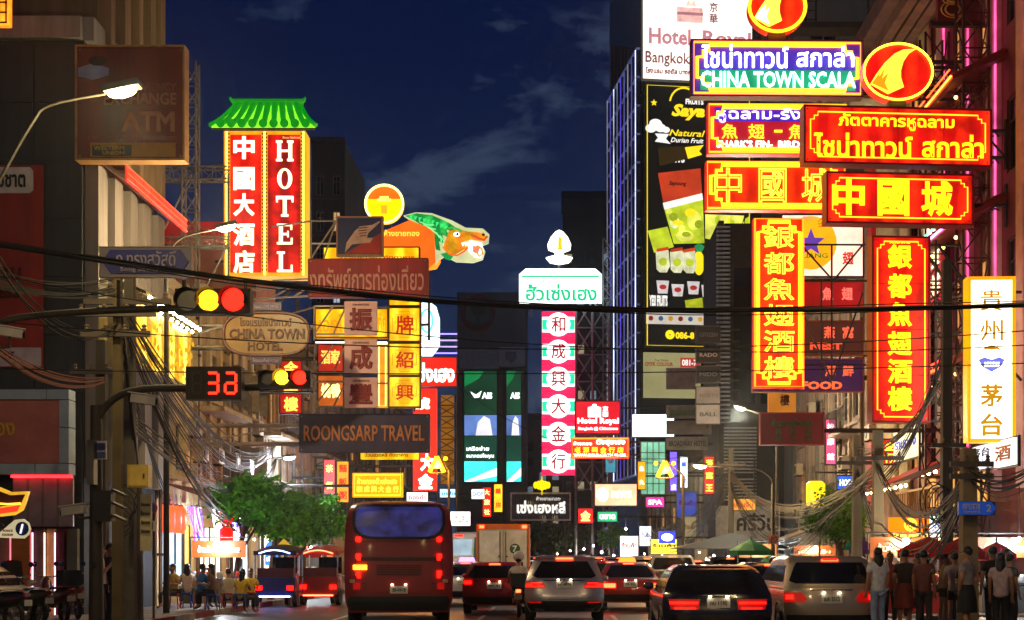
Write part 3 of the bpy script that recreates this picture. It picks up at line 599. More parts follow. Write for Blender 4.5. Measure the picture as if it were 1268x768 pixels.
s.panel(E('ffc8b0', 1.1, .25)).frame(DK, .04); s.disc(1003, 302, 32, 33, E('ff9a10', 1.0, .2), 'disc')
s.poly([(1003+18*(1 if k % 2 == 0 else .42)*math.sin(math.pi*k/5), 302-18*(1 if k % 2 == 0 else .42)*math.cos(math.pi*k/5)) for k in range(10)], E('5a3a9a', .8, .1), 'star', y=-.16)
s.text('翅', 1042, 313, 1056, 329, E('d01818', .8), .03, name='character').text('金', 1010, 271, 1022, 283, E('d01818', .8), .03, name='character').text('LIANG', 992, 315, 1024, 321, E('5a8a20', .5), .03, y=-.16)
s.text('ภัตตาคาร', 993, 263+6, 1010, 274, E('8a5aa0', .8))
Y = 44.
s = Sign('hanging_board', 'unlit dark red board with green Thai line and two rows of gold characters', 942, 513, 1018, 550, Y, .25)
s.panel(M('8a1210', .5, 0, .25, 1)).frame(M('b02a20', .5), .04).text('ห้างทองบ้วนฮั้ว', 955, 519, 1005, 529, M('3c7a30', .5), .02)
for r, v in ((0, 535), (1, 544)):
    for c, u in zip(('萬和金', '足金行')[r], (963, 981, 1000)): s.text(c, u-4, v-4, u+4, v+4, M('5c6a28', .5), .03, name='character')
s.arms(12.2, 1)
s = Sign('small_sign', 'small orange board with one dark character above the dark red board', 951, 487, 985, 512, 47, .2); s.panel(E('c87a20', .5, .3)).text('樓', 965, 489, 977, 503, M('5a1a10'), .03)
# ---- facade boards on the right building (turned along the wall)
def wall_sign(name, label, u0, v0, u1, v1, X, mat, texts, rz=RR):
    a = fac(u0, (v0+v1)/2, X); c = fac(u1, (v0+v1)/2, X); L = abs(a.y-c.y); hh = (v1-v0)*(a.y+c.y)/2/F
    o = thing(name, label, 'sign', (X, (a.y+c.y)/2, CH-(v1-CV)*(a.y+c.y)/2/F), rz)
    B().box(-L/2, L/2, -.15, .0, 0, hh).build('panel', mat, o); B().box(-L/2-.06, L/2+.06, -.05, .02, -.06, hh+.06).build('frame', DK, o)
    for t, m, z0, z1 in texts: letter(t, o, 0, hh*(z0+z1)/2, L*.85, hh*(z1-z0), -.155, m, .03, .03)
wall_sign('wall_sign', 'pale yellow wall light box with blue lettering below the tall plain red box', 1112, 530, 1143, 568, 11.7, E('f0e8b0', .8, .2), [('ร้านทอง', E('2a3ac0', .8), .35, .75)])
wall_sign('wall_sign', 'white wall light box with grey script under the lips sign', 1209, 552, 1236, 580, 11.3, E('e8f0ff', 1.2, .2), [('茅台', M('4a4a60'), .5, .9), ('Feitian', M('5a7ac0'), .1, .4)])
wall_sign('wall_sign', 'second white wall light box right of the grey script box', 1238, 545, 1262, 577, 11.3, E('fff0e8', 1.2, .2), [('酒', M('a06040'), .2, .8)])
wall_sign('wall_sign', 'cream and red poster strip with white swirls behind the tall plain red box', 1149, 298, 1172, 378, 11.9, E('b02028', .7, .4), [('富貴', E('fff0c0', 1.4), .55, .9), ('吉祥', E('fff0c0', 1.4), .1, .45)])
for i, u in enumerate((1150, 1161)):
    wall_sign('wall_sign', ('cream lit shop window strip above the swirl poster', 'cream lit shop window strip beside its twin above the poster')[i], u, 279, u+9, 297, 11.9, E('fff0c8', 2., .1), [])
s = Sign('banner_plaque', 'maroon pennant board with gold cloud scroll near the cornice', 1160, -20, 1223, 28, 40, .2); s.panel(M('6a1a14', .5))
for k in range(3): s.ring(1178, 14-k*16, 9, 7, M('d8a858', .5), 'scroll', .03); s.ring(1178, 14-k*16, 14, 10, M('d8a858', .5), 'scroll', .02)
B().box(-s.w/2-.2, s.w/2+.4, -.1, .1, -.12, 0).build('bracket', DK, s.o)
# ---- left: street sign, hotel oval, signs of the travel office
s = Sign('junction_sign', 'blue arrow shaped street name plate on pale board hung over the junction', 125, 307, 238, 343, 20.5, .06)
s.panel(M('a8a2a4', .5, 0, .15)).poly([(128,325),(138,310.5),(225,310.5),(235,325),(225,339.5),(138,339.5)], M('1c2ea0', .4, 0, .15), 'arrow_field')
LW = M('d8d4dc', .5, 0, 0); s.text('ถ.ทรงสวัสดิ์', 146, 312, 220, 331, LW, .012, y=-.064).text('Song Sawat Rd.', 151, 332, 213, 339, LW, .02, y=-.064).frame(M('8a8078', .4, .6), .012, .02)
s = Sign('exchange_sign', 'square brown bank exchange and teller machine sign projecting from the corner building', 99, 62, 229, 199, 35, .35)
s.panel(M('74200e', .5, 0, .45, 1.6, .15, 0, True)).seams(2, M('3a140c')).frame(M('b98a50', .5, .3), .05)
T = M('b06a48', .5, 0, 0); s.text('ATM', 153, 141, 219, 166, T, .04).text('EXCHANGE', 132, 118, 221, 133, T, .02).text('CURRENCY', 160, 106, 221, 116, M('97503a'), .01).text('บริการรับชำระเงิน แลกเปลี่ยนเงินตรา', 113, 170, 221, 176, M('a85a40'), .01)
s.poly([(115,180),(220,180),(220,197),(115,197)], M('b07a18', .5), 'yellow_strip'); s.poly([(118,183),(166,183),(166,196),(118,196)], M('16120e', .5), 'black_tag', y=-.21)
s.text('WESTERN', 120, 184, 158, 189.5, M('c8a030'), .04, y=-.245).text('UNION', 131, 190.5, 158, 195.5, M('c8a030'), .04, y=-.245)
s.poly([(100,88),(118,82),(138,88),(138,96),(118,102),(100,98)], M('8a90b8', .5), 'logo_wave'); s.disc(124, 79, 11, 6, M('3a1812'), 'logo')
s.stay([((97,100,.1),(80,100,1.2)),((97,170,.1),(80,170,1.2))], r=.06)
s = Sign('corner_sign', 'narrow orange lit grid sign cut by the edge high on the corner building', -14, -30, 12, 32, 34, .3); s.panel(E('ff7a18', 1.6, .6, 3))
for k in range(5): B().box(-s.w/2, s.w/2, -.2, -.16, s.h*k/5, s.h*k/5+.03).build('grid_bar', DK, s.o)
for k in range(4): B().box(-s.w/2+s.w*k/3-.015, -s.w/2+s.w*k/3+.015, -.24, -.21, 0, s.h).build('grid_bar', DK, s.o)
Y = 42.
s = Sign('oval_sign', 'oval olive brown hotel sign with dark lettering hung from the shophouse', 278, 388, 384, 441, Y, .25)
n = 40; s_poly = []
for k in range(n):
    a = 2*math.pi*k/n; c, d = math.cos(a), math.sin(a)
    s_poly.append((s.x(331+53*math.copysign(abs(c)**.62, c)), s.z(414.5+26.5*math.copysign(abs(d)**.75, d))))
B().prism(s_poly, -.12, .12).build('panel', M('765418', .45, 0, .3, 1.5), s.o); B().tube([(x, -.13, z) for x, z in s_poly], .05, 6, True).build('rim', M('4a1c10', .5), s.o)
D2 = M('4a2410', .5); s.text('โรงแรมไชน่าทาวน์', 298, 394, 362, 405, D2, .02).text('CHINA TOWN', 285, 408, 378, 421, D2, .035).text('HOTEL', 308, 424, 351, 435, D2, .035)
for v0, v1 in ((376, 386), (443, 452)):
    s.poly([(312,v0),(350,v0),(350,v1),(312,v1)], M('2a1a3a', .5), 'name_plate', d=.08); s.text('โรงแรมไชน่าทาวน์', 315, v0+2, 347, v1-2, M('a08ab0'), .01, y=-.22)
s.arms(-12, 2, M('6a6058', .5, .5))
Y = 50.
s = Sign('hotel_sign', 'tall red and gold hotel sign with green tiled lit roof', 281, 167, 381, 345, Y, .9)
s.panel(E('e8a010', .75, .25, 2)); 
for (a, c), mt in (((289, 327), E('b80806', .9, .5, 1.1, True, None, 'ff2410')), ((335, 375), E('8a0408', .8, .7, 1.1, True, None, 'e81410'))):
    s.poly([(a,172),(c,172),(c,341),(a,341)], mt, 'red_field')
for x in (284.5, 331, 378.5): s.poly([(x-1.2,168),(x+1.2,168),(x+1.2,344),(x-1.2,344)], E('ffe060', 1.6, .1), 'lit_edge')
dots = B()
for u in (287.5, 328.8, 333.5, 376.5):
    for k in range(38): v = 171+k*4.5; dots.box(s.x(u)-.025, s.x(u)+.025, -.52, -.48, s.z(v)-.025, s.z(v)+.025)
tag(dots.build('border_studs', M('6a2a08'), s.o), kind='stuff')
IV = E('fff2c0', 1.7, .1, 2)
chars(s, '中國大酒店', 306, (188, 226, 258, 294, 328), 26, 28, IV, thick=.035, y=-.487)
def serif(ch, u, v, w_, h_):                      # slab serif capitals cut from bars
    b = B(); a = lambda u0, v0, u1, v1: b.box(s.x(u+u0*w_/2), s.x(u+u1*w_/2), -.53, -.484, s.z(v-v0*h_/2), s.z(v-v1*h_/2))
    st = .42
    if ch == 'H':
        for q in (-1, 1): a(q*.65-.2,-.8,q*.65+.2,.8); a(q*.65-.36,.8,q*.65+.36,1); a(q*.65-.36,-1,q*.65+.36,-.8)
        a(-.45,-.09,.45,.09)
    if ch == 'T': a(-.2,-.8,.2,.72); a(-.42,-1,.42,-.8); a(-1,.72,1,1); a(-1,.4,-.82,.72); a(.82,.4,1,.72)
    if ch == 'E': a(-.66,-.8,-.24,.8); a(-.9,.8,.86,1); a(-.9,-1,.9,-.8); a(-.24,-.09,.45,.09); a(.68,.42,.86,.8); a(.72,-.8,.9,-.38); a(.3,-.3,.45,-.09); a(.3,.09,.45,.3)
    if ch == 'L': a(-.66,-.8,-.24,.8); a(-.9,.8,0,1); a(-.9,-1,.9,-.8); a(.72,-.8,.9,-.3)
    if ch == 'O':
        P = [(math.cos(2*math.pi*k/32), math.sin(2*math.pi*k/32)) for k in range(32)]
        for k in range(32):
            p, q = P[k], P[(k+1) % 32]; f = lambda t, i: (s.x(u+t[0]*w_/2*(.86 if i else .44)), s.z(v-t[1]*h_/2*(1 if i else .84)))
            b.prism([f(p,1), f(q,1), f(q,0), f(p,0)], -.53, -.484)
    b.build('character', IV, s.o)
for ch, v in zip('HOTEL', (192, 226, 260, 294, 328)): serif(ch, 356, v, 21, 25)
s.text('Since National', 353, 174, 375, 177, E('e0a060', .8), y=-.487)
GR = E('0aa81c', .4, .25, 3); GR2 = E('8cff28', .85, .3, 3)
zt, zb, zo = s.z(128), s.z(162), s.z(165)
rf = B().add([(s.x(290),.25,zt),(s.x(370),.25,zt),(s.x(394),-.6,zb),(s.x(267),-.6,zb),(s.x(290),.25,zt-.12),(s.x(370),.25,zt-.12),(s.x(394),-.6,zb-.12),(s.x(267),-.6,zb-.12)],[(0,1,2,3),(4,5,6,7),(0,1,5,4),(1,2,6,5),(2,3,7,6),(3,0,4,7)]).build('roof', GR2, s.o)
for k in range(9):
    t = (k+.5)/9; p = Vector((s.x(290+80*t), .22, zt+.04)); q = Vector((s.x(272+117*t), -.62, zb+.06))
    mid = p.lerp(q, .55) + Vector((0, -.02, -.16)); B().tube(smooth_line([p, mid, q], 4), .115, 8).build('roof_tile', GR, rf, 50)
    B().lathe([(.15,0),(.15,.05)], (q.x, q.y-.08, q.z), 12, 'y').build('tile_end', GR, rf)
B().tube([(s.x(286),.25,zt+.12),(s.x(374),.25,zt+.12)], .12, 8).build('ridge', GR, rf)
for q in (-1, 1): B().tube(smooth_line([(s.x(330+q*44),.25,zt+.15),(s.x(330+q*46),.2,zt+.22),(s.x(330+q*47),.2,zt+.28)], 3), [.08,.07,.06,.05,.05,.04,.02], 6).build('ridge_horn', GR, rf)
for q in (-1, 1): B().tube(smooth_line([(s.x(330+q*41),.25,zt),(s.x(330+q*53),-.3,zb+.35),(s.x(330+q*65),-.62,zb)], 4), .08, 6).build('hip_tile', GR, rf)
B().box(s.x(267), s.x(394), -.62, -.5, zo, zb-.13).build('eave_board', M('4a3a10'), s.o)
s.stay([((281,200,.55),(262,200,.55)),((281,320,.55),(262,320,.55)),((300,345,.5),(300,420,.5)),((365,345,.5),(365,420,.5)),((300,420,.5),(365,345,.5))], r=.06)
# scaffold tower between the corner building and the hotel sign
o = thing('scaffold_tower', 'pale steel scaffold tower beside the tall hotel sign', 'scaffold', (at(236,0,46).x, 46, 9.4)); PS = M('8f8478', .5, .4, .3, 3)
B().lattice((0,0,0),(0,0,at(0,78,46).z-9.4),(.22,0,0),(0,.22,0),12,.035).build('mast', PS, o)
zz = [at(0, v, 46).z-9.4 for v in (215, 235, 255, 300)]
B().lattice((-1.1,.1,zz[0]),(1.2,.1,zz[0]),(0,0,.2),(0,.22,0),5,.03).build('beam', PS, o); B().lattice((-1.1,.1,zz[3]),(1.2,.1,zz[3]),(0,0,.15),(0,.2,0),5,.03).build('beam', PS, o)
b = B()
for p, q in (((-1.1,.1,-.05),(-1.1,.1,zz[0])),((1.2,.1,-.05),(1.2,.1,zz[0])),((-1.1,.1,zz[3]),(0,.1,zz[0])),((0,.1,0),(1.2,.1,zz[3])),((-1.1,.1,0),(0,.1,zz[3]))): b.tube([p, q], .035, 5)
b.build('brace', PS, o)
# airline style emblem board, travel office boards
Y = 46.
PSW = M('a89a8c', .5, .3, .3, 3)
s = Sign('emblem_board', 'square navy and red emblem board with pale slanted mark on the scaffold', 419, 271, 473, 316, Y, .2)
s.panel(M('1c2558', .45, 0, .15)).frame(M('9a6a52', .5), .05); s.poly([(428,315),(472,290),(472,315)], M('a8201c', .45), 'red_field')
s.poly([(430,302),(440,288),(446,282),(462,280),(471,275),(471,277),(457,290),(455,296),(463,296),(459,302),(437,304),(428,314)], M('c8a090', .5), 'mark', y=-.14)
for k in range(4): s.poly([(444+k,284.+k*3.2),(456+k*-.5,283.+k*3.2),(455.5-k*.5,284+k*3.2),(443.5+k,285.+k*3.2)], M('5a3038'), 'mark_line', y=-.18)
s.stay([((473,300,.2),(384,300,.2)),((384,272,.2),(419,272,.2)),((384,318,.2),(384,272,.2)),((384,318,.2),(415,272,.2)),((400,318,.2),(415,272,.2)),((384,272,.2),(330,272,1)),((473,340,.2),(330,340,1.)),((446,316,.2),(446,345,.2))], PSW, .03)
s = Sign('travel_board', 'long unlit red board with large pale Thai letters', 383, 322, 530, 368, Y, .25, -2)
s.panel(M('a01420', .5, 0, .4, 1.6, .15, 0, True)).seams(4).text('งทรัพย์การท่องเที่ยว', 384, 330, 526, 361, M('d89a8a', .5, 0, .1), .015).frame(M('8a1018'), .02).stay([((383,350,.3),(330,352,.6)),((383,364,.3),(330,364,.6)),((383,350,.3),(360,364,.4)),((360,350,.4),(330,364,.6)),((330,352,.6),(290,352,1.)),((330,364,.6),(290,364,1.))], PSW, .035)
s = Sign('travel_board', 'long unlit navy travel office board with tan capital letters', 372, 514, 532, 560, Y, .25, 0)
s.panel(M('2c1c4a', .5, 0, .4, 1.6, .15, 0, True)).seams(4, M('181028')).text('ROONGSARP TRAVEL', 377, 527, 526, 547, M('c87a40', .5, 0, .1), .02).frame(M('3a2450'), .02).arms(-12, 2, PSW)
for c, v0, v1 in (('振', 374, 415), ('成', 421, 463), ('豐', 468, 505)):
    s = Sign('character_board', {'振': 'pink square board with dark red character, topmost of three', '成': 'pink square board with dark red character, middle of three', '豐': 'pink square board with dark red character, lowest of three'}[c], 427, v0, 467, v1, Y-.5, .2, 0, group='pink character boards')
    s.panel(M('f4beb6', .5, 0, .2, 2)).text(c, 433, v0+8, 462, v1-4, M('8a1018', .5, 0, 0), .035, name='character').text('CHIN SENG HONG', 437, v0+3, 458, v0+5.5, M('a06a60'))
    s.stay([((427,v0+4,.15),(388,v0+4,.15)),((427,v1-2,.15),(388,v1-2,.15)),((388,v0+4,.15),(388,v1+6,.15)),((388,v1-2,.15),(412,v0+4,.15)),((412,v1-2,.15),(426,v0+8,.15)),((388,v0+6,.15),(330,v0+6,2.)),((467,v0+6,.15),(480,v0+6,.15))], PSW, .03)
# yellow restaurant boards
Y = 54.
YP = E('e89c00', .85, .4, 1.4, True, None, 'ffd820'); RL = E('c8140a', .6, 0)
s = Sign('yellow_board', 'bright yellow light box with orange Thai letters behind the pink boards', 392, 384, 480, 418, Y, .3)
s.panel(YP).frame(M('8a6010'), .05).text('เอกไ', 396, 390, 425, 412, E('e88a10', .9, 0), .02).text('ภก', 468, 394, 479, 412, E('e88a10', .9, 0), .02).arms(-12, 1, PSW)
B().box(-s.w/2, s.w/2, -.22, -.16, -.28, -.2).build('tube_lamp', E('fff080', 5, 0), s.o)
s = Sign('yellow_board', 'yellow banner board with small red letters above the red travel board', 402, 308, 519, 322, Y, .3); s.panel(YP).text('ร้านอาหารจีน ภัตตาคาร', 420, 317, 514, 321.8, RL, .03).frame(M('4a3a10'), .04).stay([((410,322,.2),(410,340,.2)),((500,322,.2),(500,340,.2))])
for c, v0, v1, lb in (('塔', 338, 379, 'yellow light box with red character partly behind the red travel board, topmost of column'), ('牌', 383, 423, 'yellow light box with red character, second of the yellow column'), ('紹', 427, 465, 'yellow light box with red character, third of the yellow column'), ('興', 468, 504, 'yellow light box with red character, lowest of the yellow column')):
    s = Sign('yellow_box', lb, 483, v0, 520, v1, Y, .35, group='yellow character column'); s.panel(E('eca400', .85, .4, 1.6, True, None, 'ffe030')).frame(M('7a5a10', .5), .05)
    s.text(c, 491, v0+9, 513, v1-8, E('d02a0a', .55, 0), .02, name='character').line(E('d08a10', .6, 0), .12, .012, 'border_line', .25)
    s.stay([((490,v1,0),(490,v1+6,0)),((513,v1,0),(513,v1+6,0))], r=.04)
s = Sign('yellow_board', 'small yellow board with dark Thai line under the navy travel board', 447, 555, 518, 569, Y, .2); s.panel(YP).text('บ้วนฮวดหลี ภัตตาคาร', 452, 561, 506, 566, M('5a3a08'), .02)
s = Sign('lit_panel', 'orange red lit backing panel beside the pink boards', 468, 425, 480, 505, Y+.5, .2); s.panel(E('e0780a', .9, .6, 1.5)).line(E('ffe080', 3, 0), .06, .02)
s = Sign('orange_board', 'orange board with gold rim and two rows of faint characters above the red bus', 437, 586, 499, 616, 58, .25)
s.panel(E('ff9a08', 1.0, .2)).line(E('ffc030', 1.4, 0), .08, .03).text('ห้างทองฮั่วเซ่งเฮง', 443, 592, 492, 600, E('ffd840', 1.5, 0), .03)
for k in range(6): s.text('和成興大金行'[k], 442+k*9, 602, 449+k*9, 610, E('ffd840', 1.5, 0), .03, name='character')
s.arms(-12, 1)
# dragon sign
Y = 60.
s = Sign('dragon_sign', 'glowing dragon head sign with green mane above an orange board', 475, 262, 606, 336, Y, .35)
s.poly([(475,288),(508,274),(538,286),(540,326),(528,336),(475,336)], E('e85a10', 1.0, .3, .8), 'board', y=.1, d=.3); s.text('ห้างขายทอง', 476, 286, 520, 294, E('ffc040', 1.2, 0), .03)
s.poly([(500,268),(515,264),(535,265),(560,274),(577,283),(598,284),(606,291),(605,302),(597,305),(601,312),(598,322),(586,326),(565,325),(551,318),(545,322),(540,330),(536,312),(532,296),(520,282)], E('d8e0a8', .55, .3, 1.2), 'outline_panel', y=.02, d=.16)
s.poly([(502,268.5),(516,265.5),(536,268),(556,277),(566,284),(562,290),(552,284),(558,296),(548,292),(552,304),(544,300),(546,312),(540,310),(538,296),(530,285),(516,276)], E('0a7a30', .75, .5, 3, True, None, '30c050'), 'mane', y=-.15)
s.poly([(556,288),(566,284),(578,288),(590,289),(600,290),(602,297),(596,300),(584,298),(574,301),(580,308),(572,312),(562,318),(553,314),(548,308),(552,300)], E('c88a10', .8, .5, 3, True, None, 'ff7a18'), 'face', y=-.19)
s.poly([(582,299),(597,302),(599,312),(596,321),(588,320),(580,312)], E('fff8e8', 1.2, 0), 'mouth', y=-.19); s.disc(566, 292, 4, 2.6, E('ffffff', 1.6, 0), 'eye', y=-.23); s.disc(567, 292, 1.6, 1.8, M('201008'), 'pupil', y=-.27)
B().tube([(s.x(a), -.24, s.z(c)) for a, c in ((590,313),(594,319),(598,316),(597,310),(592,306),(588,309))], .04, 5).build('whisker', E('c88a10', .8, 0), s.o)
B().tube([(s.x(a), -.24, s.z(c)) for a, c in ((584,293),(592,297),(600,299),(604,294))], .05, 5).build('whisker', E('c83a10', .8, 0), s.o)
for k in range(5): s.poly([(572+k*3.4,302.5-k*.4),(575+k*3.4,302.2-k*.4),(573.5+k*3.4,307)], E('ffffff', 1.5, 0), 'tooth', y=-.235)
for k in range(9): s.poly([(508+k*5.4,268.5+k*1.1+(k>5)*(k-5)),(512+k*5.4,268+k*1.3+(k>5)*(k-5)),(509+k*5.2,273+k*1.6)], E('30c868', .9, .2), 'mane_scale', y=-.185, d=.03)
for k in range(6): B().tube(smooth_line([(s.x(520+k*5),-.2,s.z(276+k*3.4)),(s.x(530+k*4),-.22,s.z(280+k*4)),(s.x(538+k*2.2),-.2,s.z(280+k*5.4))], 3), .025, 4).build('mane_strand', E('7ae090', .9, 0), s.o)
B().tube([(s.x(a), -.24, s.z(c)) for a, c in ((553,286),(560,283),(568,286),(573,289))], .05, 5).build('brow', E('30a040', .8, 0), s.o); s.disc(599, 292.5, 2, 1.4, M('7a2008'), 'nostril', y=-.23); s.poly([(553,314),(562,318),(558,324),(552,322),(546,316)], E('0a8a40', .8, .3), 'beard', y=-.19)
B().tube([(s.x(a), -.22, s.z(c)) for a, c in ((580,308),(575,313),(566,318),(556,316))], .035, 5).build('jaw_line', E('d84a10', .9, 0), s.o); s.poly([(586,306),(595,308),(592,316),(586,314)], E('e8705a', 1., .2), 'tongue', y=-.235)
s.poly([(528,325),(545,316),(546,326),(541,334),(530,336)], E('ff8a20', 1.1, .3), 'scroll', y=-.1)
s.stay([((500,300,.4),(500,420,.4)),((530,330,.4),(530,420,.4)),((500,420,.4),(530,330,.4)),((540,300,.35),(440,300,.35)),((530,400,.4),(380,400,2.))], r=.06)
s = Sign('coin_sign', 'round golden disc sign with orange arc top above the dragon board', 454, 233, 501, 279, Y+.3, .3)
s.disc(477.5, 256, 23.5, 23.5, E('ffc000', 1.2, .2, 1.), 'panel', d=.3); s.poly([(477.5-20*math.cos(math.pi*k/12), 250-15*math.sin(math.pi*k/12)) for k in range(13)], E('f06010', 1.1, .2), 'orange_arc', y=-.46)
s.poly([(472,247),(483,247),(483,250),(486,250),(486,253),(469,253),(469,250),(472,250)], E('ffe060', 1.3, 0), 'crown', y=-.5); s.poly([(474,258),(481,258),(481,268),(474,268)], E('e8a020', .9, 0), 'tablet', y=-.46)
s.ring(477.5, 256, 23, 23, E('fff080', 2.2, 0), 'rim', .05, y=-.5); s.stay([((470,279,0),(470,300,0)),((485,279,0),(485,300,0))])
# cyan tube shape and violet tubes beyond the yellow column
Y = 68.
s = Sign('lantern_sign', 'tall white and cyan lit pod sign behind the yellow column', 521, 374, 545, 442, Y, .4)
s.poly([(521,374),(530,374),(541,382),(545,396),(545,430),(536,442),(521,442)], E('d8f4ff', 1.8, .15), 'panel', d=.3)
s.ring(530, 400, 7, 14, E('3ac0a0', 2.5, 0), 'neon_loop', .05, y=-.6); s.text('A', 522, 432, 530, 441, E('ffffff', 3, 0), .05, y=-.6); s.arms(-12, 1)
s = Sign('neon_rack', 'rack of thin violet neon tubes beside the cyan pod sign', 531, 413, 566, 440, Y+1, .1)
for k in range(4): B().tube([(-s.w/2, 0, .1+k*s.h/3.4), (s.w/2, 0, .1+k*s.h/3.4)], .035, 5).build('neon_tube', E('6a5cff', 3.5, 0), s.o)
s.stay([((532,413,.1),(532,440,.1)),((565,413,.1),(565,440,.1)),((532,430,.1),(450,430,.4))])
s = Sign('gold_shop_sign', 'red lit sign with big white Thai letters beyond the yellow column', 514, 444, 565, 478, Y, .3)
s.panel(E('e01008', 1.3, .2)).text('ซ่งเฮง', 517, 450, 563, 474, E('fff4e8', 2.6, 0), .04).frame(REDF, .04); s.arms(-12, 1)
s = Sign('gold_shop_column', 'narrow red lit column sign with white characters beside the yellow scaffold', 512, 482, 541, 608, Y+2, .4)
s.panel(E('e81a0a', 1.1, .45, .5)).text('大', 521, 562, 537, 584, E('fff0d8', 2.6, 0), .05, name='character').text('金', 518, 587, 537, 606, E('fff0d8', 2.6, 0), .05, name='character').text('號', 513, 493, 533, 508, E('fff0d8', 2.6, 0), .05, name='character')
s.arms(-12, 2)
o = thing('scaffold', 'ochre sheet behind crossed steel scaffold right of the red column sign', 'scaffold', at(553, 600, 74)); k = 74/F
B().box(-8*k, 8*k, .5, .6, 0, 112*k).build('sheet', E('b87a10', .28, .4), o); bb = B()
for j in range(8):
    for x0, x1 in ((-12, 12), (12, -12)): bb.tube([(x0*k, 0, j*14*k), (x1*k, 0, (j+1)*14*k)], .04, 4)
    bb.tube([(-12*k, 0, j*14*k), (12*k, 0, j*14*k)], .04, 4)
for x0 in (-12, 12): bb.tube([(x0*k, 0, -4), (x0*k, 0, 112*k)], .06, 5)
bb.build('braces', STEEL, o)
s = Sign('small_sign', 'small white light box with red Thai letters right of the red bus', 556, 634, 582, 651, 70, .2); s.panel(E('fff0e8', 2., .1)).text('ดินลิน', 563, 639, 580, 647, E('c86a60', .8), .03).arms(-9, 1)
# ---- centre: gold shop column (right side, Y 140)
Y = 140.
s = Sign('gold_shop_header', 'large white light box with trapezoid top and green Thai letters over the striped column', 643, 334, 745, 375, Y, 1.)
B().prism([(s.x(a), s.z(c)) for a, c in ((643,375),(745,375),(745,341),(737,334),(651,334),(643,341))], -.5, .5).build('panel', E('f0fff6', 2.0, .1, .3), s.o)
s.poly([(645,343),(743,343),(741,345),(647,345)], E('20b070', 1.0, 0), 'green_line', d=.1).data
s.text('ฮั้วเซ่งเฮง', 651, 353, 739, 374, E('18b878', .95, .1), .03, d=.1).text('ห้างขายทอง', 672, 346, 722, 352, E('d0a0a0', .9, 0), .02, d=.1)
s.stay([((657,375,.3),(657,392,.3)),((740,375,.3),(740,392,.3))], r=.1)
q = Sign('flame_ornament', 'white lit flame ornament with golden figure on top of the white header', 676, 287, 709, 329, Y, .6, 0, 'ornament')
q.poly([(692.5,287),(697,289),(703,296),(707,305),(706,311),(698,314),(698,318),(709,321),(704,327),(692,329),(681,327),(676,321),(687,318),(687,314),(679,311),(678,305),(682,296),(688,289)], E('fff8f0', 2.2, .1), 'flame', d=.5)
q.poly([(693,294),(696,299),(696,308),(697,312),(690,312),(691,308),(691,299)], E('e8b010', 1.2, 0), 'figure', y=-.84, d=.1); q.stay([((692,326,0),(692,336,0))], r=.12)
for i, (c, v) in enumerate(zip('和成興大金行', (403, 436.5, 470, 504, 538, 572))):
    s = Sign('striped_box', 'red, green and white light box with one character, ' + ('topmost', 'second', 'third', 'fourth', 'fifth', 'lowest')[i] + ' of the six box column', 671, v-16.4, 712, v+16.4, Y, .8, group='gold shop column boxes')
    s.panel(E('d81440', 1.5, .2)); s.poly([(671.4,v-9.5),(711.6,v-9.5),(711.6,v+9.5),(671.4,v+9.5)], E('f0f4f0', 1.3, .1), 'white_band', d=.06)
    for a, d in ((671.6, 678), (705, 711.4)): s.poly([(a,v-6),(d,v-6),(d,v+6),(a,v+6)], E('08c088', 1.3, .2), 'green_patch', y=-.47, d=.06)
    s.disc(691.5, v, 14.5, 14.5, E('fffaf4', 1.9, .05), 'disc', y=-.54, d=.06); s.text(c, 682.5, v-10, 700.5, v+9.5, E('c01830', .55, 0), .02, name='character', y=-.62, d=.06)
o = thing('column_scaffold', 'grey cross braced steel scaffold right of the striped six box column', 'scaffold', at(734, 600, Y+1)); k = Y/F; bb = B(); GS = M('7a7e88', .5, .4)
for j in range(7):
    z0, z1 = (j*33.6-6)*k, (j*33.6+27.6)*k
    for p, q in (((-21,z0),(21,z0)),((-21,z0),(0,z1)),((0,z0),(-21,z1)),((0,z0),(21,z1)),((21,z0),(0,z1))): bb.tube([(p[0]*k,0,p[1]),(q[0]*k,0,q[1])], .09, 4)
for x in (-21, 0, 21): bb.tube([(x*k,0,-7),(x*k,0,222*k)], .14, 5)
bb.build('braces', GS, o); B().lattice((19*k,1.2,-7),(19*k,1.2,310*k),(.45,0,0),(0,.45,0),26,.09).build('mast', GS, o)
for i in range(6): B().tube([(-60*k, .3, (28+i*33.6)*k), (-20*k, .3, (28+i*33.6)*k)], .1, 4).build('bracket', GS, o)
Y = 118.
s = Sign('hotel_board', 'square red hotel board with white crest and lettering beside the striped column', 713, 498, 767, 537, Y, .5)
s.panel(E('b80c1c', 1.1, .2)).frame(REDF, .1).text('Hotel Royal', 715, 518, 766, 527, E('fff0f0', 2.2, 0), .04, d=.08).text('Bangkok @ Chinatown', 716, 529, 765, 534, E('fff0f0', 2.0, 0), .04, d=.08)
s.poly([(728,517),(728,505),(733,504),(734,501),(738,501),(739,504),(744,505),(744,517)], E('fff0f0', 2.2, 0), 'crest', d=.08)
for c, v in (('京', 507), ('華', 514)): s.text(c, 746, v-3.5, 753, v+3, E('fff0f0', 2.0, 0), .03, name='character', d=.08)
s.stay([((767,505,.3),(830,505,.3)),((767,530,.3),(830,530,.3))], r=.08)
s = Sign('gold_board', 'orange red board with white Thai line and row of yellow characters', 707, 542, 779, 568, Y-4, .5)
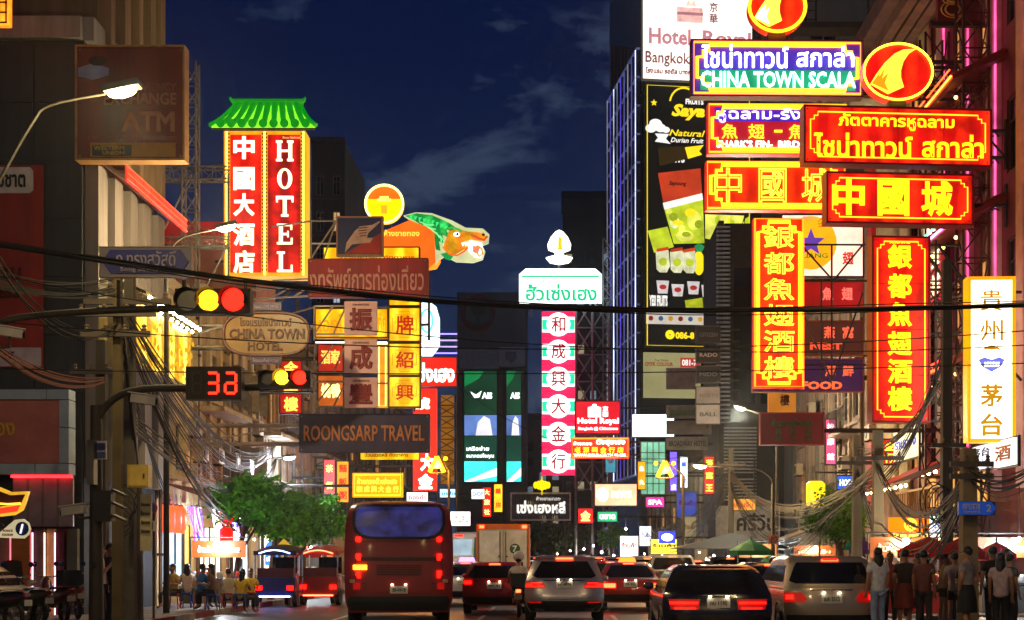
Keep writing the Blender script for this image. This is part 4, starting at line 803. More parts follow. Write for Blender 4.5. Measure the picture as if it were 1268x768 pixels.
s.panel(E('f02a08', 1.4, .15)).line(E('ff6a20', 2.4, 0), .1, .06).text('ห้างทอง', 710, 547, 733, 552, E('fff0e0', 2., 0), .04, d=.08).text('ตั้งฮุยเฮง', 738, 543, 774, 553, E('fff0e0', 2., 0), .04, d=.08).text('WWW.GOLD.CO.TH 02-222', 710, 562, 775, 566, E('fff0e0', 2., 0), .05, d=.08)
for k, c in enumerate('老源興金行店'): s.text(c, 711+k*10.6, 554, 719+k*10.6, 561, E('ffd020', 1.8, 0), .03, name='character', d=.08)
s.stay([((779,547,.3),(830,547,.3)),((779,563,.3),(830,563,.3))], r=.08)
s = Sign('pink_board', 'pale pink light box with white disc at one end', 737, 600, 788, 626, 95, .4); s.panel(E('ff9a78', 1.7, .2)).frame(M('8a4a3a'), .06); s.disc(746, 613, 7, 8.5, E('fff4e8', 2.4, .1), 'disc'); s.text('ธนาคาร', 757, 608, 782, 617, E('ffd0c0', 1.9, 0)); s.arms(11, 1)
s = Sign('white_board', 'blank glowing white light box in front of the dark hotel base', 783, 514, 834, 541, 105, .5); s.panel(E('f0fff8', 2.4, .06)).frame(M('607070'), .06).text('ร้าน', 792, 520, 815, 530, E('c0e8d8', 1.9, 0)); s.arms(11.2, 1)
s = Sign('slat_sign', 'dark slatted gold shop board with pale frame and Thai letters over the road trees', 634, 612, 705, 643, 125, .4)
for k in range(24): B().box(-s.w/2+s.w*k/24, -s.w/2+s.w*(k+.7)/24, -.1, .1, 0, s.h).build('slat', M('4a4a4e', .6), s.o)
s.frame(M('c8c4bc', .5), .14, .1).text('เซ่งเฮงหลี', 640, 620, 700, 636, E('e8e4dc', .9, .1), .04, d=.1, y=-.12).text('ห้างขายทอง', 664, 615, 694, 620, E('d8d4cc', .6, .1), .03, d=.1, y=-.12).stay([((640,643,.2),(640,690,.2)),((700,643,.2),(700,690,.2))], r=.1)
q = Sign('pumpkin_lantern', 'golden ribbed lantern ornament on top of the slatted board', 661, 595, 681, 608, 124, .3, 0, 'ornament')
for k in range(5): B().ball(((k-2)*.27, 0, .5), .26-.02*abs(k-2), 10, 6, 1.9-.25*abs(k-2)).build('rib', E('e8c800', 1.1, .2), q.o, 60)
q.stay([((671,595,0),(671,590,0)),((671,608,0),(671,613,0))], E('e8c800', .8, 0), .06, 'stem')
s = Sign('blue_oval_sign', 'small blue sign with glowing white oval at shop level under the hotel tower', 816, 658, 836, 673, 80, .2); s.panel(E('1a2ae8', 1.8, .1)); s.disc(826, 665.5, 7, 4.5, E('ffffff', 4, 0), 'oval'); s.arms(9.5, 1)
# ---- hotel tower boards, the floodlight on them put into their emission
def tower_sign(name, label, u0, v0, u1, v1, mat, y=-.3):
    s = Sign(name, label, u0, v0, u1, v1, 179.4, .4); s.o.rotation_euler.z = math.atan(.142)
    s.o.location = HT.matrix_basis @ Vector((((u0+u1)/2-793)*180/F*1.02, y-.25, CH-(v1-CV)*180/F)); s.panel(mat); return s
HT.matrix_basis
s = tower_sign('hotel_header', 'large glowing white hotel board with rose lettering on top of the tower', 794, -40, 932, 98, E('fff2e0', 1.25, .3, .12))
PR = E('d8909a', .55, .1); PK = E('8a4a58', .5, .1)
s.text('Hotel', 800, 37, 853, 57, PR, .03, d=.5).text('Royal', 868, 37, 930, 60, PR, .03, d=.5).text('Bangkok', 796, 66, 852, 84, PK, .0, d=.3).text('@ Chinatown', 858, 66, 928, 82, PK, .0, d=.3).text('โรงแรม รอยัล บางกอก', 796, 86, 862, 93, PK, .03, d=.3)
s.poly([(835,10),(868,10),(868,28),(835,28)], E('e8b0a8', .8, .3), 'crest', d=.4); s.poly([(835,17),(868,17),(868,20),(835,20)], E('b87a80', .6), 'crest_band', y=-.65, d=.2); s.poly([(846,8),(850,0),(853,6),(857,0),(860,8)], E('e8c8b0', .9), 'crest_top', d=.4)
for c, v in (('京', 7), ('華', 21)): s.text(c, 877, v-6, 888, v+6, PK, .02, name='character', d=.2)
s = tower_sign('fruit_billboard', 'tall black and yellow dried fruit billboard on the hotel tower front', 795, 103, 932, 432, E('0c0c08', .5, .3, .2))
YB = E('e8c818', 1.0, .1); WB = E('e8e4dc', .9, .1); LM = E('b8c828', .75, .4, .5); LM2 = E('d8d858', .8, .4, .5); OR = E('b8381a', .75, .4, .3)
s.line(YB, .35, .06, 'border_line', y=-.26); s.text('Saya', 829, 128, 872, 148, YB, .05, shear=.3).text('Natural', 826, 160, 872, 168, YB, .02, shear=.3).text('FRUITS', 847, 121, 870, 128, WB, .05).text('YES!', 852, 113, 864, 119, WB, .05).text('Durian Fruit', 828, 170, 870, 176, WB, .02, shear=.3).text('YES!', 818, 183, 838, 190, WB, .05).text('FRUITS', 817, 192, 846, 201, WB, .05)
s.poly([(807+4.5*(1 if k % 2 == 0 else .42)*math.sin(math.pi*k/5), 128-4.5*(1 if k % 2 == 0 else .42)*math.cos(math.pi*k/5)) for k in range(10)], YB, 'star')
B().tube([(s.x(845+18*math.cos(t)), -.3, s.z(128-20*math.sin(t))) for t in [math.pi*(.35+.6*k/8) for k in range(9)]], .12, 5).build('arc', YB, s.o)
for cx, cy_, r in ((803,160,7),(809,154,8),(815,159,7),(822,161,5)): s.disc(cx, cy_, r, r*.75, WB, 'cloud', y=-.21-.01*cx % .07)
s.poly([(808,166),(826,166),(822,172),(828,178),(808,176),(812,171)], WB, 'ribbon'); s.poly([(812,184),(868,178),(866,190),(862,192),(814,206)], E('3a2a08', .5), 'ribbon', y=-.24); s.poly([(846,182),(870,178),(864,186),(868,190),(850,196)], YB, 'ribbon', y=-.28)
s.poly([(812,203+12),(866,203+4),(868,240),(820,258)], OR, 'fruit_bag'); s.poly([(818,252),(868,238),(869,246),(820,260)], WB, 'bag_band', y=-.26); s.poly([(820,259),(869,246),(871,300),(832,302)], LM, 'fruit_bag'); s.text('Sayoung', 826, 224, 848, 231, M('200808'), .03, y=-.26, shear=.2)
s.disc(833, 275, 6, 8, E('d8e0a8', .8), 'bag_seal', y=-.26); s.disc(858, 272, 9, 12, LM2, 'durian', y=-.26); s.disc(846, 292, 11, 7, LM2, 'durian', y=-.28)
s.poly([(872,264),(922,264),(912,300),(872,294)], LM2, 'fruit_bag'); s.disc(900, 292, 12, 6, LM, 'durian', y=-.26); s.poly([(799,287),(824,281),(832,306),(807,314)], LM, 'fruit_bag', y=-.24)
for u in (818, 836, 852): s.poly([(u-9,312),(u+7,309),(u+9,330),(u+5,338),(u-4,338),(u-8,334)], E('c8c8a0', .8, .4, 1), 'jar', y=-.28); s.poly([(u-8,309),(u+7,306),(u+7,310),(u-8,313)], OR, 'jar_lid', y=-.31); s.disc(u, 325, 5, 5, LM, 'jar_label', y=-.32)
for k in range(7): s.poly([(884+k*6.5,268+k % 3*7),(889+k*6.5,265+k % 2*6),(892+k*6,276+k % 3*5),(886+k*6,280)], (LM, LM2, YB)[k % 3], 'fruit_piece', y=-.29-.004*k, d=.02)
for k in range(8): s.disc(826+k*5.4, 262+(k*7) % 34, 4+(k % 3)*1.6, 3.2+(k % 2)*2, (LM2, E('98a818', .7, .4), YB)[k % 3], 'fruit_piece', y=-.31-.004*k, d=.02)
s.poly([(874,352),(912,346),(918,376),(880,382)], LM, 'fruit_bag', y=-.24); s.disc(897, 366, 10, 6, LM2, 'durian', y=-.28); s.poly([(846,372),(868,368),(870,384),(848,386)], E('a8b020', .7, .4), 'fruit_bag', y=-.24)
s.poly([(886,300),(898,298),(898,340),(886,340)], E('2a2a10', .6), 'fruit_bag', y=-.24); s.poly([(887,304),(897,303),(897,312),(887,313)], YB, 'bag_label', y=-.28)
s.disc(864, 325, 7, 15, YB, 'mango'); s.poly([(858,304),(864,300),(871,304),(868,311),(861,311)], E('208a50', .7), 'leaf', y=-.26); s.poly([(871,296),(885,296),(885,338),(871,338)], E('181810', .6), 'fruit_bag', y=-.24); s.text('YES! FRUITS', 872, 312, 884, 318, YB, .04, y=-.28)
for k, u in enumerate((818, 837, 857, 875)): s.poly([(u-8,348+k % 2*4),(u+8,348+k % 2*4),(u+6,364+k % 2*3),(u-6,364+k % 2*3)], E('c8c0bc', .75, .2), 'cup'); s.disc(u, 356+k % 2*3, 4.5, 3, E('b83030', .6), 'cup_label', y=-.26)
s.disc(907, 318, 9, 13, E('e8dcd0', .7, .1), 'drawn_face'); s.poly([(898,318),(897,308),(903,302),(911,302),(917,308),(918,316),(912,309),(904,310)], M('100c0c'), 'drawn_hair', y=-.26); s.poly([(900,333),(916,333),(918,345),(897,345)], E('181414', .3), 'drawn_dress', y=-.24)
for u in (903.5, 911): s.disc(u, 318, 1.6, 1.2, M('181010'), 'drawn_eye', y=-.26)
s.text('YES! FRUITS', 801, 366, 824, 380, WB, .05, y=-.25)
s.poly([(797,388),(880,388),(880,402),(797,402)], E('c8c0b0', .7, .1), 'sponsor_strip')
for k in range(6): s.disc(803+k*12.5, 395, 3, 3, (E('8a2020', .6), E('3a5a8a', .6), E('c89020', .7))[k % 3], 'sponsor_mark', y=-.26)
s.poly([(819,407),(862,407),(862,428),(819,428)], E('161408', .5), 'phone_plate'); s.ring(827, 415, 3.4, 3.4, YB, 'phone_mark', .25, y=-.3); s.text('086-8', 834, 411, 858, 420, YB, .05, y=-.26)
s = tower_sign('print_billboard', 'pale olive colour print billboard below the fruit billboard', 795, 437, 867, 493, E('b8b078', .42, .3, .2)); s.text('CMYK COLOUR', 796, 449, 832, 454, E('a03020', .5), .04); s.text('Your Choice', 808, 445, 826, 448, E('7a6a50', .4)); s.poly([(841,443),(866,443),(866,455),(841,455)], E('b83028', .6), 'red_tag'); s.text('081-7', 843, 445, 862, 453, WB, .03, y=-.25)
# ---- watch brand boards and small boards beside them
Y = 72.
for i, (t, v0, v1, fg, pn) in enumerate((('CITIZEN', 405, 425, '6a6468', '1c1618'), ('RADO', 431, 449, 'b0a49a', '241a1c'), ('MIDO', 454, 474, '6a6468', '201a1a'), ('NORTH', 480, 500, '8a8480', 'a8a09c'), ('BALL', 502, 525, '6a6460', 'c0b8b2'))):
    s = Sign('watch_board', 'stacked watch shop board reading ' + t + ' in small capitals', 862, v0, 891, v1, Y, .25, group='watch shop boards'); s.panel(M(pn, .5, 0, .2)).text(t, 866, (v0+v1)/2-2.6, 888, (v0+v1)/2+2.6, M(fg, .5, 0, 0), .03).frame(M('5a5450', .5, .3), .03)
    s.stay([((891,v0+3,.1),(916,v0+3,.1)),((891,v1-3,.1),(916,v1-3,.1)),((876,v1,.1),(876,v1+5,.1))], r=.04)
s = Sign('small_board', 'plain dull mauve board left of the watch boards', 825, 456, 861, 482, 82, .25); s.panel(M('8a7a7e', .6)).arms(9.3, 1)
s = Sign('small_board', 'dull grey board with green Thai hotel lettering', 825, 502, 861, 518, 82, .25); s.panel(M('7a7870', .6)).text('โรงแรมบรอดเวย์', 828, 505, 861, 515, M('2c5a38'), .03).arms(9.3, 1)
s = Sign('small_board', 'plain grey board under the green lettered hotel board', 825, 521, 881, 538, 82, .2); s.panel(M('7c7874', .6)).arms(9.3, 1)
s = Sign('small_board', 'grey board with blue capital hotel lettering', 825, 541, 876, 557, 82, .25); s.panel(M('88847e', .6)).text('BROADWAY HOTEL', 828, 546, 875, 553, M('2c3a5c'), .03).arms(9.3, 1)
s = Sign('glazed_front', 'green lit glass shopfront storey behind the star light', 794, 548, 823, 612, 108, .3, 0, 'shopfront'); s.panel(E('8ad8b0', .55, .6, .5)).frame(M('4a5048'), .08)
for k in range(1, 4): B().box(-s.w/2+s.w*k/4-.03, -s.w/2+s.w*k/4+.03, -.2, -.16, 0, s.h).build('glazing_bar', M('3a4038'), s.o)
for k in range(1, 5): B().box(-s.w/2, s.w/2, -.24, -.21, s.h*k/5-.03, s.h*k/5+.03).build('glazing_bar', M('3a4038'), s.o)
s = Sign('violet_column', 'thin blue violet lit column sign beside the green shopfront', 830, 560, 838, 608, 100, .3); s.panel(E('6a50ff', 1.3, .8, .4)); s.text('店', 831, 600, 837, 607, E('ffffff', 2, 0))
# ---- shop level boards on the right
Y = 44.
s = Sign('hostel_sign', 'orange light box with yellow ring emblem and hostel lettering under the red canopy', 1101, 641, 1150, 671, Y, .2); s.panel(E('ff7a00', 1.15, .12)).text('Scala Hostel', 1104, 659, 1148, 667, E('ffe860', 2, 0), .03, shear=.15); s.ring(1126, 650, 7, 7, E('ffe040', 1.8, 0), 'emblem_ring', .025)
for d in (-3, 0, 3): s.poly([(1126+d-.7,645),(1126+d+.7,645),(1126+d+.7,655),(1126+d-.7,655)], E('ffe040', 1.8, 0), 'emblem_bar')
s.poly([(1101,672),(1150,672),(1150,674),(1101,674)], E('ffd060', 3, 0), 'lamp_strip')
s = Sign('menu_light_box', 'green topped white light box with blue lettering beside the hostel sign', 1151, 637, 1197, 665, Y+.3, .2); s.panel(E('f0f8ff', 1.7, .1)); s.poly([(1151,637),(1197,637),(1197,645),(1151,645)], E('18a860', 1.0, .1), 'green_band'); s.text('ร้านอาหาร โภชนา', 1153, 639, 1190, 644, E('f0fff0', 1.6, 0), .03, y=-.15); s.text('อาหารทะเล', 1154, 647, 1190, 654, E('3a58c0', .9, 0), .03); s.text('SEAFOOD RESTAURANT', 1154, 657, 1192, 662, E('3a58c0', .9, 0), .03)
s = Sign('menu_light_box', 'wide pale menu light box with rows of coloured characters by the street number plate', 1210, 630, 1262, 668, 42, .2); s.panel(E('fff8e8', 2.0, .1)); s.text('潮州魚翅', 1213, 644, 1250, 653, E('c08a50', .9, 0), .03); s.text('MENU ข้าวต้ม', 1214, 658, 1248, 665, E('60a060', .9, 0), .03); s.text('เปิด 24 ชม.', 1226, 632, 1256, 640, E('e0a0a0', 1.0, 0), .03)
s = Sign('number_sign', 'blue arrow street plate with number two on the concrete post', 1186, 621, 1232, 638, 26, .05); s.panel(M('20407a', .4), inset=.0); 
s.poly([(1186,621.5),(1226,621.5),(1233,629.5),(1226,637.5),(1186,637.5)], E('1a4aa8', .32, .1), 'arrow_field'); s.text('เยาวราช', 1191, 624, 1212, 631, LW, .02, y=-.06).text('Yaowarat 2', 1191, 632, 1212, 635.5, LW, .02, y=-.06).text('2', 1220, 625, 1226, 634, LW, .03, y=-.06)
s = Sign('yellow_drum_lantern', 'glowing yellow ribbed drum lantern by the louvred building', 998, 596, 1022, 628, 55, .3, 0, 'lantern'); B().lathe([(.25,0),(.37,.1),(.37,.9),(.25,1.0)], (0,0,0), 12).build('drum', E('e8c010', 1.4, .6, 4), s.o, 50); s.stay([((1010,596,0),(1010,585,0)),((1010,585,0),(1060,585,.3))])
# ================================================================ VEHICLES
def lerp(a, b, t): return a + (b-a)*t
PROF = {
 'suv': [(.28,.14,4.5,.84,.16,.3),(.45,.02,4.66,.93,.2,.4),(.62,0,4.7,.95,.2,.4),(.85,.05,4.66,.955,.2,.45),(1.0,.09,4.5,.945,.2,.5),(1.05,.11,3.45,.93,.2,.4),(1.3,.27,3.0,.85,.2,.3),(1.52,.36,2.5,.75,.16,.3),(1.6,.3,2.3,.7,.12,.35),(1.65,.45,2.0,.62,.2,.4)],
 'sedan': [(.25,.14,4.4,.8,.16,.3),(.42,.03,4.55,.87,.2,.4),(.62,0,4.58,.89,.2,.4),(.82,.04,4.5,.89,.2,.45),(.93,.08,4.2,.88,.2,.5),(.98,.5,3.3,.84,.15,.4),(1.2,.95,2.85,.76,.16,.3),(1.38,1.3,2.45,.66,.2,.3),(1.45,1.6,2.2,.56,.2,.3)],
 'hatch': [(.25,.12,4.2,.8,.14,.3),(.42,.02,4.35,.87,.2,.4),(.62,0,4.4,.9,.2,.4),(.85,.04,4.3,.9,.2,.45),(.95,.07,4.0,.89,.2,.5),(1.0,.1,3.2,.87,.18,.4),(1.2,.26,2.8,.8,.18,.3),(1.38,.42,2.4,.7,.18,.3),(1.46,.55,2.1,.6,.2,.3)],
 'mpv': [(.25,.1,4.3,.8,.12,.3),(.42,.02,4.45,.86,.16,.4),(.62,0,4.5,.885,.16,.4),(.9,.03,4.4,.885,.16,.45),(1.0,.05,4.1,.88,.16,.5),(1.05,.07,3.6,.87,.16,.4),(1.35,.16,3.1,.81,.15,.3),(1.55,.22,2.7,.75,.14,.3),(1.62,.28,2.5,.68,.14,.3)],
 'pickup': [(.4,.06,5.0,.82,.04,.3),(.6,.0,5.1,.9,.05,.4),(.85,0,5.1,.92,.05,.4),(1.05,.0,4.95,.92,.05,.5),(1.1,1.5,4.0,.9,.05,.4),(1.35,1.62,3.6,.84,.06,.3),(1.6,1.75,3.1,.76,.08,.3),(1.68,1.9,2.8,.66,.1,.3)],
 'coach': [(.35,.06,8.4,1.12,.1,.3),(.6,0,8.5,1.2,.12,.3),(1.2,0,8.5,1.225,.14,.3),(1.8,.03,8.45,1.225,.15,.35),(2.3,.07,8.3,1.2,.17,.4),(2.65,.14,8.1,1.14,.22,.4),(2.8,.24,7.9,1.05,.28,.4),(2.88,.5,7.6,.85,.3,.4)],
}
TYRE = M('121212', .8); RIM = M('8a8a8e', .3, .8, 0); DARKP = M('141416', .5); BRAKE = E('ff0a04', 7., 0); BRAKE2 = E('ff3418', 12., 0); LENS = E('a80604', .55, .3, 6)
PLATE = M('cfccc4', .5); PLATEL = E('ffe8c0', 10, 0)
class Veh:
    def __init__(s, kind, name, label, cat, X, Y, paint, yaw=0., W=1., H=1., L=1., group=None, light=True, detail=True):
        s.R = [(z*H, a*L, b*L, w_*W, c, d) for z, a, b, w_, c, d in PROF[kind]]; s.p = 4
        s.o = thing(name, label, cat, (X, Y, .0), R(yaw), group); s.kind = kind
        rows = []; Q = [Vector((r[0], r[1], r[2])) for r in s.R]
        for i in range(len(s.R)-1):
            for j in range(2): rows.append(tuple(lerp(a, b, j/2) for a, b in zip(s.R[i], s.R[i+1])))
        rows.append(s.R[-1]); b = B(); n = None
        for r in rows:
            pts = s.outline(*r)
            if n is None: n = len(pts)
            b.v += pts
        m = len(rows)
        for i in range(m-1):
            for k in range(n): q = (k+1) % n; b.f.append((i*n+k, i*n+q, (i+1)*n+q, (i+1)*n+k))
        b.f += [tuple(range(n-1,-1,-1)), tuple((m-1)*n+k for k in range(n))]
        s.body = b.build('body', paint, s.o, 38)
        s.top = s.R[-1][0]
    def outline(s, z, yr, yf, w_, c, cf):
        P = []; nx = 12
        for i in range(nx+1): t = -1+2*i/nx; t = math.copysign(abs(t)**.6, t); P.append((w_*t, yr+c*abs(t)**s.p, z))
        for i in range(1, 4): P.append((w_, lerp(yr+c, yf-cf, i/4), z))
        for i in range(nx+1): t = 1-2*i/nx; t = math.copysign(abs(t)**.6, t); P.append((w_*t, yf-cf*abs(t)**s.p, z))
        for i in range(1, 4): P.append((-w_, lerp(yf-cf, yr+c, i/4), z))
        return P
    def at(s, z):
        Rr = s.R
        if z <= Rr[0][0]: return Rr[0]
        for i in range(len(Rr)-1):
            if z <= Rr[i+1][0]: t = (z-Rr[i][0])/(Rr[i+1][0]-Rr[i][0]); return tuple(lerp(a, b, t) for a, b in zip(Rr[i], Rr[i+1]))
        return Rr[-1]
    def rear(s, name, rows, mat, off=.012, th=.02, nx=10, par=None, front=False):   # rows of (z,x0,x1) on the tail (or nose)
        A = []; C = []; rr = []
        for i in range(len(rows)-1):
            k = 3 if rows[i+1][0]-rows[i][0] > .12 else 1
            for j in range(k): rr.append(tuple(lerp(a, b, j/k) for a, b in zip(rows[i], rows[i+1])))
        rr.append(rows[-1])
        for z, x0, x1 in rr:
            _, yr, yf, w_, c, cf = s.at(z); ra = []; rc = []
            for i in range(nx+1):
                x = lerp(x0, x1, i/nx); y = (yr + c*min(1, abs(x/w_))**s.p - off) if not front else (yf - cf*min(1, abs(x/w_))**s.p + off); q = th if not front else -th
                ra.append((x, y, z)); rc.append((x, y+q, z))
            A.append(ra); C.append(rc)
        b = B().grid(A); k = len(b.v); b.grid(C); n = nx+1; m = len(A)
        per = [i for i in range(n)] + [i*n+n-1 for i in range(1, m)] + [(m-1)*n+i for i in range(n-2, -1, -1)] + [i*n for i in range(m-2, 0, -1)]
        for i in range(len(per)): a, d = per[i], per[(i+1) % len(per)]; b.f.append((a, d, d+k, a+k))
        return b.build(name, mat, par or s.o, 40)
    def side(s, name, rows, mat, sgn, off=.01, par=None):       # rows of (z,y0,y1) on a flank
        A = []
        for z, y0, y1 in rows:
            w_ = s.at(z)[3]; A.append([(sgn*(w_+off), lerp(y0, y1, i/6), z) for i in range(7)])
        b = B().grid(A); k = len(b.v); b.grid([[(x-sgn*.02, y, z) for x, y, z in r] for r in A]); n = 7; m = len(A)
        per = [i for i in range(n)] + [i*n+n-1 for i in range(1, m)] + [(m-1)*n+i for i in range(n-2, -1, -1)] + [i*n for i in range(m-2, 0, -1)]
        for i in range(len(per)): a, d = per[i], per[(i+1) % len(per)]; b.f.append((a, d, d+k, a+k))
        return b.build(name, mat, par or s.o, 40)
    def wheels(s, r=.34, y0=.85, y1=3.65, wd=.22):
        for y in (y0, y1):
            for q in (-1, 1):
                w_ = s.at(.5)[3]
                a = B(); a.lathe([(r*.6,-wd/2),(r*.94,-wd/2),(r,-wd/2+.03),(r,wd/2-.03),(r*.94,wd/2),(r*.6,wd/2)], (0,0,0), 20, 'y')
                a.v = [(y_, x_, z_) for x_, y_, z_ in a.v]; t = a.build('wheel', TYRE, s.o, 40); t.location = (q*(w_-wd/2+.015), y, r)
                c = B().lathe([(r*.6,-.02),(r*.55,.05),(.06,.03),(.04,.06)], (0,0,0), 12, 'y'); c.v = [(q*(y_+wd/2-.04), x_, z_) for x_, y_, z_ in c.v]
                c.build('rim', RIM, t, 30)
                a = B(); P = [(y+(r+.07)*math.cos(math.pi*k/10), r+(r+.07)*math.sin(math.pi*k/10)) for k in range(11)]
                a.tube([(q*(w_+.004), p, z) for p, z in P], .03, 5).build('wheel_arch', DARKP, s.o)
    def mirrors(s, y, z=1.05):
        for q in (-1, 1):
            w_ = s.at(z)[3]; m = B().ball((0,0,0), .1, 10, 6, .75); m.v = [(x*1.15, y_*.6, z_) for x, y_, z_ in m.v]
            o = m.build('mirror', s.body.data.materials[0], s.o, 60); o.location = (q*(w_+.12), y, z)
def cabin(v, zb, zt, wb, wt, ysA, ysB, glass=None):
    g = glass or glassm('0c0a0e', .05); m = (zb+zt)/2
    v.rear('rear_window', [(zb, -wb*.86, wb*.86), (zb+.05, -wb, wb), (zt-.08, -wt, wt), (zt, -wt*.93, wt*.93)], g, .012)
    v.rear('windscreen', [(zb+.02, -wb*.95, wb*.95), (zt-.02, -wt, wt)], g, .012, front=True)
    for q in (-1, 1):
        y0, y1 = ysA; a0, a1 = ysB
        for k in range(2): t0, t1 = k*.5+.01, k*.5+.49; v.side('side_window', [(zb+.02, lerp(y0,y1,t0), lerp(y0,y1,t1)), (zt-.06, lerp(a0,a1,t0), lerp(a0,a1,t1))], g, q)
    v.rear('headlight', [(.7, .5, .8), (.82, .45, .82)], M('c8ccd0', .2), .01, front=True); v.rear('headlight', [(.7, -.8, -.5), (.82, -.82, -.45)], M('c8ccd0', .2), .01, front=True)
    v.rear('grille', [(.45, -.45, .45), (.72, -.4, .4)], DARKP, .01, front=True)
def plate(v, z, txt, lit=True, x=0., lamp=True):
    p = v.rear('number_plate', [(z, x-.2, x+.2), (z+.17, x-.2, x+.2)], PLATE, .03, .02, 4); yr = v.at(z+.1)[1]
    letter(txt, p, x, z+.085, .3, .085, yr-.035, M('202024'), .006, .02)
    if lamp:
        for d in (-.15, .15): B().box(x+d-.025, x+d+.025, yr-.05, yr-.02, z+.19, z+.215).build('plate_lamp', PLATEL, p)
def bumper(v, zs, w_): v.rear('bumper', zs, DARKP, .02, .03, 14)
def tail(v, rows, bar, par=None, bright=BRAKE):
    for q in (1, -1):
        f = lambda rs: [(z, min(q*a, q*c), max(q*a, q*c)) for z, a, c in rs]
        t = v.rear('tail_lamp', f(rows), LENS, .02, .03, 5)
        for br in bar: v.rear('lamp_bar', f(br), bright, .035, .014, 5, t)
# ---- silver SUV in the middle lane
def P(h, coat=1., rough=.35, metal=.3): return M(h, rough, metal, 0, 1, 0, coat)
v = Veh('suv', 'silver_suv', 'silver sport utility vehicle with brake lights on in the middle lane', 'car', at(699,0,34).x, 34, P('b0aab0', 1, .3, .6))
cabin(v, 1.1, 1.5, .76, .6, (.55, 3.1), (.75, 2.4)); v.wheels(.37, .9, 3.75); v.mirrors(3.1)
v.rear('high_brake_lamp', [(1.545, -.21, .21), (1.58, -.2, .2)], BRAKE2, .02, .02, 6)
tail(v, [(.86, .5, .93), (.9, .46, .94), (.99, .5, .93)], [[(.885, .5, .93), (.91, .5, .93)], [(.915, .74, .92), (.965, .78, .91)], [(.965, .56, .8), (.98, .56, .8)]])
plate(v, .86, 'กท 4823'); bumper(v, [(.3, -.8, .8), (.4, -.88, .88), (.5, -.9, .9), (.55, -.8, .8)], .9); v.rear('chrome_strip', [(1.035, -.5, .5), (1.055, -.5, .5)], M('c0c0c4', .15, 1, 0), .02)
for q in (-1, 1):
    v.rear('reflector', [(.5, min(q*.55,q*.86), max(q*.55,q*.86)), (.535, min(q*.55,q*.86), max(q*.55,q*.86))], LENS, .03); v.rear('exhaust', [(.31, min(q*.48,q*.7), max(q*.48,q*.7)), (.37, min(q*.48,q*.7), max(q*.48,q*.7))], M('c8c8cc', .15, 1, 0), .04)
    B().tube([(q*.66, .6, 1.66), (q*.66, .75, 1.71), (q*.68, 2.0, 1.71), (q*.68, 2.2, 1.66)], .02, 6).build('roof_rail', M('303034', .3, .8, 0), v.o)
B().tube([(.055*math.cos(a*math.pi/8), v.at(1.0)[1]-.03, 1.005+.055*math.sin(a*math.pi/8)) for a in range(16)], .008, 5, True).build('badge', RIM, v.o)
v.rear('tailgate_seam', [(.62, -.72, .72), (.628, -.72, .72)], DARKP, .006); v.rear('sill_plate', [(.575, -.6, .6), (.6, -.6, .6)], M('d0d0d4', .2, .9, 0), .012)
# ---- dark SUV beyond it
def simple(kind, name, label, cat, u, Y, paint, zt, lamp_rows, bars, yaw=0, plt='ขก 218', hi=True, roofsign=None, W=1., group=None, bright=BRAKE):
    v = Veh(kind, name, label, cat, at(u,0,Y).x, Y, paint, yaw, W, group=group)
    zb = {'suv': 1.1, 'sedan': 1.0, 'hatch': 1.02, 'mpv': 1.1, 'pickup': 1.14}[kind]; wt = {'suv': .62, 'sedan': .58, 'hatch': .62, 'mpv': .68, 'pickup': .7}[kind]
    wb = {'suv': .78, 'sedan': .72, 'hatch': .76, 'mpv': .78, 'pickup': .8}[kind]
    ya = {'suv': ((.55,3.1),(.75,2.4)), 'sedan': ((.95,3.0),(1.45,2.4)), 'hatch': ((.5,2.9),(.7,2.3)), 'mpv': ((.4,3.4),(.5,2.7)), 'pickup': ((1.75,3.7),(1.9,3.0))}[kind]
    cabin(v, zb, zt, wb, wt, *ya); v.wheels(.33 if kind != 'pickup' else .38, .85, 3.55 if kind != 'pickup' else 4.1); v.mirrors(ya[0][1]); tail(v, lamp_rows, bars, bright=bright)
    if hi: v.rear('high_brake_lamp', [(zt+.03, -.16, .16), (zt+.06, -.15, .15)], BRAKE2, .02, .02, 6)
    plate(v, .72, plt); bumper(v, [(.3, -.76, .76), (.42, -.84, .84), (.5, -.84, .84)], .85)
    if roofsign:
        b = B().prism([(-.28,0),(.28,0),(.22,.15),(-.22,.15)], 1.75, 1.95); o = b.build('roof_sign', roofsign, v.o); o.location = (0, .3, v.top-.01)
    return v
TL = [(.82, .6, .87), (1.0, .6, .87)]; TB = [[(.86, .64, .85), (.93, .64, .85)]]
simple('suv', 'dark_suv', 'dark grey tall car just ahead of the silver one', 'car', 691, 46, P('2a282c'), 1.5, TL, TB, plt='ชม 77')
simple('sedan', 'taxi', 'white taxi with violet lit roof sign left of the silver car', 'taxi', 573, 46, P('d8d4d8'), 1.36, [(.7,.55,.86),(.86,.55,.86)], [[(.74,.58,.84),(.82,.58,.84)]], plt='ทน 5', roofsign=E('b060ff', 4, 0))
simple('sedan', 'taxi', 'red and orange taxi right of the silver car', 'taxi', 781, 42, P('c02a18'), 1.36, [(.66,.4,.87),(.86,.42,.87)], [[(.7,.45,.85),(.82,.45,.85)]], plt='ทร 902', roofsign=E('ff6a20', 3, 0), bright=BRAKE2)
simple('hatch', 'red_hatchback', 'small red hatchback with glowing tail lights beside the orange truck', 'car', 612, 39.5, P('b02014'), 1.36, TL, TB, plt='ษก 41')
simple('suv', 'silver_pickup_wagon', 'pale grey wagon beyond the red and orange taxi', 'car', 803, 58, P('9a969c'), 1.5, TL, TB, plt='ฎก 66')
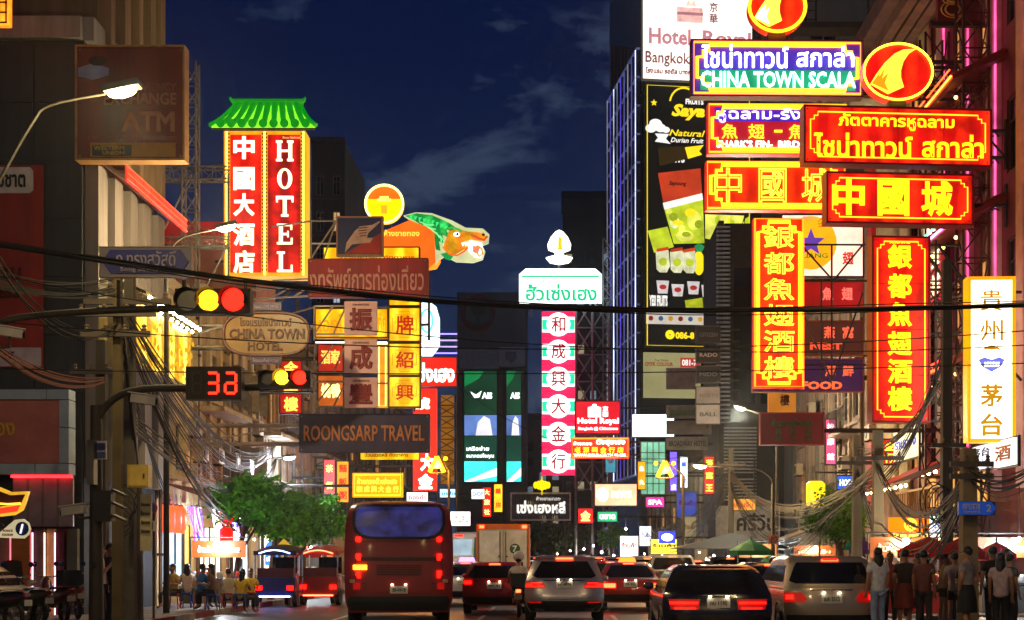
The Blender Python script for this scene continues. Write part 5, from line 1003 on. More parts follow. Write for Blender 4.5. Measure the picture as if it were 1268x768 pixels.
simple('pickup', 'pickup_truck', 'grey pickup truck beyond the black crossover', 'truck', 838, 52, P('77757a'), 1.58, [(.72,.74,.9),(1.0,.74,.9)], [[(.8,.76,.89),(.95,.76,.89)]], plt='ถห 3')
# ---- black crossover, near right
v = simple('hatch', 'black_crossover', 'glossy black crossover car with slim red tail lights near the right lane', 'car', 890, 24.6, P('0e0c0d', 1, .22, 0), 1.35, [(.69,.34,.82),(.87,.32,.86)], [[(.79,.36,.84),(.825,.36,.84)],[(.7,.4,.76),(.725,.4,.76)]], plt='กน 1190', hi=False, W=1.06)
v.rear('window_trim', [(1.385, -.6, .6), (1.395, -.58, .58)], M('d0c8b0', .2, .9, 0), .03); v.rear('chrome_strip', [(.93, -.3, .3), (.945, -.3, .3)], M('b0aca0', .15, 1, 0), .03)
v = simple('hatch', 'black_hatchback', 'black hatchback with round red tail lights ahead of the silver people carrier', 'car', 957, 37, P('141012', 1, .25, 0), 1.35, [(.75,.68,.87),(1.0,.7,.87)], [[(.9,.72,.84),(.99,.73,.84)],[(.77,.72,.84),(.83,.72,.84)]], plt='พล 8', W=1.0)
v = simple('mpv', 'silver_people_carrier', 'silver champagne people carrier with big red tail lights at the right kerb', 'car', 1030, 27, P('a89a88', 1, .3, .4), 1.5, [(.74,.52,.88),(.8,.46,.885),(.93,.56,.885)], [[(.8,.72,.85),(.88,.72,.85)]], plt='ฌย 5512', W=1.0)
v.rear('chrome_strip', [(.97, -.4, .4), (.99, -.4, .4)], M('c8c0b0', .15, 1, 0), .02); v.rear('spoiler_lamp', [(1.54, -.14, .14), (1.575, -.14, .14)], BRAKE, .03)
simple('suv', 'dark_suv', 'dark tall car with lit high brake lamp beyond the black hatchback', 'car', 984, 47, P('1c1618'), 1.5, TL, TB, plt='จต 29')
simple('sedan', 'silver_sedan', 'old silver sedan cut by the edge at the left kerb beside the parked motorcycles', 'car', -92, 27.5, P('b8b0a8'), 1.36, [(.66,.42,.87),(.9,.44,.87)], [[(.7,.5,.85),(.84,.5,.85)]], plt='ศร 1', W=1.)
# far cars, nearly only lights
FC = [P('6a686c'), P('8a2018'), P('b8b4b8'), P('2a2a30'), P('c8a020')]
fars = [(735, 64, 'sedan', 'far red car with lit brakes behind the red and orange taxi', 1), (768, 74, 'mpv', 'far grey van between the taxi and the shop lights', 0), (716, 78, 'sedan', 'far white car under the road trees', 2), (664, 84, 'suv', 'far dark car behind the dark grey tall car', 3), (752, 95, 'sedan', 'far yellow taxi among the shop lights', 4), (786, 100, 'mpv', 'far white van near the blue oval sign', 2), (700, 110, 'sedan', 'farthest dark car under the road trees', 3), (728, 125, 'suv', 'farthest grey car at the end of the traffic', 0)]
for u, Y, kd, lb, pc in fars:
    simple(kd, 'far_car', lb, 'car', u, Y, FC[pc], {'suv': 1.5, 'sedan': 1.36, 'mpv': 1.5}[kd], [(.74,.6,.86),(.95,.6,.86)], [[(.78,.62,.85),(.9,.62,.85)]], group='far cars in the traffic', bright=BRAKE2)
# ---- red coach
v = Veh('coach', 'red_bus', 'dark red minibus with wide violet rear window in the left lane', 'bus', at(494,0,32).x, 32, M('8a1c12', .4, .1, .15, .8, .03, .6), 6.2)
v.rear('rear_window', [(2.06,-.62,.62),(2.1,-.8,.8),(2.2,-.92,.92),(2.35,-.98,.98),(2.62,-.97,.97),(2.74,-.9,.9)], E('40409a', .17, .98, 3.2), .02)  # streaky violet glow put into the pane in place of reflections
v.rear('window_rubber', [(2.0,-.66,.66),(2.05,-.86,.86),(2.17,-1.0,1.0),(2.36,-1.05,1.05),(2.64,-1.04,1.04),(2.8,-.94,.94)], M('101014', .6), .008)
v.rear('engine_lid', [(.82,-.72,.72),(1.5,-.72,.72)], M('962418', .4, .1, .2, 1, .03, .6), .02); v.rear('vent_strip', [(1.52,-.95,.95),(1.6,-.95,.95)], M('3a1a14', .5), .02); bumper(v, [(.4,-1.1,1.1),(.62,-1.15,1.15),(.72,-1.1,1.1)], 1.1)
for x in (-.98, .96): v.rear('panel_seam', [(.75,x,x+.012),(1.98,x,x+.012)], M('2a0a08', .6), .006, .01, 2)
for z in (1.0, 1.95): v.rear('panel_seam', [(z,-1.15,1.15),(z+.012,-1.15,1.15)], M('2a0a08', .6), .006, .01)
for j in range(5): v.rear('vent_slat', [(1.2+j*.05,-.5,.5),(1.225+j*.05,-.5,.5)], M('5a160e', .5), .045)
for q in (-1, 1):
    for z, r, m in ((2.0,.05,BRAKE),(1.62,.05,BRAKE),(1.56,.035,BRAKE),(1.24,.05,BRAKE),(1.17,.035,BRAKE),(.95,.08,LENS)):
        v.rear('marker_lamp', [(z-r, min(q*.86,q*(.86+2*r)), max(q*.86,q*(.86+2*r))), (z+r, min(q*.86,q*(.86+2*r)), max(q*.86,q*(.86+2*r)))], m, .03)
    v.rear('number_lamp', [(1.02, min(q*.98,q*1.1), max(q*.98,q*1.1)), (1.1, min(q*.98,q*1.1), max(q*.98,q*1.1))], M('c8a080', .3), .02)
    for k in range(5): v.side('side_window', [(1.7, 1.0+k*1.4, 2.3+k*1.4), (2.5, 1.0+k*1.4, 2.3+k*1.4)], glassm(), q)
v.rear('turn_lamp', [(1.32,-1.02,-.72),(1.42,-1.02,-.72)], E('ffa010', 12, 0), .04); plate(v, .78, '30-0418'); v.wheels(.46, 1.7, 6.6, .3)
v.rear('windscreen', [(1.3,-1.1,1.1),(2.5,-1.0,1.0)], glassm(), .012, front=True)
# ---- orange framed box truck
t = thing('box_truck', 'orange framed box truck with white rear doors and a green number seven disc', 'truck', (at(623,0,60).x, 60, 0))
B().box(-1.05,1.05,.0,4.8,.75,2.95).build('cargo_box', M('c8c4be', .6, 0, .2, 1), t)
ORF = M('d86a18', .5, 0, .2, 2)
B().box(-1.13,-1.051,-.06,.1,.7,3.0).build('corner_post', ORF, t); B().box(1.051,1.13,-.06,.1,.7,3.0).build('corner_post', ORF, t); B().box(-1.05,1.05,-.06,-.002,2.78,3.0).build('header', ORF, t); B().box(-1.05,1.05,-.06,-.002,.7,.9).build('sill', ORF, t)
for q in (-1, 1):
    d = B().box(min(q*.02,q*1.0),max(q*.02,q*1.0),-.05,-.003,.92,2.7).build('rear_door', M('d8d4ca', .55, 0, .25, 2), t)
    B().tube([(q*.12,-.08,.95),(q*.12,-.08,2.68)], .02, 5).build('lock_bar', STEEL, d); B().box(min(q*.1,q*.2),max(q*.1,q*.2),-.1,-.06,1.6,1.66).build('handle', STEEL, d)
    B().box(q*.9-.1,q*.9+.1,-.08,-.061,2.82,2.94).build('marker_lamp', BRAKE2, t); B().box(q*.85-.14,q*.85+.14,-.12,.05,.45,.62).build('tail_lamp', BRAKE, t)
B().lathe([(.22,0),(.22,.02)], (.5,-.075,1.95), 20, 'y').build('number_disc', M('1a5a38', .5), t); letter('7', t, .5, 1.95, .2, .28, -.08, M('e8e4dc'), .01, .04)
B().box(.3,.85,-.07,-.052,1.05,1.4).build('notice_plate', M('3a3a3e'), t); B().box(-1.0,1.0,.1,5.6,.45,.74).build('chassis', DARKP, t); B().box(-1.0,1.0,4.85,6.4,.5,2.3).build('cab', ORF, t)
for y in (1.2, 5.6):
    for q in (-1, 1):
        a = B().lathe([(.25,-.13),(.45,-.13),(.45,.13),(.25,.13)], (0,0,0), 18, 'y'); a.v = [(y_, x_, z_) for x_, y_, z_ in a.v]; o = a.build('wheel', TYRE, t, 40); o.location = (q*.9, y, .45)
# ---- green and white bus beside it
v = Veh('coach', 'green_bus', 'green and white city bus behind the orange truck', 'bus', at(585,0,72).x, 72, M('d0d8d4', .4, 0, .15, 1), W=1.0)
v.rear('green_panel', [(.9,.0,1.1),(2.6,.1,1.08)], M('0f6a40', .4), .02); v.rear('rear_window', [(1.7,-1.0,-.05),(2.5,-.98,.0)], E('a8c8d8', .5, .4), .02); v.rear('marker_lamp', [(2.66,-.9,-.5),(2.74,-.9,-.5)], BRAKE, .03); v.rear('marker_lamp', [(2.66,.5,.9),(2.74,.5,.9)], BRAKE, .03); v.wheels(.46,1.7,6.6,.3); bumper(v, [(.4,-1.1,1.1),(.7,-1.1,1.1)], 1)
# ---- tuk-tuks
def tuktuk(label, u, Y, paint, roof, lamp, yaw=0):
    t = thing('tuk_tuk', label, 'tuk tuk', (at(u,0,Y).x, Y, 0), R(yaw))
    b = B(); A = []
    for y in (0, .3, 1.2, 2.0, 2.3):
        z = 1.72+.16*math.sin(math.pi*y/2.3); A.append([(x, y, z+.14*(1-(x/.68)**2)) for x in (-.68,-.5,-.25,0,.25,.5,.68)])
    b.grid(A); k = len(b.v); b.grid([[(x,y,z-.05) for x,y,z in r] for r in A]); b.box(-.68,.68,-.02,.0,1.66,1.8); b.build('roof', roof, t, 40)
    b = B().prism([(-.6,.35),(.6,.35),(.66,.6),(.66,.95),(-.66,.95),(-.66,.6)], .0, .12); b.build('rear_panel', paint, t); B().box(-.66,.66,.12,1.4,.35,.5).build('floor', DARKP, t); B().box(-.58,.58,.25,.75,.5,.8).build('seat', M('5a1418', .5), t); B().box(-.58,.58,.13,.24,.8,1.25).build('backrest', M('5a1418', .5), t)
    for q in (-1, 1):
        for y in (.05, 1.45): B().tube([(q*.64,y,.9 if y < 1 else .45),(q*.64,y,1.76)], .025, 6).build('post', M('b0b0b4', .25, .9, 0), t)
        B().tube([(q*.66,.1,1.0),(q*.66,1.4,.95)], .02, 6).build('rail', M('b0b0b4', .25, .9, 0), t); B().box(q*.5-.1,q*.5+.1,-.04,-.002,.55,.68).build('tail_lamp', BRAKE, t)
        a = B().lathe([(.14,-.07),(.25,-.07),(.25,.07),(.14,.07)], (0,0,0), 16, 'y'); a.v = [(y_,x_,z_) for x_,y_,z_ in a.v]; o = a.build('wheel', TYRE, t, 40); o.location = (q*.6, .4, .25)
    a = B().lathe([(.14,-.06),(.25,-.06),(.25,.06),(.14,.06)], (0,0,0), 16, 'y'); a.v = [(y_,x_,z_) for x_,y_,z_ in a.v]; o = a.build('wheel', TYRE, t, 40); o.location = (0, 2.2, .25)
    B().prism([(-.4,.4),(.4,.4),(.3,1.0),(-.3,1.0)], 1.7, 2.2).build('nose', paint, t); B().box(-.4,.4,1.75,1.8,1.05,1.6).build('windscreen', glassm(), t)
    B().tube([(-.5,-.03,1.72),(-.25,-.05,1.80),(0,-.05,1.83),(.25,-.05,1.80),(.5,-.03,1.72)], .02, 5).build('roof_lamp', lamp, t); B().tube([(-.5,-.03,.34),(.5,-.03,.34)], .025, 5).build('floor_lamp', lamp, t)
tuktuk('dark tuk-tuk with blue white roof light near the street trees', 340, 45.5, M('1c2a6a', .4), M('1c1a28', .5), E('7a9cff', 8, 0)); tuktuk('red roofed tuk-tuk with glowing red trim beside the dark one', 394, 47, M('8a1a14', .4), M('a83020', .5), E('ff5a3a', 6, 0), -4)
# ---- motorcycles
def ring_wheel(o, y, r=.29, nm='wheel'):
    a = B().tube([(0, r*.86*math.cos(k*math.pi/9), r*.86*math.sin(k*math.pi/9)) for k in range(18)], .045, 6, True); w_ = a.build(nm, TYRE, o, 60); w_.location = (0, y, r)
    b = B()
    for k in range(6): b.tube([(0,0,0),(0,r*.8*math.cos(k*math.pi/3),r*.8*math.sin(k*math.pi/3))], .012, 4)
    b.lathe([(.05,-.04),(.05,.04)], (0,0,0), 8, 'y'); b.build('spokes', RIM, w_)
def motorcycle(label, X, Y, yaw, paint, lit=False, box=False, group=None):
    t = thing('motorcycle', label, 'motorcycle', (X, Y, .14 if X < -9.5 else 0.), R(yaw), group)
    ring_wheel(t, .3); ring_wheel(t, 1.55)
    B().grid([[(x*wd, y, z) for x in (-1,-.6,0,.6,1)] for y, z, wd in ((0,.78,.09),(.2,.82,.13),(.7,.8,.15),(1.0,.74,.1))]).build('seat', M('141214', .5), t)
    A = []
    for y, z0, z1, wd in ((-.05,.68,.76,.06),(.2,.5,.8,.12),(.6,.4,.78,.14),(.85,.32,.6,.13),(1.1,.34,.62,.15),(1.3,.5,.98,.12),(1.42,.7,1.02,.08)): A.append([(wd*math.cos(a), y, (z0+z1)/2+(z1-z0)/2*math.sin(a)) for a in [2*math.pi*k/10 for k in range(11)]])
    B().grid(A).build('body', paint, t, 60)
    B().tube([(-.32,1.25,1.08),(-.15,1.32,1.02),(.15,1.32,1.02),(.32,1.25,1.08)], .018, 6).build('handlebar', RIM, t); B().tube([(0,1.3,1.0),(0,1.55,.3)], .035, 6).build('fork', RIM, t)
    for q in (-1, 1):
        m = B().tube([(q*.25,1.28,1.06),(q*.3,1.26,1.25)], .008, 4); m.build('mirror_stem', DARKP, t); c = B().lathe([(.01,-.01),(.06,0),(.05,.015)], (q*.31,1.25,1.3), 12, 'y'); c.build('mirror', glassm('1a2a5a', .1), t)
    B().box(-.06,.06,-.1,-.04,.68,.76).build('tail_lamp', BRAKE2 if lit else M('6a0c08', .3), t); B().box(-.09,.09,-.12,-.1,.5,.62).build('number_plate', PLATE, t); B().lathe([(.09,0),(.1,.06),(.06,.12)], (0,1.42,.9), 12, 'y').build('headlamp', M('d0d0d4', .2), t)
    B().tube([(.12,.1,.35),(.12,.5,.32),(.12,.9,.35)], .04, 6).build('exhaust', RIM, t)
    if box: B().box(-.2,.2,-.18,.2,.84,1.18).build('top_box', M('20202a', .4), t)
    return t
for u, Y, yw, pc, lb, bx in ((30, 28, 62, '1a1c24', 'dark parked motorcycle with round mirror nearest the old silver sedan', False), (58, 29.5, 48, '2a2426', 'black parked motorcycle with smoked windscreen by the orange pillar', False), (86, 31, 40, '5a2a3a', 'maroon parked scooter loaded under the fluted front', True), (100, 33, 30, '8a4a28', 'rusty orange parked scooter behind the signal post', False)):
    p = at(u, 0, Y); m = motorcycle(lb, p.x, Y, yw, M(pc, .35, .1, .1, 2, 0, .5), box=bx, group='parked motorcycles on the left')
    if u == 58: B().grid([[(x, 1.36+.05*j, 1.0+.2*j-.08*x*x*10) for x in (-.2,-.1,0,.1,.2)] for j in range(3)]).build('windscreen', glassm('3a3630', .1), m)
motorcycle('white scooter ridden beside the silver car', at(642,0,37).x, 37, 0, M('c8c4c8', .4), True, True)
# ================================================================ LAMPS AND STREET FURNITURE
POLE = M('3a342c', .65, .2, .3, 3); CONC = M('8f8468', .85, 0, .3, 2, .3, 0, True); CONC2 = M('5a5448', .85, 0, .3, 2, .3, 0, True)
def bulb(parent, loc, col, watt, size=.12, name='light'):
    l = bpy.data.lights.new(name, 'POINT'); l.color = lin(col); l.energy = watt; l.shadow_soft_size = size
    o = bpy.data.objects.new(name, l); COL.objects.link(o); o.parent = parent; o.location = loc; return o
def street_lamp(label, base, path, Y, col='ffd890', watt=900, s=18., pole_top=None, head=.55):
    # base: (x,y) of the post; path: arm points in pixels at depth Y ending at the head
    t = thing('street_lamp', label, 'street lamp', (base[0], base[1], .14)); o = Vector((base[0], base[1], .14))
    A = [at(u, v, Y) - o for u, v in path]
    B().tube([(0,0,0)] + ([(0,0,A[0].z)] if A[0].xy.length < .05 else [(0,0,A[0].z*.8)]), [.09,.06], 8).build('post', POLE, t, 60)
    B().tube(smooth_line([Vector((0,0,A[0].z*.8))] + A, 4), .028, 6).build('arm', POLE, t, 60)
    e = A[-1]; d = (A[-1]-A[-2]).normalized(); b = B(); q = math.atan2(d.z, d.x)
    b.cbox(e+d*head/2+Vector((0,0,.05)), head, .26, .1, 0, 0, -q); b.build('lamp_head', M('5a5850', .4, .5), t)
    g = B().ball((0,0,0), .1, 12, 8); g.v = [(x*head*4.2, y*1.25, z*.95) for x, y, z in g.v]; g = g.build('lens', E(col, s*2, 0), t, 60); g.location = e+d*head/2-Vector((0,0,.02)); g.rotation_euler = (0, -q, 0)
    bulb(t, e+d*head/2-Vector((0,0,.45)), col, watt*1.35); return t
street_lamp('tall street lamp on slanted arm glowing in front of the brown exchange sign', (at(-40,0,22).x, 22), [(-40,300),(0,222),(40,152),(62,130),(130,116)], 22, 'ffe2a0', 300)
street_lamp('street lamp with curved arm glowing in front of the tall hotel sign', (at(206,0,37).x, 37), [(206,330),(214,305),(232,292),(268,284)], 37, 'ffe2a8', 560)
street_lamp('street lamp leaning over the road from the right kerb below the dark red board', (at(962,0,60).x, 60), [(962,540),(958,522),(940,512),(924,507)], 60, 'fff0d0', 700, 16.)
street_lamp('long armed street lamp over the right lane with no right turn plate on its post', (at(957,0,52).x, 52), [(957,600),(950,588),(930,580),(876,577)], 52, 'ffd890', 700, 16.)
o = thing('turn_plate', 'square red bordered no turn plate on the long armed lamp post', 'sign', at(957.5, 674, 51.8)); k = 51.8/F
B().box(-6.5*k,6.5*k,-.02,.0,0,12*k).build('plate', M('c8a090', .5), o); B().tube([(4.6*k*math.cos(a*math.pi/10),-.03,6*k+4.6*k*math.sin(a*math.pi/10)) for a in range(20)], .02, 5, True).build('red_ring', M('a82018', .5), o)
B().tube([(-2*k,-.03,3*k),(-2*k,-.03,7*k),(1*k,-.03,8*k),(2.6*k,-.03,8*k)], .02, 4).build('arrow', M('181010'), o); B().tube([(-3.3*k,-.035,9.3*k),(3.3*k,-.035,2.7*k)], .015, 4).build('bar', M('a82018'), o)
street_lamp('white fluorescent lamp post above the trees on the left pavement', (at(325,0,58).x, 58), [(325,600),(325,575),(330,569),(350,567)], 58, 'e4f0ff', 500, 14.)
# unseen lamps of the same model, added out of view as front fill
for i, (X, yy) in enumerate(((-9.9, 6), (8.2, 14), (-9.9, -10), (8.2, -4))):
    q = 1 if X < 0 else -1; pp = [(X, 8.0), (X+q*.3, 8.6), (X+q*1.2, 8.9), (X+q*2.4, 9.0)]
    street_lamp('added unseen street lamp along the ' + ('left kerb before the junction', 'right kerb before the junction', 'left kerb well before the junction', 'right kerb well before the junction')[i], (X, yy), [(CU+x*F/yy, CV-(z-CH)*F/yy) for x, z in pp], yy, 'ffd898', (480 if X < 0 else 300))
# star shaped lights on posts
def star_light(label, u, v, Y, base):
    t = thing('star_light', label, 'street light', (base, Y, .14)); c = at(u, v, Y)-Vector((base, Y, .14)); k = Y/F
    B().tube([(0,0,0),(0,0,c.z*.96)], .07, 8).build('post', POLE, t); B().tube([(0,0,c.z*.96),(c.x,0,c.z+14*k)], .04, 6).build('arm', POLE, t)
    for dx, tx in ((-1, 1), (1, 1)): B().tube([(c.x,-.1,c.z+11*k),(c.x+dx*9*k,-.1,c.z-8*k)], .1, 6).build('lit_leg', E('ffa010', 4.5, 0), t)
    B().prism([(c.x-4*k,c.z-3*k),(c.x+4*k,c.z-3*k),(c.x,c.z+7*k)], -.16, -.04).build('lit_heart', E('ffc040', 3.5, 0), t)
    for dx in (-11, 11): B().ball((c.x+dx*k,-.1,c.z+9*k), 2.6*k, 10, 6).build('lit_bead', E('ff9a10', 4, 0), t)
    B().tube([(c.x-11*k,-.05,c.z-9*k),(c.x+11*k,-.05,c.z-9*k)], .03, 5).build('crossbar', POLE, t); bulb(t, (c.x,-.5,c.z), 'ffa830', 420)
star_light('golden star shaped street ornament light beside the red column sign', 541, 577, 66, at(556,0,66).x); star_light('golden star shaped street ornament light in front of the green shopfront', 823, 583, 66, at(846,0,66).x)
# ---- traffic signals
BLK = M('121010', .6); Y = 20.
def signal(label, u0, v0, u1, v1, lens, Y, vis=.16):
    s = Sign('traffic_signal', label, u0, v0, u1, v1, Y, .2, 0, 'traffic light'); s.panel(BLK, 'housing')
    for u, v, r, m in lens:
        s.disc(u, v, r, r, m, 'lens', d=.02, n=24); R_ = r*s.k*1.12
        b = B(); P = [(math.cos(a), math.sin(a)) for a in [math.pi*(-.12+1.24*i/14) for i in range(15)]]
        b.grid([[(s.x(u)+R_*x, y, s.z(v)+R_*z) for x, z in P] for y in (-.1, -.1-vis)]).build('visor', BLK, s.o)
    return s
signal('large horizontal traffic signal with amber and red lit on the upper arm', 219, 359, 312, 390, [(235,374,13,M('1a2420', .3)),(261,374,13,E('ffb010', 2.2, .15, 8)),(291,373,14,E('ff0c04', 3.2, .2, 8))], Y)
signal('small horizontal traffic signal with amber and red lit beside the countdown', 321, 460, 386, 481, [(333,470,8,M('1a2420', .3)),(351,469,8.5,E('ffb818', 6, 0)),(373,469,8.5,E('ff1408', 5, 0))], Y)
s = Sign('countdown_timer', 'black countdown box showing a red thirty two', 233, 456, 300, 495, Y, .18, 0, 'timer'); s.panel(BLK, 'housing').frame(M('2a2420'), .01, .01)
def seg(s, u, v, w_, h_, on, mat, t=2.6, sl=.0):
    S = {'a': ((u,v),(u+w_,v)), 'b': ((u+w_,v),(u+w_,v+h_/2)), 'c': ((u+w_,v+h_/2),(u+w_,v+h_)), 'd': ((u,v+h_),(u+w_,v+h_)), 'e': ((u,v+h_/2),(u,v+h_)), 'f': ((u,v),(u,v+h_/2)), 'g': ((u,v+h_/2),(u+w_,v+h_/2))}
    for c in on:
        (a, b), (d, e) = S[c]; hz = b == e; q = t/2
        s.poly([(a+1.2,b-q),(d-1.2,b-q),(d-1.2,b+q),(a+1.2,b+q)] if hz else [(a-q,b+1.2),(a+q,b+1.2),(a+q,e-1.2),(a-q,e-1.2)], mat, 'digit_segment', d=.012)
RS = E('ff1c0c', 5, .1, 6); seg(s, 240, 463, 11, 25, 'abcdefg', M('2c1410', .5)); seg(s, 259, 463, 13, 25, 'abcdg', RS); seg(s, 281, 463, 13, 25, 'abcdeg', RS)
s.poly([(256,458),(298,458),(298,493),(256,493)], E('c01008', .5, .3, 3), 'red_glow_screen', y=-.085, d=.004)
t = thing('signal_post', 'galvanised signal post with curved arms carrying the signals and countdown over the road', 'post', (at(112,0,Y).x, Y+.25, .14)); O = t.location.copy()
def rel(u, v, dy=.25): return at(u, v, Y)+Vector((0,dy,0))-O
B().tube([(0,0,0),(0,0,rel(112,500).z)], [.11,.08], 10).build('post', POLE, t, 60)
B().tube(smooth_line([rel(112,700), rel(113,540), rel(118,510), rel(140,488), rel(175,479), rel(235,478), rel(330,476), rel(384,470)], 5), .055, 8).build('arm', POLE, t, 60)
B().tube(smooth_line([rel(-60,520), rel(-30,420), rel(-6,396), rel(30,388), rel(120,381), rel(222,378), rel(300,376)], 5), .05, 8).build('arm', POLE, t, 60)
B().tube([rel(-60,520), rel(-60,790)], .06, 8).build('post', POLE, t, 60); B().tube([rel(140,380), rel(140,343)], .03, 6).build('hanger', POLE, t); B().tube([rel(222,380), rel(222,343)], .03, 6).build('hanger', POLE, t)
B().box(-.03,.06,-.3,-.12,rel(0,600).z,rel(0,545).z).build('control_box', M('4a4a44', .5), t); letter('3', t, 0, rel(0,699).z, .06, .1, -.13, M('202020'), .01)
s = Sign('traffic_signal', 'unlit black traffic signal seen from its side on the signal post', 119, 608, 140, 646, 20.2, .22, 0, 'traffic light'); s.panel(BLK, 'housing')
for v in (612, 628, 643): B().cbox((s.w/2+.09, 0, s.z(v)+.02), .2, .2, .03, 0, 0, .45).build('visor', BLK, s.o)
s = Sign('district_plate', 'small blue and white street plate on the signal post', 120, 546, 132, 569, 20.1, .03); s.panel(M('c0bcc4', .5)); s.poly([(121,549),(131,549),(131,557),(121,557)], M('24387a', .4), 'blue_field'); s.poly([(121,560),(131,560),(131,567),(121,567)], M('24387a', .4), 'blue_field')
def cctv(label, u, v, Y, rz, arm):
    o = thing('security_camera', label, 'camera', at(u, v, Y), R(rz)); B().cbox((0,0,0), .34, .13, .12, 0, 0, .12).build('body', M('b8b4aa', .45), o); B().cbox((.0,0,.075), .42, .16, .015, 0, 0, .12).build('sunshield', M('c8c4ba', .45), o)
    c = B().lathe([(.045,0),(.045,.03)], (0,0,0), 10, 'y'); c.v = [(y+.17, x, z-.03) for x, y, z in c.v]; c.build('lens', glassm(), o); B().tube(arm, .02, 6).build('bracket', POLE, o)
cctv('white security camera on a bar before the red wall banner', 12, 412, 20, 20, [(0,0,-.06),(0,0,-.2),(-.3,.0,-.25)]); cctv('white security camera under the countdown arm by the pole', 177, 495, 20.3, 15, [(0,0,-.06),(0,.1,.1),(-.2,.1,.18)]); cctv('dark angled camera bracketed to the signal post', 92, 632, 20.2, 170, [(0,0,-.06),(-.1,0,-.12),(-.25,0,-.1)])
B().tube([(0,0,0),(.8,0,0)], .03, 6)
# ---- concrete utility poles
def upole(label, u, Y, top_v, w_=.3, mat=CONC, arms=()):
    h = at(0, top_v, Y).z; t = thing('utility_pole', label, 'pole', (at(u,0,Y).x, Y, .14)); a, c = w_/2, w_/2*.75
    B().add([(-a,-a,0),(a,-a,0),(a,a,0),(-a,a,0),(-c,-c,h),(c,-c,h),(c,c,h),(-c,c,h)], [(0,3,2,1),(4,5,6,7),(0,1,5,4),(1,2,6,5),(2,3,7,6),(3,0,4,7)]).build('shaft', mat, t)
    for z, L in arms:
        zz = at(0, z, Y).z; B().box(-L/2, L/2, -a-.1, -a-.003, zz-.05, zz+.05).build('cross_arm', M('5a5046', .7), t)
        for i in range(4): B().lathe([(.03,0),(.05,.03),(.03,.06),(.05,.09),(.02,.12)], (-L/2+.1+i*(L-.2)/3, -a-.05, zz+.05), 8).build('insulator', M('7a6a5a', .3), t)
    return t
upole('square concrete utility pole with yellow cast right of the signal post', 146, 25, 345, .17, M('5c4e30', .85, 0, .3, 2, .3), [(400, 1.4), (425, 1.2)]); upole('dark round shouldered utility pole behind the yellow one', 161, 26.5, 350, .22, CONC2, [(385, 1.6)])
upole('thin conduit pole beside the yellow meter box', 172, 27, 600, .14, CONC2); upole('concrete utility pole carrying the street number plate', 1199, 26.5, 565, .32, M('8a7a58', .85, 0, .3, 2, .3), [(585, .8), (600, .8)])
upole('concrete utility pole beside the hostel sign', 1087, 36, 540, .3, CONC, [(575, 1.2)]); upole('thin concrete pole next to the right pavement tree', 1061, 40, 545, .28, CONC, [(580, 1.2)]); upole('dark utility pole by the tall plain red box', 1172, 33, 330, .26, CONC2, [(560, .8)]); upole('far utility pole below the watch boards', 905, 66, 560, .28, CONC2, [(580, 1.4)]); upole('utility pole in front of the fluted front', 126, 30, 430, .26, CONC2, [(470, 1.2)]); upole('far utility pole behind the left trees', 345, 62, 520, .26, CONC2, [(540, 1.4)])
s = Sign('meter_box', 'yellow painted meter cabinet strapped to the utility pole', 160, 576, 186, 604, 25.6, .25, 0, 'cabinet'); s.panel(M('c8a848', .5, 0, .25, 3)); B().box(-s.w/2+.03, s.w/2-.03, -.14, -.128, .03, s.h-.03).build('door', M('d0b050', .5, 0, .25, 3), s.o); B().box(.1,.13,-.16,-.141,s.h*.4,s.h*.6).build('handle', STEEL, s.o); s.stay([((165,590,.2),(158,590,.3))])
s = Sign('no_parking_sign', 'round blue and red no parking sign above an arrow plate', 184, 623, 195, 658, 26, .03); s.disc(189.5, 629, 6, 6.5, M('a82020', .5), 'red_disc'); s.disc(189.5, 629, 4.6, 5, M('1a2a8a', .5), 'blue_disc', y=-.05); s.poly([(184,645),(195,645),(195,658),(184,658)], M('b8b0a0', .5), 'arrow_plate'); B().tube([(s.x(189.5),-.06,s.z(656)),(s.x(189.5),-.06,s.z(647))], .01, 4).build('arrow', M('181818'), s.o); B().tube([(0,.05,-1.6),(0,.05,s.h)], .025, 6).build('post', POLE, s.o)
s = Sign('notice_plate', 'pale vertical notice board with small text tied to the pole', 174, 612, 188, 682, 25.8, .04); s.panel(M('b8ac88', .6, 0, .25, 4))
for k in range(4): s.text('ห้ามจอด', 175.5, 622+k*11, 186.5, 627+k*11, M('4a4030'), .02)
# tourist police sign and swoop sign at the left edge
s = Sign('information_sign', 'cream information sign with blue i disc and red station lettering', 2, 643, 40, 667, 30, .12); s.poly([(3,666),(3,660),(22,644),(32,643),(38,648),(40,655),(38,662),(32,667)], E('d8cca0', .45, .1), 'panel', d=.1); s.disc(31.5, 655, 8, 8.5, M('1a2a70', .4), 'blue_disc', y=-.17); s.text('i', 29, 649, 34, 661, E('f0f0e8', .8, 0), .05, y=-.21, shear=.3); s.text('POLICE', 8, 656, 20, 659, M('c04a28'), .03, y=-.17); s.text('STATION', 7, 661, 20, 664, M('c04a28'), .03, y=-.17); s.stay([((2,650,.1),(-30,650,.4))])
s = Sign('gold_swoop_sign', 'gold edged red curved shop sign like an upturned roof at the left edge', -30, 600, 40, 641, 30, .2)
s.poly([(-30,600),(-10,600),(4,604),(18,610),(40,609),(36,622),(32,632),(22,638),(4,640),(-30,638)], E('d8a028', .8, .3, 3), 'panel', d=.1); s.poly([(-30,606),(2,608),(18,614),(36,613),(31,624),(4,628),(-30,626)], M('5a2a10', .4), 'field', y=-.21); s.poly([(-30,629),(4,630),(30,626),(26,634),(4,637),(-30,635)], E('e03018', 1.1, .2), 'red_band', y=-.21)
for k in range(12): s.disc(4+k*2.4, 625-abs(k-5)*.15, 1., 1.2, E('ffc840', 1.8, 0), 'bead', y=-.25)
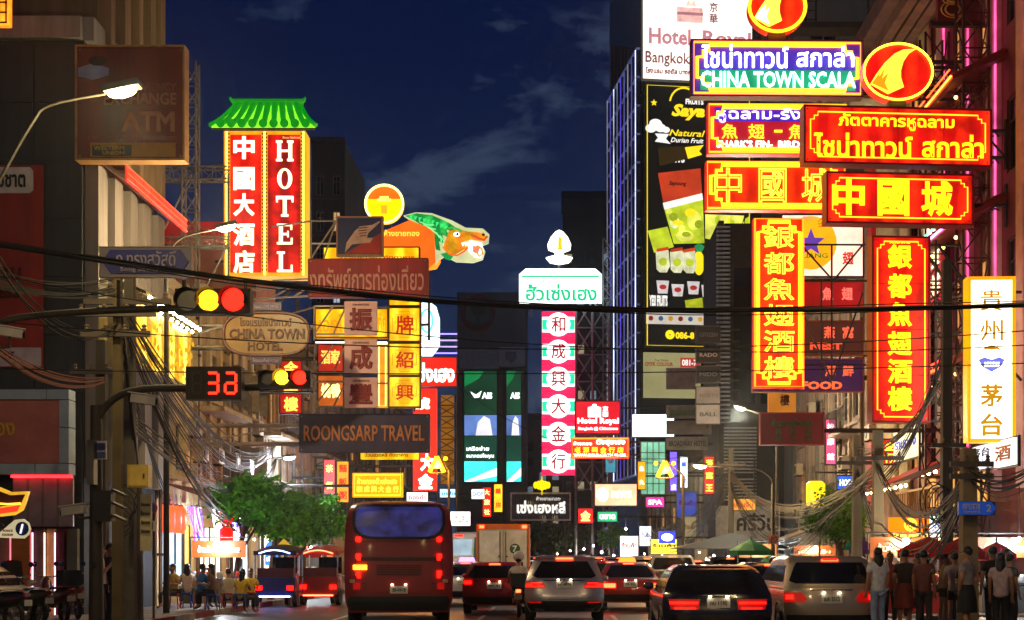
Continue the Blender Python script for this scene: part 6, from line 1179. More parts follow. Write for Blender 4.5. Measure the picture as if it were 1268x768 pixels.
s.stay([((-30,620,.1),(-60,620,.4))])
# ---- bulb lit gallery on the first left shophouse
g = thing('bulb_gallery', 'glowing yellow gallery with slanted canopy and rows of bulbs above the crossing', 'gallery', (-12, 36.3, 5.85), LR)
B().box(0,5.4,-1.3,-.35,.6,.72).build('floor', TR[1], g); B().add([(0,-.36,3.0),(5.4,-.36,3.0),(5.4,-1.5,2.55),(0,-1.5,2.55),(0,-.36,2.92),(5.4,-.36,2.92),(5.4,-1.5,2.47),(0,-1.5,2.47)],[(0,1,2,3),(4,5,6,7),(0,1,5,4),(1,2,6,5),(2,3,7,6),(3,0,4,7)]).build('canopy', M('5a4a30', .6), g)
for k in range(14): B().ball((.3+k*.39, -1.52, 2.42), .055, 8, 5).build('bulb', E('fff0b0', 40, 0), g)
for k in range(10): B().ball((.2+k*.54, -1.38, 2.3), .05, 8, 5).build('bulb', E('fff0b0', 30, 0), g)
for k in range(12): B().box(.05+k*.45,.47+k*.45,-1.26,-1.2,.74,2.3).build('bamboo_panel', E(('e8b020','ffd850','b88a18')[k % 3], (.9,1.3,.6)[k % 3], .6, 3), g)
bl = B()
for k in range(160):
    c = Vector((random.uniform(.05,5.3), -1.3-random.random()*.12, random.uniform(.8,2.2))); a = random.random()*6; d = Vector((math.cos(a)*.13, 0, math.sin(a)*.13)); e = Vector((-d.z*.5, -.03, d.x*.5)); bl.add([c-d, c+e, c+d, c-e], [(0,1,2,3)])
tag(bl.build('leaf_decoration', E('c8900a', .8, .5, 4), g), kind='stuff')
for k in range(2): B().box(.05+k*5.2,.12+k*5.2,-1.2,-1.13,.72,2.5).build('post', M('6a5a38'), g)
# shop awning with red strip on the left row and the lit restaurant front below
a = thing('restaurant_awning', 'long maroon awning with a red light strip over the lit restaurant front', 'awning', (-12, 42.8, 3.1), LR)
for k in range(8): B().add([(k*1.1,-.2,.75),(k*1.1+1.06,-.2,.75),(k*1.1+1.06,-1.5,.3),(k*1.1,-1.5,.3),(k*1.1,-.2,.7),(k*1.1+1.06,-.2,.7),(k*1.1+1.06,-1.5,.25),(k*1.1,-1.5,.25)],[(0,1,2,3),(4,5,6,7),(0,1,5,4),(1,2,6,5),(2,3,7,6),(3,0,4,7)]).build('awning_panel', M('6a3a34', .6, 0, .2, 2), a)
B().box(3.6,8.6,-1.56,-1.5,.3,.42).build('red_light_strip', E('ff2018', 5, .1), a); B().box(0,8.7,-1.5,-1.42,.0,.22).build('valance', M('3a2a28', .6), a)
def tubes(label, y0, n, cols, zlo, zhi, s_=4.):
    h = thing('hanging_tubes', label, 'lights', (-11.2, y0, 3.25), LR)
    for k in range(n): zz = random.uniform(zlo, zhi); B().tube([(k*.16, -.1+random.random()*.3, -.1), (k*.16, -.1, -zz)], .022, 5).build('light_tube', E(cols[k % len(cols)], s_, 0), h)
    B().tube([(-.1,0,-.08),(n*.16,0,-.08)], .02, 5).build('rail', STEEL, h)
tubes('purple hanging light tubes in front of the restaurant', 43.6, 9, ['7a38ff','5a40ff','c8a0ff'], .9, 1.5); tubes('white and amber hanging light tubes in front of the restaurant', 46.2, 14, ['ffd880','d8c8ff','fff0d0'], .9, 1.7, 3.); tubes('lilac hanging light tubes under the awning end', 49.2, 10, ['b090ff','ffffff','8a70ff'], .8, 1.5, 3.)
def lantern(label, loc, r=.16, h=.5, col='ff3018', st=2.2, n=1, group=None):
    o = thing('paper_lantern', label, 'lantern', loc, 0, group)
    for k in range(n):
        q = B().lathe([(r*.5,0),(r,h*.15),(r*1.05,h*.5),(r,h*.85),(r*.5,h)], (0,0,-k*(h+.06)), 12).build('shade', E(col, st, .2, 6), o, 50); B().lathe([(r*.45,h),(r*.45,h+.04)], (0,0,-k*(h+.06)), 10).build('cap', M('3a1a10'), q)
    B().tube([(0,0,h),(0,0,h+.35)], .01, 4).build('cord', DK, o)
for i, (u, Yy) in enumerate(((203, 43.2), (210, 43.8), (218, 44.4), (224, 45.0))): lantern(('first','second','third','fourth')[i] + ' red cloth lantern in the row beside the purple tubes', (at(u,0,Yy).x, Yy, 2.35), .17, .85, 'ff4a20', 1.8, group='red lanterns at the restaurant')
lantern('pair of stacked red lanterns on a post by the street trees', (at(280,0,44).x, 44, at(0,666,44).z+.4), .2, .5, 'e81810', 1.4, 2)
s = Sign('blue_shop_door', 'pale blue lit arched shop sign behind the tree trunks', 329, 671, 345, 700, 56, .2, 0, 'sign'); s.poly([(329,700),(329,678),(332,672),(337,670),(342,672),(345,678),(345,700)], E('2a6ae8', 1.4, .2), 'panel'); s.text('ร้าน', 331, 680, 343, 686, E('ffffff', 2.4, 0), .03, y=-.15); s.text('เปิด', 331, 689, 343, 695, E('ffffff', 2.4, 0), .03, y=-.15)
s = Sign('diamond_sign', 'yellow diamond warning sign under the street trees', 344, 667, 360, 683, 48, .04); s.poly([(344,675),(352,667),(360,675),(352,683)], E('c8a010', .5, .1), 'plate'); B().tube([(0,.05,-.9),(0,.05,s.h*.5)], .025, 6).build('post', POLE, s.o)
# interior glow panels of the left shops (lit shop windows at pavement level)
for i, (y, L, c, st, lb) in enumerate(((43.2, 2.6, 'a8d0e8', 1.3, 'pale blue lit glass cabinet in the restaurant front'), (46.0, 2.0, 'ffd860', 1.5, 'yellow lit cabinet in the restaurant front'), (48.6, 2.4, 'ffe8c0', 2.0, 'cream lit counter window past the restaurant'), (52.5, 3.0, 'd8f0ff', 1.8, 'cool white shop window behind the tree trunks'), (57., 4.0, 'fff4e0', 1.8, 'warm white shop window behind the second tree'))):
    o = thing('shop_window', lb, 'window', (-12.15, y, .5), LR); B().box(0, L, -.05, .05, .2, 2.1).build('lit_pane', E(c, st, .4, 2), o)
    for k in range(4): B().box(L*k/3-.03, L*k/3+.03, -.1, -.052, .15, 2.15).build('mullion', M('4a443c'), o)
    B().box(-.05, L+.05, -.12, .05, .05, .19).build('sill', M('6a5a48'), o)
# ---- air conditioners on the left fronts
ac = thing('air_conditioner', 'grey air conditioner unit on the shophouse front', 'air conditioner', (0,0,0), LR, 'air conditioners on the left fronts')
B().box(-.4,.4,-.36,-.06,0,.55).build('casing', M('a89c84', .5, 0, .25, 4), ac); B().lathe([(.2,0),(.22,.02)], (-.1,-.385,.28), 16, 'y').build('fan_guard', M('2a2824', .5), ac)
for k in (-.3, .3): B().box(k-.02,k+.02,-.38,-.0,-.06,-.003).build('bracket', STEEL, ac)
spots = [(262, 575, 'beside the first balcony'), (242, 572, 'left of the grilled window'), (283, 580, 'past the oval hotel sign'), (300, 588, 'above the first tree'), (232, 540, 'high beside the pilaster'), (318, 560, 'near the far left lamp post')]
for i, (u, v, wds) in enumerate(spots):
    o = ac if i == 0 else copy_tree(ac); p = fac(u, v, -12.); o.location = p; o['label'] = 'grey air conditioner unit ' + wds
rac = [(11.95, 58.5, 5.2, 'low on the brown shophouse behind the seafood sign'), (11.95, 62.2, 6.6, 'above a balcony of the brown right shophouse'), (11.95, 66, 8.2, 'high on the dark grilled right shophouse'), (11.95, 69.5, 5.6, 'low on the dark grilled right shophouse'), (11.95, 55.2, 9.4, 'high on the cream fluted annex'), (11.95, 53.5, 6.0, 'low on the cream fluted annex')]
for x, y, z, wds in rac:
    o = copy_tree(ac); o.location = (x+.05, y, z); o.rotation_euler.z = RR; o['label'] = 'grey air conditioner unit ' + wds; o['group'] = 'air conditioners on the right fronts'
for y, z, wds in ((56., 6.4, 'the pale shuttered shophouse'), (60.2, 5.8, 'the brown balconied shophouse'), (64., 6.6, 'the dull tan shophouse, lower one'), (66.5, 9., 'the dull tan shophouse, upper one'), (71., 6., 'the dim brown shophouse, lower one'), (74.5, 8.6, 'the dim brown shophouse, upper one'), (79, 6.4, 'the dim grey brown shophouse, lower one'), (83, 8.8, 'the dim grey brown shophouse, upper one'), (51., 9.0, 'the ochre shophouse under its parapet')):
    o = copy_tree(ac); o.location = (-12., y, z); o['label'] = 'small grey air conditioner unit on ' + wds; o['group'] = 'farther air conditioners on the left fronts'
for i, (x, y, h_, sd) in enumerate(((-11.9, 47.1, 9.4, 1), (-11.9, 52., 9.2, 1), (-11.9, 62.5, 9.8, 1), (12.1, 56.6, 11., -1), (12.1, 64.2, 11., -1), (-11.85, 42.5, 9.2, 1))):
    o = thing('drain_pipe', 'rusty drain pipe running down between ' + ('the cream and ochre shophouses', 'the ochre and pale shophouses', 'the brown and dull tan shophouses', 'the annex and its neighbour', 'the two right shophouses', 'the corner building and cream shophouse')[i], 'pipe', (x, y, .14)); B().tube([(0,0,0),(0,0,h_)], .06, 8).build('pipe', M('6a5038', .7, .2, .4, 3), o)
    for k in range(4): B().box(-.09,.09,-.09,.09,1.5+k*2.2,1.58+k*2.2).build('clamp', STEEL, o)
# ================================================================ TREES
LEAF = [M('46901a', .6, 0, .5, 3, 0), M('58a01c', .6, 0, .5, 3, 0), M('24401a', .6, 0, .5, 3, 0)]; BARK = M('5a4836', .85, 0, .4, 4, .4)
def tree(label, X, Y, h, cx, cz, rx, ry, rz_, n=2600, leaf=.11, mat=0, seed=1, group=None):
    rnd = random.Random(seed); t = thing('street_tree', label, 'tree', (X, Y, .14), 0, group); b = B()
    b.tube(smooth_line([(0,0,0),(.05,.02,cz*.35),(cx*.4,0,cz*.62),(cx*.8,0,cz*.85)], 3), [.13,.125,.12,.11,.1,.095,.09,.085,.08,.07], 8)
    for k in range(9):
        a = k*2.4; st = Vector((cx*.5, 0, cz*(.55+.04*k))); e = Vector((cx+rx*.75*math.cos(a), ry*.75*math.sin(a), cz+rz_*.6*(rnd.random()-.3))); b.tube(smooth_line([st, st.lerp(e,.5)+Vector((0,0,.15)), e], 3), [.05,.045,.04,.03,.025,.02,.012], 5)
    b.build('trunk', BARK, t, 60); c = B(); cl = []
    for k in range(46):
        while True:
            p = Vector((rnd.uniform(-1,1), rnd.uniform(-1,1), rnd.uniform(-1,1)))
            if .25 < p.length < 1: break
        p = p.normalized()*(.55+.45*rnd.random()); cl.append((Vector((cx+rx*p.x, ry*p.y, cz+rz_*p.z)), .16+.2*rnd.random()))
    for k in range(n):
        q, r = rnd.choice(cl); d = Vector((rnd.gauss(0,1), rnd.gauss(0,1), rnd.gauss(0,.8))); p = q + d*r*rx*.62; a = Vector((rnd.uniform(-1,1), rnd.uniform(-1,1), rnd.uniform(-.9,.3))).normalized(); s_ = leaf*(.6+.8*rnd.random()); e = a.orthogonal().normalized()*s_*.38; m = Vector((0,0,s_*.12))
        c.add([p-a*s_*.5, p+e+m, p+a*s_*.5, p-e+m], [(0,1,2),(0,2,3)])
    o = c.build('crown', LEAF[mat], t); return t
p = at(292,0,44); tree('rounded street tree nearest the restaurant front on the left pavement', p.x, 44, 4.2, .45, at(0,622,44).z-.14, 1.15, 1.1, .78, 3000, .16, 0, 3)
p = at(335,0,49); tree('second street tree with wide crown on the left pavement', p.x, 49, 4.2, .3, at(0,635,49).z-.14, 1.05, 1.1, .8, 2800, .16, 1, 5); p = at(372,0,54); tree('third street tree with bright underlit leaves on the left pavement', p.x, 54, 4.2, .3, at(0,645,54).z-.14, 1.15, 1.1, .85, 2800, .16, 1, 8); p = at(400,0,60); tree('last street tree of the left pavement beside the red bus', p.x, 60, 4, .1, at(0,640,60).z-.14, 1.0, 1.1, .8, 3000, .13, 0, 9)
p = at(1042,0,46); tree('street tree under the cables on the right pavement', p.x, 46, 4, -.1, at(0,640,46).z-.14, 1.0, 1.0, .72, 4200, .12, 1, 11)
for i, (u, Y, cz, r, sd) in enumerate(((662, 135, 660, 2.2, 21), (690, 142, 668, 2.4, 22), (712, 150, 664, 2.0, 23), (757, 128, 664, 1.3, 24), (640, 150, 668, 2.0, 25))):
    p = at(u,0,Y); tree(('dark road tree left under the slatted board', 'dark road tree below the slatted board', 'dark road tree right of the slatted board', 'small bright green tree by the far shop lights', 'dark road tree beside the orange truck roof')[i], p.x, Y, 4, 0, at(0,cz,Y).z-.14, r, r, r*.62, 1600, .3, (2,2,2,1,2)[i], sd, 'trees over the far road')
# potted pine silhouette of wires and branches above the left trees
# ================================================================ STALLS, PARASOLS
def parasol(label, u, v_edge, v_top, wu, Y, col, lit=0., group='parasols of the food stalls'):
    p = at(u, v_edge, Y); t = thing('parasol', label, 'parasol', (p.x, Y, .14), 0, group); k = Y/F; r = wu*k/2; z0 = p.z-.14; z1 = at(0,v_top,Y).z-.14; n = 8
    m = cloth(col)
    for i in range(n):
        a, c = 2*math.pi*i/n, 2*math.pi*(i+1)/n; pts = lambda q, z: [(r*q*math.cos(a), r*q*math.sin(a), z), (r*q*math.cos(c), r*q*math.sin(c), z)]
        b = B().add([(0,0,z1)]+pts(.55,z0+(z1-z0)*.55)+pts(1,z0)+pts(1.0,z0-.16), [(0,1,2),(1,3,4,2),(3,5,6,4)]); b.build('gore', m, t)
        B().tube([(0,0,z1-.06),(r*.97*math.cos(a), r*.97*math.sin(a), z0-.03)], .01, 4).build('rib', STEEL, t)
    B().tube([(0,0,0),(0,0,z1+.1)], .025, 6).build('pole', STEEL, t); B().lathe([(.25,0),(.22,.1)], (0,0,0), 10).build('base', CONC2, t); return t
parasol('wide red parasol under the hostel sign', 1150, 682, 664, 78, 33, 'c81818'); parasol('big red parasol beside the street number pole', 1190, 684, 665, 64, 31.5, 'd01a1a'); parasol('red parasol right of the street number pole', 1234, 686, 671, 50, 33, 'c02020'); parasol('green parasol in front of the white fascia shop', 930, 682, 668, 54, 50, '108a58'); parasol('teal parasol by the right pavement tree', 1052, 676, 669, 30, 52, '0a7a6a'); parasol('violet parasol between the two concrete poles', 1070, 680, 669, 34, 46, '6a30a0'); parasol('magenta parasol beside the hostel sign', 1100, 680, 671, 26, 44, 'c040a0'); parasol('pink red parasol past the left street trees', 378, 686, 679, 40, 58, 'c02838')
o = thing('stall_canopy', 'brown slanted market canopy beyond the green parasol', 'canopy', (at(1000,0,56).x, 56, .14)); k = 56/F
B().add([(-1.9,0,at(0,683,56).z),(.6,0,at(0,655,56).z),(.6,3,at(0,655,56).z),(-1.9,3,at(0,683,56).z),(-1.9,0,at(0,685,56).z),(.6,0,at(0,657,56).z),(.6,3,at(0,657,56).z),(-1.9,3,at(0,685,56).z)],[(0,1,2,3),(4,5,6,7),(0,1,5,4),(1,2,6,5),(2,3,7,6),(3,0,4,7)]).build('sheet', M('6a5040', .7), o)
for x, z in ((-1.8, at(0,685,56).z), (.5, at(0,660,56).z)): B().tube([(x,.1,0),(x,.1,z)], .03, 6).build('post', STEEL, o)
o = thing('stall_canopy', 'black peaked market tent behind the green parasol', 'canopy', (at(905,0,58).x, 58, .14))
A_ = at(0,664,58).z; C_ = at(0,684,58).z; B().add([(0,0,A_),(-2.4,-1.5,C_),(2.4,-1.5,C_),(2.4,1.5,C_),(-2.4,1.5,C_)],[(0,1,2),(0,2,3),(0,3,4),(0,4,1)]).build('sheet', M('1c1a1c', .7), o)
for x in (-2.3,2.3): B().tube([(x,-1.4,0),(x,-1.4,C_)], .03, 6).build('post', STEEL, o)
def stall(label, X, Y, L, col, lampc, watt, items=6, rz=0.):
    t = thing('food_stall', label, 'food stall', (X, Y, .14), R(rz)); B().box(-L/2,L/2,-.4,.4,.78,.84).build('counter', M('b0b0b4', .25, .9, .1), t); B().box(-L/2+.02,L/2-.02,-.38,.38,.1,.775).build('cabinet', M(col, .5, 0, .2, 2), t)
    for q in (-1,1): B().tube([(q*(L/2-.05),.35,.84),(q*(L/2-.05),.35,2.05)], .02, 6).build('post', STEEL, t)
    B().tube([(-L/2,.35,2.05),(L/2,.35,2.05)], .02, 6).build('rail', STEEL, t); B().box(-L/2+.1,L/2-.1,.3,.34,1.45,1.95).build('menu_board', E('c86a30', .3, .7, 4), t); letter('ข้าวต้ม อาหารทะเล', t, 0, 1.7, L*.7, .22, .298, M('e8dcc0'), .02, .03)
    for i in range(items):
        x = -L/2+.2+(L-.4)*i/max(1,items-1); r = .1+.05*random.random(); B().lathe([(r*.8,0),(r,.05),(r,.16),(r*.9,.2)], (x,random.uniform(-.2,.1),.84), 12).build('pot', M(('8a8a8e','b03020','c89030','d8d4cc')[i % 4], .35, .3, .1), t)
    lp = B().ball((0,0,1.85), .09, 10, 6).build('bulb', E(lampc, 30, 0), t); bulb(t, (0,-.15,1.8), lampc, watt); return t
for u, Y, L, c, lc, wt, lb in ((1122, 34.5, 1.8, 'b82a20', 'ffe8c8', 110, 'red food stall with bright bulb under the wide red parasol'), (1165, 35.5, 2.0, 'c04020', 'ffd8a0', 150, 'orange red food stall glowing under the big red parasol'), (1255, 35, 1.8, '50504c', 'e8f4ff', 160, 'steel food stall with white bulb at the right edge'), (940, 53, 1.6, '3a6a5a', 'e8fff8', 110, 'green food stall under the green parasol'), (1010, 60, 2., '6a4a3a', 'ffe8c8', 90, 'brown food stall beneath the brown canopy'), (268, 42, 1.8, '8a7a5a', 'f4f8ff', 150, 'steel noodle stall with white bulb before the street trees'), (385, 62, 2.0, 'a03028', 'f0f8ff', 110, 'small red stall under the pink red parasol')):
    stall(lb, at(u,0,Y).x, Y, L, c, lc, wt)
# far shop lights at pavement level
for i, (u, v, Y, c) in enumerate(((775, 655, 85, 'e8f4ff'), (745, 684, 110, 'ffffff'), (760, 688, 100, 'f4f0ff'), (723, 680, 140, 'ffe8d0'), (410, 682, 66, 'f0f8ff'), (268, 641, 46, 'e8f8ff'), (902, 690, 60, 'f0f0ff'), (848, 678, 70, 'fff8c0'), (1140, 690, 36, 'fff0d8'), (1262, 668, 34, 'eaf4ff'))):
    o = thing('work_lamp', 'bare white work lamp ' + ('before the far blue oval sign', 'among the far stalls', 'left of the far stalls', 'under the road trees', 'beside the red bus', 'under the restaurant awning end', 'behind the green parasol', 'above a far yellow stall', 'in the hostel stall', 'hung at the right edge stall')[i], 'lamp', at(u, v, Y)); k = max(.06, 1.3*Y/F)
    B().ball((0,0,0), k, 10, 6).build('bulb', E(c, 22, 0), o); B().lathe([(.03,k*.8),(k*.7,k*.9),(.02,k*1.6)], (0,0,0), 10).build('shade', STEEL, o); B().tube([(0,0,k),(0,0,k+1.2)], .012, 4).build('cord', DK, o); bulb(o, (0,-.25,-.1), c, 60 if Y < 70 else 120)
for i, (u0, v0, u1, v1, Y, c, lb) in enumerate(((768, 664, 790, 690, 112, 'ffe8e0', 'pale lit menu board among the far stalls'), (792, 652, 806, 676, 112, 'e8f0ff', 'white lit poster beside the far blue oval sign'), (806, 668, 838, 686, 96, 'f0e040', 'yellow lit stall front below the blue oval sign'), (845, 640, 862, 668, 84, 'b0a070', 'olive shop board below the louvred building'), (838, 610, 862, 640, 92, '4058d0', 'blue striped banner on the far right row'), (750, 560, 762, 585, 120, '40c0e0', 'cyan lit panel under the orange red board'))):
    s = Sign('far_shop_board', lb, u0, v0, u1, v1, Y, .15); s.panel(E(c, 1.3 if i < 3 else .35, .4, 1)).frame(M('5a5a5a'), .04); s.text('ร้านค้า', u0+2, v0+(v1-v0)*.3, u1-2, v0+(v1-v0)*.55, M('a03030'), .03)
# ================================================================ PEOPLE
SKIN = [M('9a6a4c', .55, 0, .1, 8, 0), M('b07c5a', .55, 0, .1, 8, 0), M('7c5238', .55, 0, .1, 8, 0)]; HAIR = M('140e0c', .45, 0, .3, 20, .2)
def skin_mesh(name, parent, V, Ed, mat, sub=2):
    me = bpy.data.meshes.new(name); me.from_pydata([v[0] for v in V], Ed, []); me.materials.append(mat)
    o = bpy.data.objects.new(name, me); COL.objects.link(o); o.parent = parent; m = o.modifiers.new('skin', 'SKIN')
    for i, v in enumerate(V): r = v[1]; o.data.skin_vertices[0].data[i].radius = r if isinstance(r, tuple) else (r, r)
    o.data.skin_vertices[0].data[0].use_root = True; m.use_smooth_shade = True; m.branch_smoothing = .4
    o.modifiers.new('sub', 'SUBSURF').levels = sub; o.modifiers['sub'].render_levels = sub
    return o
def person(label, X, Y, face, h=1.68, top='c0b8b0', bottom='14141c', wear='shorts', arms='down', hair='short', sk=0, sit=False, z=.14, sleeve=.5, group=None, apron=None, ride=False):
    t = thing('person', label, 'person', (X, Y, z), R(face), group); S = h/1.7
    f = lambda x, y, zz: (x*S, y*S, zz*S)
    hipz = .92 if not sit else .5
    d = hipz-.92; V = []; Ed = []
    def n(x, y, zz, r, par=None):
        V.append((f(x, y, zz), (r*S if not isinstance(r, tuple) else (r[0]*S, r[1]*S))))
        if par is not None: Ed.append((par, len(V)-1))
        return len(V)-1
    lean = .06 if arms == 'bent' else (.16 if ride else 0.)
    pel = n(0,0,.94+d,(.12,.09)); ab = n(0,lean*.3,1.1+d,(.1,.075),pel); ch = n(0,lean*.7,1.3+d,(.12,.085),ab); nk0 = n(0,lean,1.44+d,.07,ch); nk = n(0,lean+.01,1.5+d,.06,nk0); hd0 = n(0,lean+.03,1.57+d,(.085,.098),nk); hd1 = n(0,lean+.02,1.64+d,(.1,.115),hd0); n(0,lean+.01,1.7+d,(.075,.085),hd1)
    n(0,lean+.125,1.585+d,.012,hd0)
    for q in (-1, 1):
        n(q*.085,lean+.0,1.6+d,.014,hd1)
        sh = n(q*.165,lean,1.385+d,.055,ch)
        A = {'down': [(q*.215,-.01,1.13),(q*.215,.06,.9)], 'bent': [(q*.22,.02,1.12),(q*.12,.24,1.16)], 'phone': [(q*.21,.04,1.12),(q*.06,.22,1.32)], 'hip': [(q*.3,-.06,1.15),(q*.18,.04,.98)]}[arms]
        if ride: A = [(q*.26,.3,1.18),(q*.28,.5,1.08)]
        e = n(A[0][0],A[0][1]+lean,A[0][2]+d,.043,sh); w_ = n(A[1][0],A[1][1]+lean,A[1][2]+d,.029,e); dv = (Vector(A[1])-Vector(A[0])).normalized(); hp = Vector(A[1])+dv*.07; pm = n(hp.x,hp.y+lean,hp.z+d,(.036,.02),w_)
        sd = Vector((q,0,0)) if abs(dv.x) < .7 else Vector((0,0,1))
        for k, (off, L) in enumerate(((-.028,.075),(-.01,.09),(.01,.085),(.028,.065))):
            b0 = hp+dv*.03+Vector((0,1,0)).cross(dv).normalized()*off; b1 = b0+dv*L*.55; b2 = b0+dv*L+Vector((0,.02,-.01)); i0 = n(b1.x,b1.y+lean,b1.z+d,.0085,pm); n(b2.x,b2.y+lean,b2.z+d,.0075,i0)
        th = hp-dv*.02+Vector((-q*.045,.02,0)); n(th.x,th.y+lean,th.z+d,.01,pm)
        if not sit:
            st = .04 if q > 0 else -.03; hp_ = n(q*.09,0,.86,.09,pel); kn = n(q*.095,.02+st,.48,.057,hp_); cf = n(q*.1,-.01+st,.32,.052,kn); an = n(q*.1,-.02+st,.09,.036,cf); n(q*.115,.12+st,.035,.036,an)
        else:
            hp_ = n(q*.1,.04,.9+d,.09,pel); kn = n(q*.14,.42,.86+d,.058,hp_); an = n(q*.14,.4 if not ride else .34,.12 if not ride else .1,.037,kn); n(q*.15,.53,.05,.036,an)
    skin_mesh('body', t, V, Ed, SKIN[sk], 1)
    # clothing over the same joints
    V = []; Ed = []; c0 = n(0,lean*.3,1.1+d,(.165,.135)); n(0,.0,.8+d,(.2,.165),c0); c2 = n(0,lean*.7,1.29+d,(.185,.14),c0); n(0,lean,1.45+d,(.11,.1),c2)
    for q in (-1, 1):
        s0 = n(q*.165,lean,1.385+d,.082,c2); A0 = {'down': (q*.215,-.01,1.13), 'bent': (q*.22,.02,1.12), 'phone': (q*.21,.04,1.12), 'hip': (q*.3,-.06,1.15)}[arms]
        if ride: A0 = (q*.26,.3,1.18)
        m = Vector((q*.165,0,1.39)).lerp(Vector(A0), sleeve+.2 if sleeve < .7 else .95); n(m.x,m.y+lean,m.z+d,.066,s0)
    skin_mesh('shirt', t, V, Ed, M(top, .8, 0, .25, 12, .3), 1)
    bm = M(bottom, .8, 0, .25, 10, .3)
    if wear == 'skirt' and not sit:
        B().grid([[(r*math.cos(a)*S*1.05, r*math.sin(a)*S*.8, z_*S) for a in [2*math.pi*k/16 for k in range(17)]] for z_, r in ((1.02,.14),(.9,.175),(.75,.2),(.55,.22),(.5,.225))]).build('skirt', bm, t, 60)
    else:
        V = []; Ed = []; c0 = n(0,0,.95+d,(.152,.118))
        for q in (-1, 1):
            if not sit:
                st = .04 if q > 0 else -.03; a = n(q*.085,0,.84,.1,c0); ln = .62 if wear == 'shorts' else .48; b_ = n(q*.095,.02+st*.8,ln,.08 if wear == 'shorts' else .072,a)
                if wear == 'trousers': c_ = n(q*.1,-.01+st,.3,.066,b_); n(q*.1,-.02+st,.1,.06,c_)
            else:
                a = n(q*.1,.04,.9+d,.1,c0); b_ = n(q*.14,.42,.87+d,.072,a)
                if wear == 'trousers': n(q*.14,.4 if not ride else .34,.16,.06,b_)
        skin_mesh('trousers' if wear == 'trousers' else 'shorts', t, V, Ed, bm, 1)
    # hair: a cap over the skull, long hair falls to the shoulders
    hc = Vector(f(0, lean-.005, 1.65+d)); b = B(); rows = []
    for i in range(8):
        rw = []
        for k in range(17):
            a = 2*math.pi*k/16; fr = (1+math.sin(a))/2; pm_ = 2.3-1.15*fr**1.4; ph = pm_*i/7; rr = max(.004, math.sin(ph)); rw.append((hc.x+.088*S*rr*math.cos(a), hc.y+.104*S*rr*math.sin(a), hc.z-.015*S+.102*S*math.cos(ph)))
        rows.append(rw)
    if hair == 'long':
        last = rows[-1]
        for j, (w2, dz) in enumerate(((.095,-.08),(.1,-.16),(.095,-.24),(.07,-.3))): rows.append([(hc.x+w2*S*math.cos(a), hc.y-.03*S+(.075*S*math.sin(a) if math.sin(a) < 0 else .02*S*math.sin(a)), hc.z+dz*S) for a in [2*math.pi*k/16 for k in range(17)]])
    b.grid(rows).build('hair', HAIR, t, 70)
    if hair == 'bun': B().ball((hc.x, hc.y-.11*S, hc.z+.03*S), .045*S).build('hair_bun', HAIR, t, 60)
    for q in (-1, 1): B().ball(f(q*.03, lean+.105, 1.615+d), .011*S, 8, 5).build('eye', M('1a1210', .2), t, 60)
    B().cbox(f(0, lean+.113, 1.55+d), .045*S, .012*S, .012*S).build('mouth', M('7a3a34', .5), t)
    if apron: B().box(-.16*S,.16*S,.118*S,.128*S,.7*S,1.3*S).build('apron', M(apron, .7), t)
    return t
crowd = [(1092, 26.5, 10, 1.66, 'd8dce8', '8aa0c8', 'trousers', 'down', 'long', 1, 'person in pale blue and white clothes by the silver people carrier'),
 (1126, 27.5, -15, 1.68, '2a1c1c', '8a3a30', 'skirt', 'down', 'short', 0, 'person in dark top and red skirt facing the stalls'),
 (1144, 28.2, 5, 1.62, '4a3430', '20181c', 'trousers', 'bent', 'long', 2, 'long haired person in brown top facing the glowing stall'),
 (1159, 26.2, 0, 1.70, '6a3c38', '2c2a30', 'trousers', 'down', 'short', 0, 'person in dull red shirt and grey trousers in the crowd'),
 (1178, 28.8, -30, 1.60, 'b09a90', '2a2020', 'shorts', 'bent', 'short', 1, 'short person in beige shirt beside the woman in black skirt'),
 (1191, 25.6, 12, 1.66, '8a8488', '0e0c10', 'skirt', 'hip', 'short', 1, 'person in grey top and short black skirt with bare legs'),
 (1208, 26.4, 170, 1.60, '1c1a1a', 'a8b4c8', 'shorts', 'bent', 'bun', 1, 'person in black top and pale denim shorts facing the road'),
 (1222, 28.0, 5, 1.82, '141214', '1c1c20', 'trousers', 'down', 'short', 0, 'tall person in black standing at the number plate pole'),
 (1237, 25.2, -8, 1.68, 'b8a0a8', '0a0a0e', 'trousers', 'down', 'long', 0, 'long haired person in pale pink top and black trousers'),
 (1252, 29.0, 200, 1.66, 'a0a890', '3a3a3a', 'trousers', 'bent', 'short', 2, 'stall keeper in pale green shirt facing the crowd'),
 (1108, 30.0, 160, 1.64, 'a03028', '2a2430', 'trousers', 'bent', 'short', 2, 'stall keeper in red shirt behind the pale blue figure'),
 (1265, 27.0, -70, 1.62, '5a5048', '201c20', 'trousers', 'down', 'short', 1, 'person in brown jacket at the edge by the steel stall')]
